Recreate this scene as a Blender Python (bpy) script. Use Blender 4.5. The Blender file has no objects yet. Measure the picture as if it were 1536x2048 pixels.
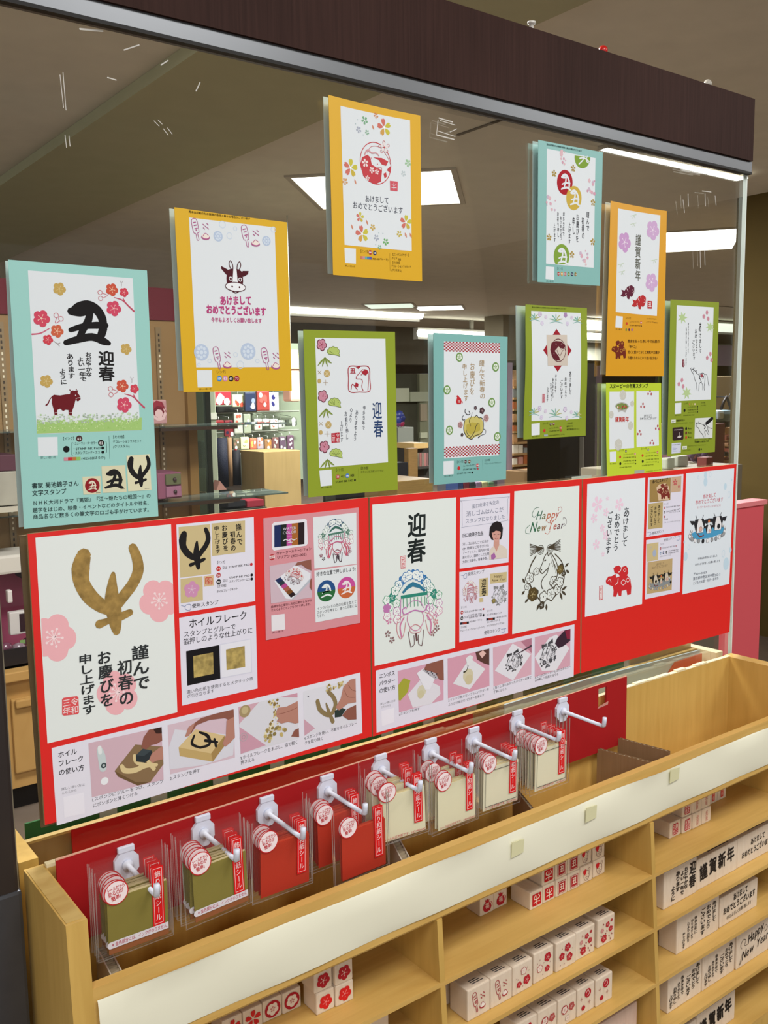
import bpy, bmesh, math, random
from mathutils import Matrix, Vector
from mathutils.geometry import tessellate_polygon

C = bpy.context.scene
COL = C.collection
PI = math.pi

# ------------------------------------------------------------------ camera
# world: the glass partition stands in the plane y = 0, x runs along it, z is up; the camera stands at y = -1
FOCAL = 1859.69
CAM = Vector((0.0, -1.0, 1.5))
R_ = Vector((0.7980, -0.6025, -0.0140)).normalized()
U_ = Vector((0.0860, 0.0908, 0.9922))
U_ = (U_ - R_ * U_.dot(R_)).normalized()
F_ = U_.cross(R_).normalized()
cd = bpy.data.cameras.new('camera')
cd.sensor_fit = 'VERTICAL'
cd.sensor_height = 24.0
cd.lens = FOCAL * 24.0 / 2048.0
cd.clip_start = 0.02
cd.clip_end = 200
cam = bpy.data.objects.new('camera', cd)
COL.objects.link(cam)
cam.matrix_world = Matrix(((R_.x, U_.x, -F_.x, CAM.x), (R_.y, U_.y, -F_.y, CAM.y), (R_.z, U_.z, -F_.z, CAM.z), (0, 0, 0, 1)))
C.camera = cam

# ------------------------------------------------------------------ world, lights, exposure
w = bpy.data.worlds.new('world')
C.world = w
w.use_nodes = True
w.node_tree.nodes['Background'].inputs[0].default_value = (0.86, 0.87, 0.86, 1)
w.node_tree.nodes['Background'].inputs[1].default_value = 0.75
C.view_settings.view_transform = 'Standard'
C.view_settings.look = 'None'
C.view_settings.gamma = 1.0
C.view_settings.use_curve_mapping = False
C.view_settings.exposure = 0.0
C.cycles.transparent_max_bounces = 40
C.cycles.max_bounces = 10
C.cycles.use_denoising = True
C.cycles.sample_clamp_indirect = 6.0


def area(loc, size, power, rot=(0, 0, 0), col=(1, 0.995, 0.975), sy=None):
    d = bpy.data.lights.new('lamp_and_fill_light', 'AREA')
    d.shape = 'RECTANGLE'
    d.size = size
    d.size_y = sy or size
    d.energy = power
    d.color = col
    o = bpy.data.objects.new('lamp_and_fill_light', d)
    o.location = loc
    o.rotation_euler = rot
    COL.objects.link(o)
    return o


CEIL = 2.65
# fluorescent panels of the shop on the camera's side of the glass and beyond it; near ones lack fixtures, hidden far ones are added fill
LAMPS_NEAR = [(-0.5, -1.5), (1.0, -1.25), (2.6, -1.25), (4.3, -1.3), (-1.6, -3.2), (0.4, -3.6)]
LAMPS_FILL_FAR = [(1.0, 0.95, 68), (3.27, 3.33, 135), (6.37, 3.4, 130), (8.2, 8.6, 110), (12.0, 9.0, 110), (11.0, 5.0, 120)]  # first and last are unseen fill, added to brighten the shop behind the glass
for (x, y) in LAMPS_NEAR:
    area((x, y, CEIL - 0.03), 0.75, 22.5)
for (x, y, p) in LAMPS_FILL_FAR:
    area((x, y, CEIL - 0.02), 0.55, p, rot=(0, 0, PI / 4))
area((7.5, 9.3, 2.25), 4.5, 60, sy=0.15)


# ------------------------------------------------------------------ materials
def lin(c):
    return c / 12.92 if c <= 0.04045 else ((c + 0.055) / 1.055) ** 2.4


def rgb(h):
    if isinstance(h, tuple):
        return h
    h = h.lstrip('#')
    if len(h) == 3:
        h = h[0] * 2 + h[1] * 2 + h[2] * 2
    return tuple(lin(int(h[i:i + 2], 16) / 255) for i in (0, 2, 4))


_m = {}


def M(h, rough=0.65, metal=0.0, noise=0.0, emit=None, key='', ns=7):
    """plain paper / paint / plastic with a faint procedural mottling"""
    k = (h, rough, metal, noise, emit, key)
    if k in _m:
        return _m[k]
    m = bpy.data.materials.new('paint_' + str(len(_m)))
    m.use_nodes = True
    nt = m.node_tree
    b = nt.nodes['Principled BSDF']
    c = rgb(h)
    b.inputs['Base Color'].default_value = (*c, 1)
    b.inputs['Roughness'].default_value = rough
    b.inputs['Metallic'].default_value = metal
    b.inputs['Specular IOR Level'].default_value = .5 if rough < .5 or metal else .22
    if noise:
        tc = nt.nodes.new('ShaderNodeTexCoord')
        n = nt.nodes.new('ShaderNodeTexNoise')
        n.inputs['Scale'].default_value = ns
        n.inputs['Detail'].default_value = 5
        r = nt.nodes.new('ShaderNodeValToRGB')
        r.color_ramp.elements[0].color = (*[x * (1 - noise) for x in c], 1)
        r.color_ramp.elements[1].color = (*[min(1, x * (1 + noise)) for x in c], 1)
        r.color_ramp.elements[0].position = .3
        r.color_ramp.elements[1].position = .7
        nt.links.new(tc.outputs['Object'], n.inputs['Vector'])
        nt.links.new(n.outputs['Fac'], r.inputs['Fac'])
        nt.links.new(r.outputs['Color'], b.inputs['Base Color'])
    if emit:
        b.inputs['Emission Color'].default_value = (*c, 1)
        b.inputs['Emission Strength'].default_value = emit
    _m[k] = m
    return m


def wood(name, dark, light, scale=(3, 3, 30), rough=0.45, stretch=6, bump=0.02, spec=.35):
    m = bpy.data.materials.new(name)
    m.use_nodes = True
    nt = m.node_tree
    b = nt.nodes['Principled BSDF']
    b.inputs['Roughness'].default_value = rough
    b.inputs['Specular IOR Level'].default_value = spec
    tc = nt.nodes.new('ShaderNodeTexCoord')
    mp = nt.nodes.new('ShaderNodeMapping')
    mp.inputs['Scale'].default_value = scale
    n = nt.nodes.new('ShaderNodeTexNoise')
    n.inputs['Scale'].default_value = stretch
    n.inputs['Detail'].default_value = 6
    n.inputs['Distortion'].default_value = 0.6
    n2 = nt.nodes.new('ShaderNodeTexNoise')
    n2.inputs['Scale'].default_value = 4
    mx = nt.nodes.new('ShaderNodeMath')
    mx.operation = 'ADD'
    mm = nt.nodes.new('ShaderNodeMath')
    mm.operation = 'MULTIPLY'
    mm.inputs[1].default_value = 0.5
    r = nt.nodes.new('ShaderNodeValToRGB')
    r.color_ramp.elements[0].color = (*rgb(dark), 1)
    r.color_ramp.elements[1].color = (*rgb(light), 1)
    r.color_ramp.elements[0].position = .3
    r.color_ramp.elements[1].position = .7
    nt.links.new(tc.outputs['Object'], mp.inputs['Vector'])
    nt.links.new(mp.outputs['Vector'], n.inputs['Vector'])
    nt.links.new(tc.outputs['Object'], n2.inputs['Vector'])
    nt.links.new(n.outputs['Fac'], mx.inputs[0])
    nt.links.new(n2.outputs['Fac'], mx.inputs[1])
    nt.links.new(mx.outputs[0], mm.inputs[0])
    nt.links.new(mm.outputs[0], r.inputs['Fac'])
    nt.links.new(r.outputs['Color'], b.inputs['Base Color'])
    bp = nt.nodes.new('ShaderNodeBump')
    bp.inputs['Strength'].default_value = 0.15
    bp.inputs['Distance'].default_value = bump * 0.05
    nt.links.new(n.outputs['Fac'], bp.inputs['Height'])
    nt.links.new(bp.outputs['Normal'], b.inputs['Normal'])
    return m


def clear(name, tint=(1, 1, 1), gloss=0.06, rough=0.02, ior=1.45, haze=0.0, hazecol=(1, 1, 1), alpha_fres=True):
    """thin clear sheet: transparent with a fresnel reflection and an optional milky share"""
    m = bpy.data.materials.new(name)
    m.use_nodes = True
    nt = m.node_tree
    nt.nodes.remove(nt.nodes['Principled BSDF'])
    out = nt.nodes['Material Output']
    t = nt.nodes.new('ShaderNodeBsdfTransparent')
    t.inputs[0].default_value = (*tint, 1)
    g = nt.nodes.new('ShaderNodeBsdfGlossy')
    g.inputs['Roughness'].default_value = rough
    mix = nt.nodes.new('ShaderNodeMixShader')
    f = nt.nodes.new('ShaderNodeFresnel')
    f.inputs['IOR'].default_value = ior
    ml = nt.nodes.new('ShaderNodeMath')
    ml.operation = 'MULTIPLY'
    ml.inputs[1].default_value = gloss
    nt.links.new(f.outputs[0], ml.inputs[0])
    nt.links.new(ml.outputs[0], mix.inputs[0])
    nt.links.new(t.outputs[0], mix.inputs[1])
    nt.links.new(g.outputs[0], mix.inputs[2])
    last = mix
    if haze:
        d = nt.nodes.new('ShaderNodeBsdfDiffuse')
        d.inputs[0].default_value = (*hazecol, 1)
        m2 = nt.nodes.new('ShaderNodeMixShader')
        m2.inputs[0].default_value = haze
        nt.links.new(mix.outputs[0], m2.inputs[1])
        nt.links.new(d.outputs[0], m2.inputs[2])
        last = m2
    nt.links.new(last.outputs[0], out.inputs['Surface'])
    return m


W_BEECH = wood('beech_plywood', '#bf974c', '#d6b062', scale=(14, 14, 1.2), rough=.4)
W_BEECH_X = wood('beech_plywood_along', '#c1974e', '#dab368', scale=(1.2, 14, 14), rough=.4)
W_EDGE = wood('plywood_edge', '#a98442', '#dcc07c', scale=(1.5, 5, 60), rough=.6, stretch=8)
W_PINE = wood('pale_pine_edge', '#d9c79a', '#efe2bd', scale=(6, 6, 3), rough=.6)
W_DARK = wood('brown_wood_laminate', '#2d1c18', '#402a25', scale=(40, 40, 1.0), rough=.6, stretch=7, spec=.08)
W_TAN = wood('tan_back_wood', '#8a6e45', '#a08257', scale=(10, 10, 1), rough=.5)
CARDBOARD = wood('corrugated_cardboard', '#8a6c4a', '#9a7c58', scale=(60, 60, 1), rough=.85)
RED_PAPER = M('#d8211f', .55)
RED_DEEP = M('#b01a1c', .6)
G_PANE = clear('partition_glass', (0.985, 0.992, 0.985), gloss=0.3, rough=0.0, ior=1.45)
G_BAG = clear('cellophane', (0.994, 0.992, 0.99), gloss=0.16, rough=0.1, ior=1.35, haze=0.008)
G_SHELF = clear('shelf_glass', (0.75, 0.82, 0.78), gloss=1.0, rough=0.02, haze=.1, hazecol=(.4, .5, .45))
ALU = M('#6f7174', .4, 1.0)
WHITE_PL = M('#dde2f2', .3)


# ------------------------------------------------------------------ geometry helpers
def at(px, py, y):
    """the point of the upright plane at depth y that the photograph shows at pixel (px, py)"""
    d = R_ * (px - 768) + U_ * (1024 - py) + F_ * FOCAL
    t = (y + 1.0) / d.y
    return (d.x * t, 1.5 + d.z * t)


def at_z(px, py, z):
    d = R_ * (px - 768) + U_ * (1024 - py) + F_ * FOCAL
    t = (z - 1.5) / d.z
    return (d.x * t, -1.0 + d.y * t)


def tag(o, label=None, cat=None, group=None, kind=None):
    if label:
        o['label'] = label
    if cat:
        o['category'] = cat
    if group:
        o['group'] = group
    if kind:
        o['kind'] = kind
    return o


def root(name, loc, label, cat, group=None, rz=0):
    o = bpy.data.objects.new(name, None)
    o.empty_display_size = .02
    o.location = loc
    o.rotation_euler = (0, 0, rz)
    COL.objects.link(o)
    return tag(o, label, cat, group)


def link(name, me, parent=None, local=False):
    o = bpy.data.objects.new(name, me)
    COL.objects.link(o)
    if parent is not None:
        o.parent = parent
        if not local:
            base = Vector(parent.location)
            pp = parent.parent
            while pp is not None:
                base = base + Vector(pp.location)
                pp = pp.parent
            o.location = -base
    return o


class MB:
    """collects boxes, prisms, tubes in world coordinates; build() links them as one mesh"""

    def __init__(s):
        s.v = []
        s.f = []
        s.mi = []
        s.mats = []
        s.smooth = []

    def _m(s, m):
        if m not in s.mats:
            s.mats.append(m)
        return s.mats.index(m)

    def raw(s, vs, fs, m, smooth=False):
        b = len(s.v)
        i = s._m(m)
        s.v += [tuple(p) for p in vs]
        for f in fs:
            s.f.append([b + k for k in f])
            s.mi.append(i)
            s.smooth.append(smooth)
        return s

    def box(s, x0, x1, y0, y1, z0, z1, m, bev=0.0):
        if bev:
            return s.bbox(x0, x1, y0, y1, z0, z1, m, bev)
        vs = [(x, y, z) for z in (z0, z1) for y in (y0, y1) for x in (x0, x1)]
        return s.raw(vs, [(0, 2, 3, 1), (4, 5, 7, 6), (0, 1, 5, 4), (2, 6, 7, 3), (0, 4, 6, 2), (1, 3, 7, 5)], m)

    def bbox(s, x0, x1, y0, y1, z0, z1, m, b):
        """box with small chamfers along every edge"""
        bm = bmesh.new()
        bmesh.ops.create_cube(bm, size=1)
        for v in bm.verts:
            v.co = Vector(((x0 + x1) / 2 + v.co.x * (x1 - x0), (y0 + y1) / 2 + v.co.y * (y1 - y0), (z0 + z1) / 2 + v.co.z * (z1 - z0)))
        bmesh.ops.bevel(bm, geom=list(bm.edges), offset=b, segments=2, profile=.6, affect='EDGES')
        bm.verts.index_update()
        s.raw([v.co for v in bm.verts], [[v.index for v in f.verts] for f in bm.faces], m)
        bm.free()
        return s

    def prism(s, pts, ax, a, b, m):
        """pts: 2D outline; extruded along axis ax (0,1,2) between a and b"""
        def P(p, t):
            q = list(p)
            q.insert(ax, t)
            return tuple(q)
        n = len(pts)
        vs = [P(p, a) for p in pts] + [P(p, b) for p in pts]
        fs = [(k, (k + 1) % n, n + (k + 1) % n, n + k) for k in range(n)]
        tris = tessellate_polygon([[Vector((p[0], p[1], 0)) for p in pts]])
        fs += [tuple(t) for t in tris] + [tuple(n + k for k in t[::-1]) for t in tris]
        return s.raw(vs, fs, m)

    def tube(s, pts, r, m, n=10, caps=True):
        pts = [Vector(p) for p in pts]
        rs = r if isinstance(r, (list, tuple)) else [r] * len(pts)
        vs, fs = [], []
        for i, p in enumerate(pts):
            t = (pts[min(i + 1, len(pts) - 1)] - pts[max(i - 1, 0)]).normalized()
            a = t.orthogonal().normalized() if i == 0 else (a - t * a.dot(t)).normalized()
            b = t.cross(a)
            for k in range(n):
                vs.append(p + (a * math.cos(2 * PI * k / n) + b * math.sin(2 * PI * k / n)) * rs[i])
        for i in range(len(pts) - 1):
            for k in range(n):
                fs.append((i * n + k, i * n + (k + 1) % n, (i + 1) * n + (k + 1) % n, (i + 1) * n + k))
        if caps:
            fs.append(tuple(range(n))[::-1])
            fs.append(tuple((len(pts) - 1) * n + k for k in range(n)))
        return s.raw(vs, fs, m, True)

    def ball(s, c, r, m, sz=(1, 1, 1), n=12):
        vs, fs = [], []
        k = n // 2
        for i in range(k + 1):
            th = PI * i / k
            for j in range(n):
                ph = 2 * PI * j / n
                vs.append((c[0] + r * sz[0] * math.sin(th) * math.cos(ph), c[1] + r * sz[1] * math.sin(th) * math.sin(ph), c[2] + r * sz[2] * math.cos(th)))
        for i in range(k):
            for j in range(n):
                fs.append((i * n + j, i * n + (j + 1) % n, (i + 1) * n + (j + 1) % n, (i + 1) * n + j))
        return s.raw(vs, fs, m, True)

    def mesh(s, name, off=(0, 0, 0)):
        me = bpy.data.meshes.new(name)
        me.from_pydata([(a[0] - off[0], a[1] - off[1], a[2] - off[2]) for a in s.v], [], s.f)
        for m in s.mats:
            me.materials.append(m)
        me.polygons.foreach_set('material_index', s.mi)
        me.polygons.foreach_set('use_smooth', s.smooth)
        me.validate()
        return me

    def build(s, name, parent=None, label=None, cat=None, group=None, kind=None):
        if parent is None:   # origin at the base of the thing
            xs = [v[0] for v in s.v]
            ys = [v[1] for v in s.v]
            zs = [v[2] for v in s.v]
            off = ((min(xs) + max(xs)) / 2, (min(ys) + max(ys)) / 2, min(zs))
            o = link(name, s.mesh(name, off))
            o.location = off
        else:
            o = link(name, s.mesh(name), parent)
        return tag(o, label, cat, group, kind)


# ------------------------------------------------------------------ flat print
_glyph = {}


def glyph(ch, bold=0.0):
    k = (ch, bold)
    if k not in _glyph:
        c = bpy.data.curves.new('glyph', 'FONT')
        c.body = ch
        c.resolution_u = 3
        c.size = 1
        c.offset = bold
        c.fill_mode = 'FRONT'
        c.dimensions = '2D'
        o = bpy.data.objects.new('glyph', c)
        me = bpy.data.meshes.new_from_object(o)
        vs = [(v.co.x, v.co.y) for v in me.vertices]
        fs = [tuple(p.vertices) for p in me.polygons]
        bpy.data.objects.remove(o)
        bpy.data.meshes.remove(me)
        wdt = max([v[0] for v in vs], default=.3) - min([v[0] for v in vs], default=0)
        x0 = min([v[0] for v in vs], default=0)
        _glyph[k] = (vs, fs, x0, wdt)
    return _glyph[k]


def wide(ch):
    return ord(ch) > 0x2000


class Pr:
    """flat print on the upright plane y (facing the camera's side). zoom(ox, oy, s) sets the frame the
    measurements are taken in; every shape is turned into plane metres at once."""

    def __init__(s, y, disp=None, seed=1):
        s.y = y
        s.disp = disp
        s.o = (0, 0, 1)
        s.fr = None
        s.rnd = random.Random(seed)
        s.reset()

    def reset(s):
        s.mb = MB()

    def zoom(s, ox, oy, k):
        s.o = (ox, oy, k)
        s.fr = None
        return s

    def frame(s, o, ux, uz):
        """local frame in metres: origin o=(x,z), vectors ux, uz for one unit right / one unit down"""
        s.fr = (o, ux, uz)
        return s

    def pt(s, u, v):
        if s.fr:
            o, ux, uz = s.fr
            return (o[0] + ux[0] * u + uz[0] * v, o[1] + ux[1] * u + uz[1] * v)
        return at(s.o[0] + u * s.o[2], s.o[1] + v * s.o[2], s.y)

    def vs(s, u, v):
        """metres per vertical unit at (u, v)"""
        a = s.pt(u, v)
        b = s.pt(u, v + 1)
        return math.hypot(a[0] - b[0], a[1] - b[1])

    def _add(s, pts, fs, col, layer, sm=False):
        m = col if not isinstance(col, (str, tuple)) else M(col, .7)
        s.mb.k = getattr(s.mb, 'k', 0) + 1
        eps = (s.mb.k % 40) * 2e-6
        vv = []
        for p in pts:
            y = s.y - 0.00009 * layer - eps
            if s.disp:
                y += s.disp(p[0], p[1])
            vv.append((p[0], y, p[1]))
        s.mb.raw(vv, fs, m, sm)

    def polyw(s, pts, col, layer=2, holes=()):
        loops = [[Vector((p[0], p[1], 0)) for p in pts]] + [[Vector((p[0], p[1], 0)) for p in h] for h in holes]
        tris = tessellate_polygon(loops)
        allp = [(v.x, v.y) for l in loops for v in l]
        out = []
        for t in tris:
            a, b, c = (allp[k] for k in t)
            ar = (b[0] - a[0]) * (c[1] - a[1]) - (b[1] - a[1]) * (c[0] - a[0])
            out.append(tuple(t) if ar > 0 else tuple(t[::-1]))
        s._add(allp, out, col, layer)

    def poly(s, pts, col, layer=2, holes=()):
        s.polyw([s.pt(*p) for p in pts], col, layer, [[s.pt(*p) for p in h] for h in holes])

    def quad(s, a, b, c, d, col, layer=1, n=1):
        """TL TR BR BL, subdivided n x n so it can follow a curl"""
        A, B, Cc, D = (s.pt(*p) for p in (a, b, c, d))
        if not s.disp:
            n = 1
        elif n == 1:
            n = 24
        pts, fs = [], []
        for j in range(n + 1):
            for i in range(n + 1):
                u, v = i / n, j / n
                pts.append(tuple((A[k] * (1 - u) + B[k] * u) * (1 - v) + (D[k] * (1 - u) + Cc[k] * u) * v for k in (0, 1)))
        for j in range(n):
            for i in range(n):
                q = j * (n + 1) + i
                fs.append((q + n + 1, q + n + 2, q + 1, q))
        s._add(pts, fs, col, layer)

    def rect(s, x0, y0, x1, y1, col, layer=1):
        s.quad((x0, y0), (x1, y0), (x1, y1), (x0, y1), col, layer)

    def circ(s, u, v, r, col, layer=2, n=20, inner=0.0, ax=1.0):
        c = s.pt(u, v)
        k = s.vs(u, v)
        R = r * k
        pts = [(c[0] + R * ax * math.cos(2 * PI * i / n), c[1] + R * math.sin(2 * PI * i / n)) for i in range(n)]
        if inner:
            ri = inner * k
            pi_ = [(c[0] + ri * ax * math.cos(2 * PI * i / n), c[1] + ri * math.sin(2 * PI * i / n)) for i in range(n)]
            s._add(pts + pi_, [(i, (i + 1) % n, n + (i + 1) % n, n + i) for i in range(n)], col, layer)
        else:
            s._add(pts + [c], [(i, (i + 1) % n, n) for i in range(n)], col, layer)

    def strokew(s, pts, ws, col, layer=2, closed=False):
        """brush line through plane points with a width (m) at each; round ends"""
        n = len(pts)
        if not isinstance(ws, (list, tuple)):
            ws = [ws] * n
        if n > 2:   # smooth (Catmull-Rom)
            P2, W2 = [], []
            rng = range(n) if closed else range(n - 1)
            for i in rng:
                p0 = pts[(i - 1) % n] if closed else pts[max(i - 1, 0)]
                p1, p2 = pts[i], pts[(i + 1) % n]
                p3 = pts[(i + 2) % n] if closed else pts[min(i + 2, n - 1)]
                for q in range(4):
                    t = q / 4
                    P2.append(tuple(.5 * (2 * p1[k] + (p2[k] - p0[k]) * t + (2 * p0[k] - 5 * p1[k] + 4 * p2[k] - p3[k]) * t * t + (3 * p1[k] - p0[k] - 3 * p2[k] + p3[k]) * t ** 3) for k in (0, 1)))
                    W2.append(ws[i] * (1 - t) + ws[(i + 1) % n] * t)
            P2.append(pts[0] if closed else pts[-1])
            W2.append(ws[0] if closed else ws[-1])
            pts, ws = P2, W2
        n = len(pts)
        L, Rr = [], []
        for i in range(n):
            a, b = pts[max(i - 1, 0)], pts[min(i + 1, n - 1)]
            d = math.hypot(b[0] - a[0], b[1] - a[1]) or 1
            nx, nz = -(b[1] - a[1]) / d, (b[0] - a[0]) / d
            h = ws[i] / 2
            L.append((pts[i][0] + nx * h, pts[i][1] + nz * h))
            Rr.append((pts[i][0] - nx * h, pts[i][1] - nz * h))
        s._add(L + Rr, [(n + i, n + i + 1, i + 1, i) for i in range(n - 1)], col, layer)
        for e in (0, -1):
            r = ws[e] / 2
            m = 8
            c = pts[e]
            s._add([(c[0] + r * math.cos(2 * PI * k / m), c[1] + r * math.sin(2 * PI * k / m)) for k in range(m)], [tuple(range(m))], col, layer)

    def stroke(s, pts, wd, col, layer=2, closed=False):
        k = s.vs(*pts[0])
        ws = [x * k for x in wd] if isinstance(wd, (list, tuple)) else wd * k
        s.strokew([s.pt(*p) for p in pts], ws, col, layer, closed)

    def _glyphs(s, items, col, layer):
        """items: (char, origin, ex, ez, bold) with ex / ez plane vectors of one em; heavier writing is struck several times"""
        bd = max([q[4] for q in items], default=0)
        if bd > 0:
            g = bd * .55
            for (a, c) in ((g, 0), (-g, 0), (0, g), (0, -g)) if bd < .03 else ((g, g), (-g, g), (g, -g), (-g, -g), (0, 0)):
                s._glyphs([(ch, (o[0] + ex[0] * a + ez[0] * c, o[1] + ex[1] * a + ez[1] * c), ex, ez, 0) for ch, o, ex, ez, _ in items], col, layer)
            return
        pts, fs = [], []
        for ch, o, ex, ez, bold in items:
            vs, f, x0, wd = glyph(ch, bold)
            b = len(pts)
            for (a, c) in vs:
                pts.append((o[0] + ex[0] * a + ez[0] * c, o[1] + ex[1] * a + ez[1] * c))
            fs += [tuple(b + k for k in q) for q in f]
        if pts:
            s._add(pts, fs, col, layer)

    def text(s, t, a, b, h, col='#1d1a1c', bold=0.0, layer=3, jit=0.0, skew=0.0):
        """horizontal line of writing: baseline from a to b, cap height h (in units)"""
        A, B = s.pt(*a), s.pt(*b)
        k = s.vs(*a)
        H = h * k / 0.86
        W = math.hypot(B[0] - A[0], B[1] - A[1])
        adv = []
        for ch in t:
            if ch == ' ':
                adv.append(.35)
            elif wide(ch):
                adv.append(1.0)
            else:
                g = glyph(ch, bold)
                adv.append(g[3] + .1)
        tot = sum(adv) or 1
        d = ((B[0] - A[0]) / W, (B[1] - A[1]) / W)
        up = (-d[1], d[0])
        sx = W / tot
        x = 0
        it = []
        for ch, ad in zip(t, adv):
            if ch != ' ':
                g = glyph(ch, bold)
                off = 0 if wide(ch) else -g[2] + .05
                j = s.rnd.uniform(-jit, jit) * H
                an = s.rnd.uniform(-jit, jit) * 1.2
                ca, sa = math.cos(an), math.sin(an)
                d2 = (d[0] * ca + up[0] * sa, d[1] * ca + up[1] * sa)
                u2 = (-d[0] * sa + up[0] * ca + d[0] * skew, -d[1] * sa + up[1] * ca + d[1] * skew)
                o = (A[0] + d[0] * (x + off) * sx + up[0] * (j + .1 * H * (1 if wide(ch) else 0)), A[1] + d[1] * (x + off) * sx + up[1] * (j + .1 * H * (1 if wide(ch) else 0)))
                it.append((ch, o, (d2[0] * sx, d2[1] * sx), (u2[0] * H, u2[1] * H), bold))
            x += ad
        s._glyphs(it, col, layer)

    def vtext(s, t, a, b, wd, col='#1d1a1c', bold=0.0, layer=3, jit=0.0, sizes=None):
        """vertical line of writing from the top centre a to the bottom centre b, character width wd (in vertical units)"""
        A, B = s.pt(*a), s.pt(*b)
        k = s.vs(*a)
        Wd = wd * k * 1.08
        bold = bold + (.012 if bold < .03 else 0)
        n = len(t)
        sz = sizes or [1] * n
        tot = sum(sz)
        L = math.hypot(B[0] - A[0], B[1] - A[1])
        d = ((B[0] - A[0]) / L, (B[1] - A[1]) / L)
        x = 0
        it = []
        for ch, q in zip(t, sz):
            pit = L * q / tot
            cx = A[0] + d[0] * (x + pit / 2)
            cz = A[1] + d[1] * (x + pit / 2)
            an = s.rnd.uniform(-jit, jit)
            cx += s.rnd.uniform(-jit, jit) * Wd * .35
            ca, sa = math.cos(an), math.sin(an)
            if ch in 'ー～':
                ca, sa = math.cos(-PI / 2), math.sin(-PI / 2)
                ex = (pit * 1.0 * ca, pit * sa)
                ez = (-sa * Wd, ca * Wd)
            else:
                ex = (Wd * ca, Wd * sa)
                ez = (-sa * pit * 1.0, ca * pit * 1.0)
            o = (cx - ex[0] * .5 - ez[0] * .38, cz - ex[1] * .5 - ez[1] * .38)
            it.append((ch, o, ex, ez, bold))
            x += pit
        s._glyphs(it, col, layer)

    # ---- small drawings
    def plum(s, u, v, r, col, layer=2, rot=0.3, core='#f6dfe2', stam=True, outline=None):
        c = s.pt(u, v)
        R = r * s.vs(u, v)
        N = 50
        def ring(R, f=1):
            p = []
            for i in range(N):
                th = 2 * PI * i / N
                q = abs(math.sin(2.5 * (th - rot)))
                rr = R * (.72 + .28 * q ** .6)
                p.append((c[0] + rr * math.cos(th), c[1] + rr * math.sin(th)))
            return p
        s._add(ring(R) + [c], [(i, (i + 1) % N, N) for i in range(N)], outline or col, layer)
        if outline:
            s._add(ring(R * .84) + [c], [(i, (i + 1) % N, N) for i in range(N)], col, layer + .5)
        if stam:
            for k in range(5):
                th = rot + 2 * PI * (k + .5) / 5
                s.strokew([c, (c[0] + R * .42 * math.cos(th), c[1] + R * .42 * math.sin(th))], R * .05, core, layer + 1)
                q = (c[0] + R * .45 * math.cos(th), c[1] + R * .45 * math.sin(th))
                s._add([(q[0] + R * .07 * math.cos(a * PI / 3), q[1] + R * .07 * math.sin(a * PI / 3)) for a in range(6)], [tuple(range(6))], core, layer + 1)
            s._add([(c[0] + R * .12 * math.cos(a * PI / 4), c[1] + R * .12 * math.sin(a * PI / 4)) for a in range(8)], [tuple(range(8))], core, layer + 1)

    def sakura(s, u, v, r, col, layer=2, rot=.3, cols=None, core='#ffffff', inner=True):
        c = s.pt(u, v)
        R = r * s.vs(u, v)
        for k in range(5):
            th = rot + 2 * PI * k / 5
            e = (math.cos(th), math.sin(th))
            g = (-e[1], e[0])
            sh = [(.12, 0), (.4, .2), (.7, .3), (.92, .22), (1, .1), (.88, 0), (1, -.1), (.92, -.22), (.7, -.3), (.4, -.2)]
            p = [(c[0] + R * (e[0] * a + g[0] * b), c[1] + R * (e[1] * a + g[1] * b)) for a, b in sh]
            s.polyw(p, (cols[k % len(cols)] if cols else col), layer)
        if inner:
            s._add([(c[0] + R * .14 * math.cos(a * PI / 4), c[1] + R * .14 * math.sin(a * PI / 4)) for a in range(8)], [tuple(range(8))], core, layer + 1)

    def dot(s, u, v, r, col, layer=2):
        s.circ(u, v, r, col, layer, n=12)

    def num(s, u, v, r, col, t, layer=2, tc='#f4f0f0'):
        s.circ(u, v, r, col, layer, n=18)
        s.text(t, (u - r * .62, v + r * .42), (u + r * .62, v + r * .42), r * .95, tc, .02, layer + 1)

    def build(s, name, parent, label=None):
        if not s.mb.v:
            return None
        o = s.mb.build(name, parent, label)
        s.reset()
        return o


# normalised drawings, given through a local frame -----------------------------------------
def sub(P, a, b, c):
    """frame with (0,0) at a, (1,0) at b, (0,1) at c, in the current units"""
    A, B, D = P.pt(*a), P.pt(*b), P.pt(*c)
    q = Pr(P.y, P.disp)
    q.mb = P.mb
    q.frame(A, (B[0] - A[0], B[1] - A[1]), (D[0] - A[0], D[1] - A[1]))
    return q


def antler_ox(P, a, b, c, col, layer=3):
    """the brushed ox character shaped like horns"""
    q = sub(P, a, b, c)
    q.stroke([(.13, .06), (.08, .2), (.09, .36), (.2, .52), (.36, .64), (.52, .72)], [.16, .2, .17, .17, .15, .1], col, layer)
    q.stroke([(.86, .03), (.92, .16), (.93, .3), (.84, .44), (.7, .56), (.56, .68)], [.1, .12, .13, .13, .13, .12], col, layer)
    q.stroke([(.55, .3), (.53, .42), (.52, .58), (.54, .72), (.56, .86), (.57, .95)], [.05, .11, .17, .18, .14, .09], col, layer)
    q.stroke([(.32, .84), (.45, .82), (.6, .8), (.78, .76)], [.1, .07, .1, .08], col, layer)


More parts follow.
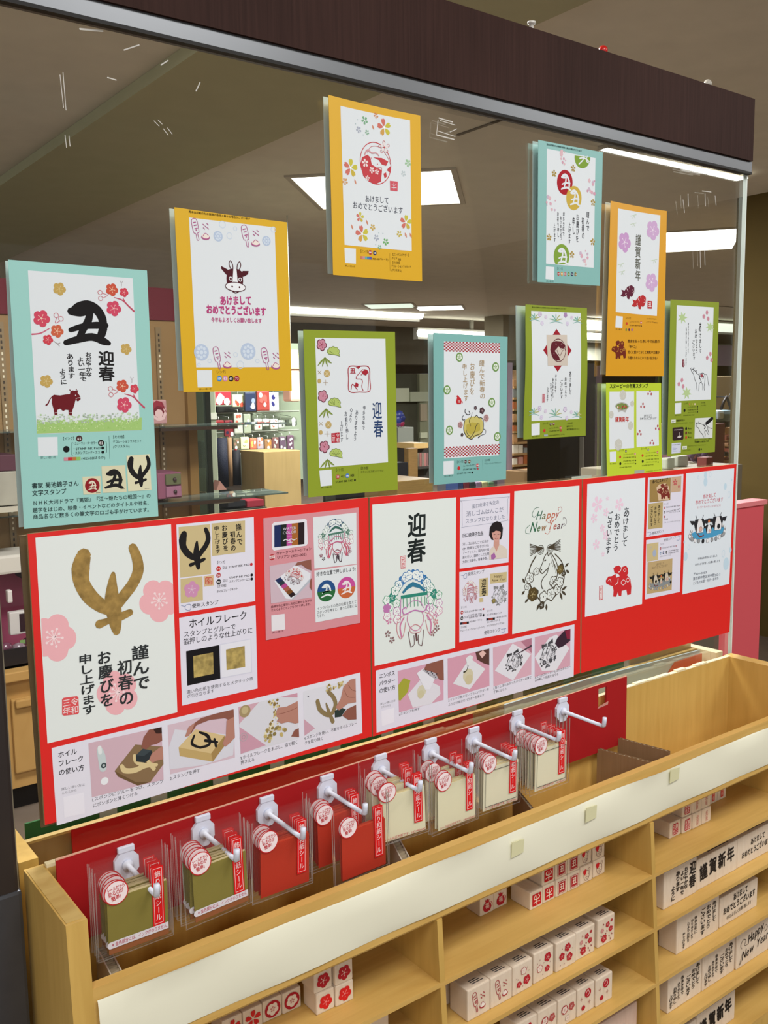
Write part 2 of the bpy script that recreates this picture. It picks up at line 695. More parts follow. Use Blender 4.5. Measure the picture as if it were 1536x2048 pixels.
def brush_ushi(P, a, b, c, col, layer=3, k=1.0):
    """the bold brushed character of the ox year"""
    q = sub(P, a, b, c)
    q.stroke([(.16, .22), (.3, .1), (.5, .05), (.68, .13), (.8, .3), (.84, .5)], [.1 * k, .15 * k, .17 * k, .16 * k, .15 * k, .12 * k], col, layer)
    q.stroke([(.15, .2), (.34, .22), (.5, .2)], [.13 * k, .14 * k, .1 * k], col, layer)
    q.stroke([(.84, .34), (.84, .6), (.78, .82)], [.12 * k, .15 * k, .13 * k], col, layer)
    q.stroke([(.56, .16), (.52, .4), (.42, .6), (.3, .88)], [.12 * k, .13 * k, .12 * k, .1 * k], col, layer)
    q.stroke([(.14, .64), (.4, .55), (.7, .52), (.9, .52)], [.08 * k, .1 * k, .12 * k, .1 * k], col, layer)
    q.stroke([(.04, .94), (.3, .86), (.6, .8), (.85, .9), (.97, .95)], [.09 * k, .12 * k, .13 * k, .13 * k, .08 * k], col, layer)


def ushi_seal(P, u, v, r, col, inkw='#eef2f4', layer=2, col2=None):
    P.circ(u, v, r, col, layer, n=30)
    if col2:
        c = P.pt(u, v)
        R = r * P.vs(u, v)
        n = 14
        P._add([(c[0] + R * math.cos(PI + PI * i / n), c[1] + R * math.sin(PI + PI * i / n)) for i in range(n + 1)], [tuple(range(n + 1))], col2, layer + .4)
    q = sub(P, (u, v), (u + r, v), (u, v + r))
    q.fr = (q.fr[0], (r * P.vs(u, v), 0), (0, -r * P.vs(u, v)))
    brush_ushi(q, (-.62, -.62), (.62, -.62), (-.62, .62), inkw, layer + 1, .95)


def red_ox(P, a, b, c, col, line, layer=2):
    """folk toy ox carrying a calf, one flat colour with pale curls"""
    q = sub(P, a, b, c)
    q.poly([(.3, .52), (.42, .4), (.62, .36), (.85, .38), (.96, .5), (1, .75), (.98, .98), (.84, 1), (.8, .82), (.62, .84), (.6, 1), (.5, .98), (.47, .86), (.4, 1), (.28, .98), (.3, .8), (.27, .66)], col, layer)
    q.poly([(.0, .46), (.1, .34), (.24, .34), (.38, .28), (.42, .44), (.36, .58), (.26, .66), (.12, .6), (.02, .55)], col, layer)
    q.poly([(.3, .1), (.38, .05), (.5, .03), (.6, .1), (.78, .06), (.86, .14), (.88, .3), (.8, .4), (.56, .4), (.5, .3), (.34, .26)], col, layer)
    q.stroke([(.38, .62), (.46, .55), (.48, .44)], .03, line, layer + 1)
    q.stroke([(.62, .1), (.56, .22), (.5, .24)], .025, line, layer + 1)
    for (x, y, r) in ((.68, .58, .09), (.86, .52, .07), (.74, .2, .05)):
        q.stroke([(x - r, y), (x, y - r * .9), (x + r, y), (x, y + r * .9)], .022, line, layer + 1, True)
    q.stroke([(.08, .48), (.16, .43), (.2, .52)], .018, line, layer + 1)


def line_ox(P, a, b, c, col, layer=3, w=.03):
    q = sub(P, a, b, c)
    q.stroke([(.08, .08), (.2, .12), (.34, .2), (.5, .3), (.72, .3), (.86, .34), (.9, .5), (.86, .7), (.84, .95)], w, col, layer)
    q.stroke([(.08, .08), (.04, .2), (.12, .32), (.2, .45), (.24, .62), (.3, .95)], w, col, layer)
    q.stroke([(.3, .95), (.4, .9), (.4, .66), (.6, .66), (.72, .76), (.74, .95), (.84, .95)], w, col, layer)
    q.stroke([(.88, .36), (1, .45), (1.04, .7)], w * .8, col, layer)
    q.stroke([(.5, .34), (.58, .42), (.52, .5), (.62, .56)], w * 1.6, col, layer)
    q.stroke([(.7, .4), (.78, .48), (.7, .55)], w * 1.6, col, layer)
    q.stroke([(.05, .08), (.02, 0)], w, col, layer)
    q.stroke([(.18, .1), (.24, .02)], w, col, layer)


def cow_face(P, a, b, c, dark, layer=2):
    q = sub(P, a, b, c)
    q.stroke([(.36, .26), (.3, .12), (.34, .0), (.42, .1), (.44, .25)], .025, dark, layer + 1)
    q.stroke([(.58, .25), (.6, .1), (.68, .0), (.72, .12), (.66, .26)], .025, dark, layer + 1)
    q.poly([(.24, .28), (.02, .2), (.02, .28), (.2, .45), (.26, .44)], dark, layer)
    q.poly([(.78, .28), (1, .26), (.98, .36), (.82, .46), (.76, .44)], dark, layer)
    q.poly([(.24, .3), (.4, .24), (.5, .24), (.64, .24), (.78, .32), (.8, .6), (.78, .74), (.22, .74), (.2, .55)], dark, layer)
    q.poly([(.45, .24), (.56, .24), (.6, .62), (.7, .8), (.3, .8), (.42, .62)], '#eef0f4', layer + 1)
    for x in (.35, .69):
        q.circ(x, .56, .065, '#eef0f4', layer + 2)
        q.circ(x, .56, .04, dark, layer + 3)
    n = 18
    e = [(.52 + .36 * math.cos(2 * PI * i / n), .8 + .14 * math.sin(2 * PI * i / n)) for i in range(n)]
    q.poly(e, '#eef0f4', layer + 2)
    q.stroke(e, .022, dark, layer + 3, True)
    q.circ(.4, .8, .03, dark, layer + 4)
    q.circ(.66, .8, .03, dark, layer + 4)
    q.stroke([(.42, .95), (.52, .99), (.62, .95)], .03, dark, layer + 3)
    return q


def floral_portico(P, a, b, c, cols, layer=2, w=.012):
    """ox under a flowered gate: a line drawing whose ink runs through the given colours from top to bottom"""
    q = sub(P, a, b, c)
    n = len(cols)
    def cc(v):
        return cols[min(n - 1, max(0, int(v * n)))]
    rnd = random.Random(5)
    for i in range(15):
        t = i / 14
        x = .06 + .88 * t
        y = .42 - .38 * math.sin(PI * t) ** .8
        if i % 3 == 1:
            q.plum(x, y + .03, .065, cc(y), layer, rot=i, core='#eef2f0')
        else:
            q.plum(x, y + .03, .07, '#edf4f2', layer, rot=i, core=cc(y), outline=cc(y))
    for i in range(12):
        x = .03 + .17 * (i % 2) if i < 6 else .97 - .17 * (i % 2)
        y = .36 + .05 * (i % 6)
        q.plum(x, y, .06, '#edf4f2', layer + 1, rot=i, core=cc(y), outline=cc(y))
    q.poly([(.3, .28), (.4, .2), (.5, .16), (.62, .2), (.74, .28), (.7, .3), (.62, .25), (.5, .22), (.4, .25), (.33, .3)], cc(.2), layer + 2)
    q.poly([(.28, .32), (.76, .3), (.76, .34), (.28, .36)], cc(.32), layer + 2)
    for k in range(7):
        q.stroke([(.32 + .065 * k, .36), (.32 + .065 * k, .47)], w, cc(.4), layer + 2)
    q.stroke([(.28, .36), (.26, .62)], w, cc(.45), layer + 2)
    q.stroke([(.76, .34), (.8, .6)], w, cc(.45), layer + 2)
    q.stroke([(.36, .5), (.44, .42), (.52, .4), (.62, .42), (.68, .5)], w, cc(.45), layer + 2)
    # head, horns, ears, body
    q.stroke([(.36, .47), (.3, .5), (.33, .56), (.42, .54), (.52, .52), (.62, .54), (.7, .54), (.74, .48)], w * 1.6, cc(.5), layer + 3)
    q.stroke([(.4, .55), (.38, .64), (.44, .74), (.53, .78), (.62, .74), (.68, .64), (.65, .55)], w, cc(.62), layer + 3)
    q.stroke([(.42, .75), (.52, .7), (.62, .75), (.6, .8), (.52, .81), (.45, .8)], w, cc(.75), layer + 3, True)
    for sx in (-1, 1):
        x0 = .53 + sx * .18
        q.stroke([(x0, .56), (x0 + sx * .13, .62), (x0 + sx * .16, .75), (x0 + sx * .1, .86), (x0 + sx * .04, .8), (x0, .66)], w, cc(.68), layer + 3)
        q.stroke([(x0 + sx * .03, .6), (x0 + sx * .1, .7), (x0 + sx * .08, .84)], w * 2, cc(.6), layer + 3)
        q.stroke([(.53 + sx * .14, .78), (.53 + sx * .12, .9), (.53 + sx * .1, .98)], w, cc(.9), layer + 3)
        q.stroke([(.53 + sx * .04, .84), (.53 + sx * .04, .95), (.53 + sx * .1, .98)], w, cc(.95), layer + 3)
    q.stroke([(.53, .82), (.54, .9)], w * 3, cc(.9), layer + 3)
    for (x, y) in ((.06, .62), (.03, .78), (.1, .86), (.92, .6), (.9, .7), (.92, .78), (.84, .84)):
        q.sakura(x, y, .045, cc(y), layer, rot=x * 9, core='#edf4f2')


def wreath_horse(P, a, b, c, col, layer=2, w=.012, paper='#edf2ee'):
    q = sub(P, a, b, c)
    q.poly([(.2, .02), (.46, .08), (.46, .16), (.2, .2)], paper, layer)
    for k in range(8):
        q.stroke([(.45, .1), (.18, .02 + .024 * k)], w, col, layer + 1)
        q.stroke([(.55, .1), (.82, .0 + .024 * k)], w, col, layer + 1)
    for sx in (-1, 1):
        for r in (.1, .07, .04):
            q.circ(.5 + sx * .1, .12, r * .7, col, layer + 1, inner=r * .7 - w * .8)
    q.stroke([(.3, .2), (.18, .34), (.14, .5), (.2, .66), (.32, .8), (.45, .88)], w * 2, col, layer + 1)
    q.stroke([(.7, .2), (.84, .32), (.9, .48), (.86, .66), (.74, .78), (.6, .88)], w * 1.5, col, layer + 1)
    # horse: head looking down to the left, mane, neck, chest
    q.poly([(.5, .2), (.56, .17), (.62, .2), (.72, .3), (.76, .46), (.7, .58), (.58, .66), (.46, .7), (.4, .64), (.42, .54), (.5, .48), (.54, .42), (.5, .42), (.44, .46), (.38, .44), (.37, .4), (.42, .32), (.46, .25)], paper, layer + 2)
    q.stroke([(.54, .17), (.48, .22), (.44, .3), (.38, .39), (.38, .43), (.43, .46), (.48, .43), (.55, .39), (.58, .33)], w * 1.3, col, layer + 3)
    q.stroke([(.54, .17), (.56, .22), (.6, .18), (.66, .23), (.73, .33), (.76, .46), (.7, .58), (.6, .66)], w * 1.3, col, layer + 3)
    q.stroke([(.55, .4), (.52, .47), (.44, .53), (.4, .6), (.42, .68)], w * 1.3, col, layer + 3)
    q.stroke([(.48, .28), (.5, .275)], w * 2, col, layer + 3)
    q.stroke([(.4, .41), (.415, .405)], w * 1.5, col, layer + 3)
    for k in range(5):
        q.stroke([(.6 + .03 * k, .2 + .05 * k), (.64 + .025 * k, .27 + .05 * k), (.62 + .03 * k, .33 + .05 * k)], w * .8, col, layer + 3)
    for i, (x, y, r) in enumerate([(.16, .5, .09), (.3, .42, .06), (.82, .42, .07), (.88, .5, .05), (.66, .6, .09), (.8, .62, .08), (.24, .74, .1), (.44, .8, .09), (.6, .78, .1), (.74, .72, .08), (.4, .92, .06), (.1, .62, .05)]):
        if i in (2, 6, 10, 3):
            q.plum(x, y, r, col, layer + 2, rot=i, core=paper)
        else:
            q.plum(x, y, r, paper, layer + 2, rot=i, core=col, outline=col)
    for (x, y, e, f) in ((.92, .4, .99, .36), (.94, .46, 1, .5), (.06, .56, .02, .5), (.05, .68, 0, .72), (.12, .8, .06, .84), (.34, .9, .3, .98), (.5, .92, .5, 1), (.84, .74, .94, .7), (.84, .76, .92, .82), (.8, .78, .84, .88)):
        q.stroke([(x, y), ((x + e) / 2, (y + f) / 2), (e, f)], [w * 1.5, w * 4, w], col, layer + 2)


def battledore(P, a, b, c, col, layer=2):
    """paddle with marks and a spinning top, red stamp motif"""
    q = sub(P, a, b, c)
    q.stroke([(.08, .08), (.3, .02), (.42, .55), (.36, .62), (.42, .9), (.34, .92), (.28, .66), (.18, .6)], .03, col, layer, True)
    for (x, y) in ((.2, .16), (.24, .28), (.28, .42)):
        q.stroke([(x - .04, y + .02), (x + .06, y - .01)], .05, col, layer)
    q.circ(.3, .5, .035, col, layer)
    n = 14
    q.poly([(.72 + .2 * math.cos(2 * PI * i / n), .78 + .12 * math.sin(2 * PI * i / n)) for i in range(n)], col, layer)
    q.poly([(.72 + .17 * math.cos(2 * PI * i / n), .72 + .11 * math.sin(2 * PI * i / n)) for i in range(n)], '#efe4dc', layer + 1)
    q.stroke([(.6, .74), (.7, .6), (.84, .68)], .03, col, layer + 2)
    for (x, y) in ((.6, .2), (.7, .28), (.62, .36), (.78, .16), (.8, .34)):
        q.stroke([(x, y), (x + .06, y + .05)], .04, col, layer)


def sq_seal(P, u, v, r, col, lines, layer=3, ink='#f3e9ea'):
    """small square seal, rounded, with vertical writing knocked out"""
    P.poly([(u - r, v - r * .8), (u - r * .8, v - r), (u + r * .8, v - r), (u + r, v - r * .8), (u + r, v + r * .8), (u + r * .8, v + r), (u - r * .8, v + r), (u - r, v + r * .8)], col, layer)
    n = len(lines)
    for i, t in enumerate(lines):
        x = u + r * (.45 - .9 * i / max(1, n - 1)) if n > 1 else u
        P.vtext(t, (x, v - r * .88), (x, v + r * .88), r * (.95 if n > 1 else 1.5), ink, .02, layer + 1)

# ================================================================== the setting
def struct(name, mb):
    return mb.build(name, kind='structure')


CEIL_M = M('#d2ccbb', .9, noise=.04)
b = MB()
b.box(-3.5, 24, -6, 15, CEIL, CEIL + .1, CEIL_M)
struct('ceiling', b)
b = MB()
b.box(1.43, 2.17, -6, 15, CEIL - .045, CEIL - .001, M('#aca98a', .9, noise=.03))
struct('trim_1', b)
b = MB()
for (x0, x1, y0, y1) in ((2.87, 2.885, 1.9, 2.24), (9.5, 15, 6.55, 6.57), (9.5, 15, 5.0, 5.02)):
    b.box(x0, x1, y0, y1, CEIL - .006, CEIL - .001, M('#5b5145', .9))
struct('trim_2', b)
FLOOR = M('#74665a', .6, noise=.15)
b = MB()
b.box(-3.5, 24, -6, 15, -.1, 0, FLOOR)
struct('floor', b)
WALLM = M('#8f7f68', .85, noise=.04)
b = MB()
b.box(5.2, 9.2, -6, 2.33, 0, CEIL, M('#5a4a24', .8, noise=.03))
struct('wall_right', b)
b = MB()
b.box(24, 24.1, -6, 15, 0, CEIL, M('#857b6a', .9))
struct('wall_far_right', b)
b = MB()
b.box(-3.5, 24, 14, 14.1, 0, CEIL, M('#6f675a', .9, noise=.06))
struct('wall_back', b)


def bx(px0, py0, px1, py1, y):
    """x0, x1, z0, z1 of the upright rectangle at depth y between two picture corners"""
    xc, yc = (px0 + px1) / 2, (py0 + py1) / 2
    return at(px0, yc, y)[0], at(px1, yc, y)[0], at(xc, py1, y)[1], at(xc, py0, y)[1]


def crate(name, px0, py0, px1, py1, y, d, m, label=None, cat=None, group=None, parent=None, bev=0.004):
    x0, x1, z0, z1 = bx(px0, py0, px1, py1, y)
    return MB().bbox(x0, x1, y, y + d, z0, z1, m, bev).build(name, parent, label, cat, group)


# dropped bulkhead of the far shop
b = MB()
b.box(5.3, 15.5, 11.6, 11.9, 2.02, CEIL - .002, M('#6b6658', .9, noise=.05))
struct('trim_3', b)
b = MB()
x0, x1, z0, z1 = bx(1160, 668, 1330, 722, 9.6)
b.box(x0, x1 + 6.0, 9.6, 9.8, z0, CEIL - .25, M('#a3a596', .9))
struct('trim_4', b)

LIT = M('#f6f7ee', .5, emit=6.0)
LIT_DIM = M('#e6ecdc', .5, emit=1.5)
LIT_SOFT = M('#dcebdc', .5, emit=1.0)


def ceiling_lamp(c, hx, hy, rz, m, label, group=None):
    r = root('ceiling_lamp', (c[0], c[1], CEIL - .016), label, 'lamp', group, rz=rz)
    q = MB()
    t = .03
    for (a0, a1, b0, b1) in ((-hx - t, -hx, -hy - t, hy + t), (hx, hx + t, -hy - t, hy + t), (-hx, hx, -hy - t, -hy), (-hx, hx, hy, hy + t)):
        q.box(a0, a1, b0, b1, .006, .0155, M('#b5ad9e', .7))
    link('frame', q.mesh('frame'), r, local=True)
    q = MB()
    q.box(-hx, hx, -hy, hy, .009, .015, m)
    link('diffuser', q.mesh('diffuser'), r, local=True)
    return r


ceiling_lamp((3.27, 3.33), .42, .42, PI / 4, LIT, 'large square ceiling lamp partly hidden behind the topmost yellow sheet')
ceiling_lamp((6.37, 3.4), .28, .5, math.radians(-53), LIT, 'long bright ceiling lamp right of the yellow sheet with two red oxen')
ceiling_lamp((8.2, 8.6), .3, .3, PI / 4, LIT, 'small bright square ceiling lamp above the blue sheet with the checked bands')
ceiling_lamp((7.45, 8.7), .3, .3, PI / 4, LIT_SOFT, 'small dim square ceiling lamp left of a bright one above the blue checked sheet')


def tube_lamp(px0, py0, px1, py1, y, h, m, label, z=None):
    a, zz = at(px0, py0, y)
    c, z2 = at(px1, py1, y)
    zz = z or (zz + z2) / 2
    r = root('tube_lamp', ((a + c) / 2, y, zz), label, 'lamp')
    q = MB()
    L = (c - a) / 2
    q.box(-L, L, .03, .14, -.03, h + .03, M('#8d8a80', .6))
    q.box(-.03, .03, .05, .09, h + .03, CEIL - zz, M('#8d8a80', .6))
    link('housing', q.mesh('housing'), r, local=True)
    q = MB()
    q.tube([(-L, .0, h / 2), (L, .0, h / 2)], h * .5, m, 12)
    link('fluorescent_tube', q.mesh('fluorescent_tube'), r, local=True)
    return r


tube_lamp(520, 622, 842, 640, 9.5, .13, LIT, 'long white tube lamp left of the blue sheet with checked bands')
tube_lamp(838, 645, 1050, 657, 9.9, .11, LIT, 'long white tube lamp above the blue sheet with checked bands', z=2.36)
tube_lamp(1165, 634, 1222, 636, 9.0, .15, LIT, 'upper white tube lamp between the olive and the orange ox sheet')
tube_lamp(1165, 660, 1228, 662, 8.7, .15, LIT, 'lower white tube lamp between the olive and the orange ox sheet')
tube_lamp(1150, 682, 1240, 680, 9.4, .12, LIT_DIM, 'dim tube lamp under two bright ones above the doorway')
tube_lamp(1325, 666, 1500, 660, 8.0, .14, LIT_DIM, 'greenish white tube lamp just right of the narrow olive calf sheet')

xa_, xb_ = 3.56, 4.68  # emissive wedge added to give the bright line under the channel
r = root('glowing_strip', ((xa_ + xb_) / 2, 1.97, CEIL - .02), 'thin bright ceiling strip lamp just under the right end of the header', 'lamp')
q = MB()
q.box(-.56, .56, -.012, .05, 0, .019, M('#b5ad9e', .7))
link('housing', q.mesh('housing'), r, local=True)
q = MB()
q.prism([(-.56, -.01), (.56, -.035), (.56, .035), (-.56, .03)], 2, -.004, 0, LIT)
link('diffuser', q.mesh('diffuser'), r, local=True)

# ---- pink case beyond the end of the glass
x0, x1, z0, z1 = bx(1466, 1004, 1523, 1290, .35)
r = root('pink_panel_stand', ((x0 + x1) / 2, .37, 0), 'plain pink upright panel standing beyond the right end of the glass', 'panel stand')
MB().box(x0, x1, .35, .385, .08, z1 - .012, M('#d2565f', .55)).build('body', r)
MB().box(x0 - .005, x1 + .008, .345, .39, z1 - .012, z1, M('#dc7f84', .5)).build('top', r)
MB().box(x0 + .01, x1 - .01, .33, .42, 0, .08, M('#3a2a2a', .6)).build('plinth', r)

# ---- left fixture with wooden back, rails and glass shelves
Y1 = 2.8
xL, xR = -.9, at(380, 860, Y1)[0]
zt = at(300, 575, Y1)[1]
zb = at(300, 640, Y1)[1]
r = root('shelving_unit', (xL + .8, Y1, 0), 'tall wooden shelving fixture with a maroon band on top, seen left', 'shelf unit')
TANW = wood('fixture_wood', '#8b6d45', '#9f7f54', scale=(2, 2, .5), rough=.6, stretch=3)
MB().box(xL, xR, Y1, Y1 + .05, .12, zb, TANW).build('back_panel', r)
MB().box(xL, xR, Y1 - .01, Y1 + .06, zb, zt, M('#6d2a33', .7, noise=.05)).build('top_band', r, 'maroon band')
MB().box(xR - .02, xR + .02, Y1 - .03, Y1 + .08, .0, zb, M('#8d6c3e', .5)).build('side_post', r)
for px in (316, 3):
    xx = at(px, 800, Y1)[0] + .01
    q = MB()
    q.box(xx - .012, xx + .012, Y1 - .012, Y1, .35, zb - .03, M('#8a7350', .4))
    for k in range(64):
        zz = .4 + k * .022
        if zz < zb - .06:
            q.box(xx - .003, xx + .003, Y1 - .014, Y1 - .011, zz, zz + .011, M('#e8dcc0' if k % 9 < 5 else '#3a2c1c', .3))
    q.build('slotted_rail', r)
for py, nm in ((852, 0), (1003, 1)):
    zz = at(330, py, Y1 - .2)[1]
    MB().box(.7, xR + .35, Y1 - .24, Y1 - .01, zz - .006, zz, G_SHELF).build('glass_shelf', r)
    MB().box(1.55, 1.9, Y1 - .245, Y1 - .23, zz - .02, zz - .006, M('#3b2d22', .5)).build('shelf_bracket', r)


def ptn_box(name, px0, py0, px1, py1, y, d, m, spots, label, cat, seed=1, rad=.02):
    x0, x1, z0, z1 = bx(px0, py0, px1, py1, y)
    r = root(name, ((x0 + x1) / 2, y + d / 2, z0), label, cat)
    MB().bbox(x0, x1, y, y + d, z0, z1, m, .006).build('body', r)
    rn = random.Random(seed)
    q = MB()
    for k in range(26):
        cx, cz, rr = rn.uniform(x0 + rad, x1 - rad), rn.uniform(z0 + rad, z1 - rad), rn.uniform(.5, 1) * rad
        q.raw([(cx + rr * math.cos(a * PI / 3.5), y - .0006 - k * .00002, cz + rr * math.sin(a * PI / 3.5)) for a in range(7)], [tuple(range(7))], spots[k % len(spots)])
    q.build('pattern', r)
    return r


ptn_box('gift_box', 300, 800, 334, 848, Y1 - .23, .18, M('#b98e8e', .6), [M('#6e1f2c', .5), M('#d8b8b8', .5), M('#8e2e3c', .5)], 'dark pink flower patterned box on the upper glass shelf', 'box', 2, .03)
# little chest of drawers
x0, x1, z0, z1 = bx(316, 945, 363, 997, Y1 - .23)
r = root('drawer_box', ((x0 + x1) / 2, Y1 - .12, z0), 'small pink and olive chest of two drawers on the lower glass shelf', 'drawer box')
MB().bbox(x0, x1, Y1 - .23, Y1 - .03, z0, z1, M('#8a5569', .6), .004).build('body', r)
xm = x0 + (x1 - x0) * .3
for k, c in enumerate(('#9a6a80', '#65684b')):
    a, c2 = z0 + (z1 - z0) * (.06 + .47 * k), z0 + (z1 - z0) * (.47 + .47 * k)
    dr = MB().bbox(xm, x1 - .006, Y1 - .242, Y1 - .22, a, c2, M(c, .6), .003).build('drawer', r, 'olive drawer' if k else 'pink drawer')
    MB().ball(((xm + x1) / 2, Y1 - .247, (a + c2) / 2), .008, M('#3c2a2a', .4)).build('knob', dr)
# left edge goods (upper shelf rows seen through the gap)
crate('storage_box', -30, 910, 33, 943, Y1 - .3, .2, M('#54323c', .6), 'dark maroon box on a shelf at the far left edge', 'box')
crate('carton', -30, 944, 40, 1012, Y1 - .32, .22, M('#9a9689', .7, noise=.2), 'pale cellophane wrapped pack at the far left edge under the maroon box', 'pack')
x0, x1, z0, z1 = bx(-30, 1014, 42, 1024, Y1 - .32)
r = root('ledge_shelf', (x0, Y1 - .2, z0), 'white edged wall shelf at the far left above the pink panels', 'shelf')
MB().box(x0, x1, Y1 - .34, Y1 - .02, z0, z1, M('#b9b2a2', .5)).build('board', r)

# lower left: pink pegboard, trays, wooden cabinet
ZCAB = bx(-60, 1366, 66, 1512, Y1 - .42)[3] + .035
x0, x1, z0, z1 = bx(-60, 1130, 60, 1370, Y1 - .25)
z0 = ZCAB
r = root('merchandise_rack', ((x0 + x1) / 2, Y1 - .2, ZCAB), 'pink backed rack of small goods standing on the wooden cabinet', 'rack')
MB().box(x0, x1 + .15, Y1 - .12, Y1 - .1, z0, z1, M('#93455f', .7)).build('back_panel', r, 'pink panel')
MB().bbox(x0, x1 + .1, Y1 - .3, Y1 - .1, z1 - .03, z1 + .04, M('#cbc5bb', .5), .01).build('shelf_lip', r)
MB().bbox(x0 + .2, x1 + .1, Y1 - .26, Y1 - .12, z1 - .07, z1 - .03, M('#1f1b1f', .5), .01).build('hook_bar', r)
for i, (a0, b0, a1, b1, c, lab) in enumerate(((14, 1180, 24, 1205, '#d8d0cc', 'white packet on the left side of the pink backed rack'),
                                              (18, 1222, 52, 1268, '#cfc9c6', 'white packet with a black pen shape hanging on the pink rack'),
                                              (33, 1287, 46, 1303, '#e6e6dc', 'white card with a green mark at the foot of the pink rack'),
                                              (46, 1288, 58, 1302, '#57202c', 'dark red card beside the white one on the pink rack'))):
    x0_, x1_, z0_, z1_ = bx(a0, b0, a1, b1, Y1 - .28)
    rr = root('merchandise_packet', ((x0_ + x1_) / 2, Y1 - .27, z0_), lab, 'packet')
    MB().bbox(x0_, x1_, Y1 - .29, Y1 - .26, z0_, z1_, M(c, .4), .005).build('packet', rr)
    if i == 1:
        MB().box(x0_ + .035, x0_ + .055, Y1 - .293, Y1 - .29, z0_ + .01, z1_ - .01, M('#2a1420', .4)).build('pen', rr)
        MB().box(x0_ + .065, x0_ + .07, Y1 - .293, Y1 - .29, z0_ + .01, z1_ - .03, M('#8a4a60', .4)).build('pen', rr)
    if i == 2:
        MB().box(x0_ + .01, x0_ + .03, Y1 - .293, Y1 - .29, z0_ + .03, z0_ + .045, M('#7fa060', .4)).build('print', rr)
x0, x1, z0, z1 = bx(20, 1322, 60, 1362, Y1 - .36)
z0 = ZCAB
rr = root('goods_tray', ((x0 + x1) / 2, Y1 - .3, z0), 'black tray of clear bags standing on the wooden cabinet', 'tray')
q = MB()
q.box(x0 - .2, x1 + .1, Y1 - .38, Y1 - .18, z0, z0 + .01, M('#17141a', .4))
q.box(x0 - .2, x1 + .1, Y1 - .38, Y1 - .37, z0, z0 + .07, M('#17141a', .4))
q.build('tray', rr)
q = MB()
rn = random.Random(3)
for k in range(9):
    q.ball((x0 - .15 + k * .05, Y1 - .29 + rn.uniform(-.03, .03), z0 + .045 + rn.uniform(0, .02)), .028, M(['#6a3d50', '#84707a', '#4a2434'][k % 3], .25), (1, .8, .8), 8)
q.build('clear_bags', rr)
x0, x1, z0, z1 = bx(-60, 1366, 66, 1512, Y1 - .42)
rr = root('cabinet', ((x0 + x1) / 2, Y1 - .2, .08), 'light wooden cabinet with drawers standing at the far left behind the glass', 'cabinet')
LW = wood('light_cabinet_wood', '#b58b4e', '#c79d60', scale=(3, 3, .6), rough=.5)
MB().box(x0, x1 + .12, Y1 - .4, Y1 - .02, .1, z1, LW).build('body', rr)
MB().bbox(x0, x1 + .16, Y1 - .44, Y1 - .02, z1, z1 + .035, LW, .004).build('top', rr)
x_, _, zz0, zz1 = bx(26, 1388, 60, 1510, Y1 - .42)
dr = MB().bbox(x_, x1 + .1, Y1 - .42, Y1 - .4, .16, z1 - .07, LW, .006).build('drawer', rr)
MB().bbox(x_ + .01, x1 + .1, Y1 - .44, Y1 - .42, z1 - .1, z1 - .07, LW, .006).build('drawer_pull', dr)
MB().box(x0, x1 + .1, Y1 - .34, Y1 - .02, 0, .1, M('#171415', .7)).build('plinth', rr)

# ---- glass showcase end and grey green post
x0, x1, z0, z1 = bx(384, 600, 415, 1040, 3.2)
rr = root('glass_screen', ((x0 + x1) / 2, 3.2, 0), 'greenish glass screen standing between the wooden fixture and the pale post', 'glass screen')
MB().box(x0, x1, 3.2, 3.21, 0.05, 1.95, clear('green_glass', (.72, .8, .72), gloss=.8, haze=.28, hazecol=(.16, .2, .15))).build('pane', rr)
MB().box(x1 - .012, x1 + .012, 3.19, 3.22, 0, 1.95, M('#22281f', .3)).build('pane_edge', rr, 'dark green polished edge')
MB().bbox(at(394, 900, 3.6)[0], at(398, 900, 3.6)[0] + .03, 3.55, 3.6, at(395, 935, 3.6)[1], at(395, 882, 3.6)[1], M('#333a34', .5), .004).build('handle', rr)
x0, x1, z0, z1 = bx(408, 700, 434, 1040, 3.6)
rr = root('square_post', ((x0 + x1) / 2, 3.65, 0), 'pale grey green square post with a white sticker beside the packets', 'post')
MB().bbox(x0, x1, 3.6, 3.75, 0, 2.1, M('#9aa38c', .6), .006).build('shaft', rr)
a = bx(409, 826, 427, 839, 3.6)
MB().box(a[0], x1 + .002, 3.597, 3.6, a[2], a[3], M('#d8dccc', .6)).build('sticker', rr, 'white sticker')
x0, x1, z0, z1 = bx(398, 992, 468, 1008, 3.3)
rr = root('counter_ledge', ((x0 + x1) / 2, 3.4, z0), 'pale ledge at the foot of the grey green post', 'ledge')
MB().bbox(x0, x1, 3.3, 3.5, z0, z1, M('#8f8b78', .6), .004).build('slab', rr)
MB().bbox(x0 + .05, x1 - .15, 3.33, 3.48, z1, z1 + .02, M('#7a5d3e', .7), .004).build('mat', rr, 'brown mat')
MB().prism([(x0 + .14, z1 + .02), (x0 + .2, z1 + .02), (x0 + .16, z1 + .07)], 1, 3.38, 3.44, M('#b88a80', .6)).build('paper_tent', rr)

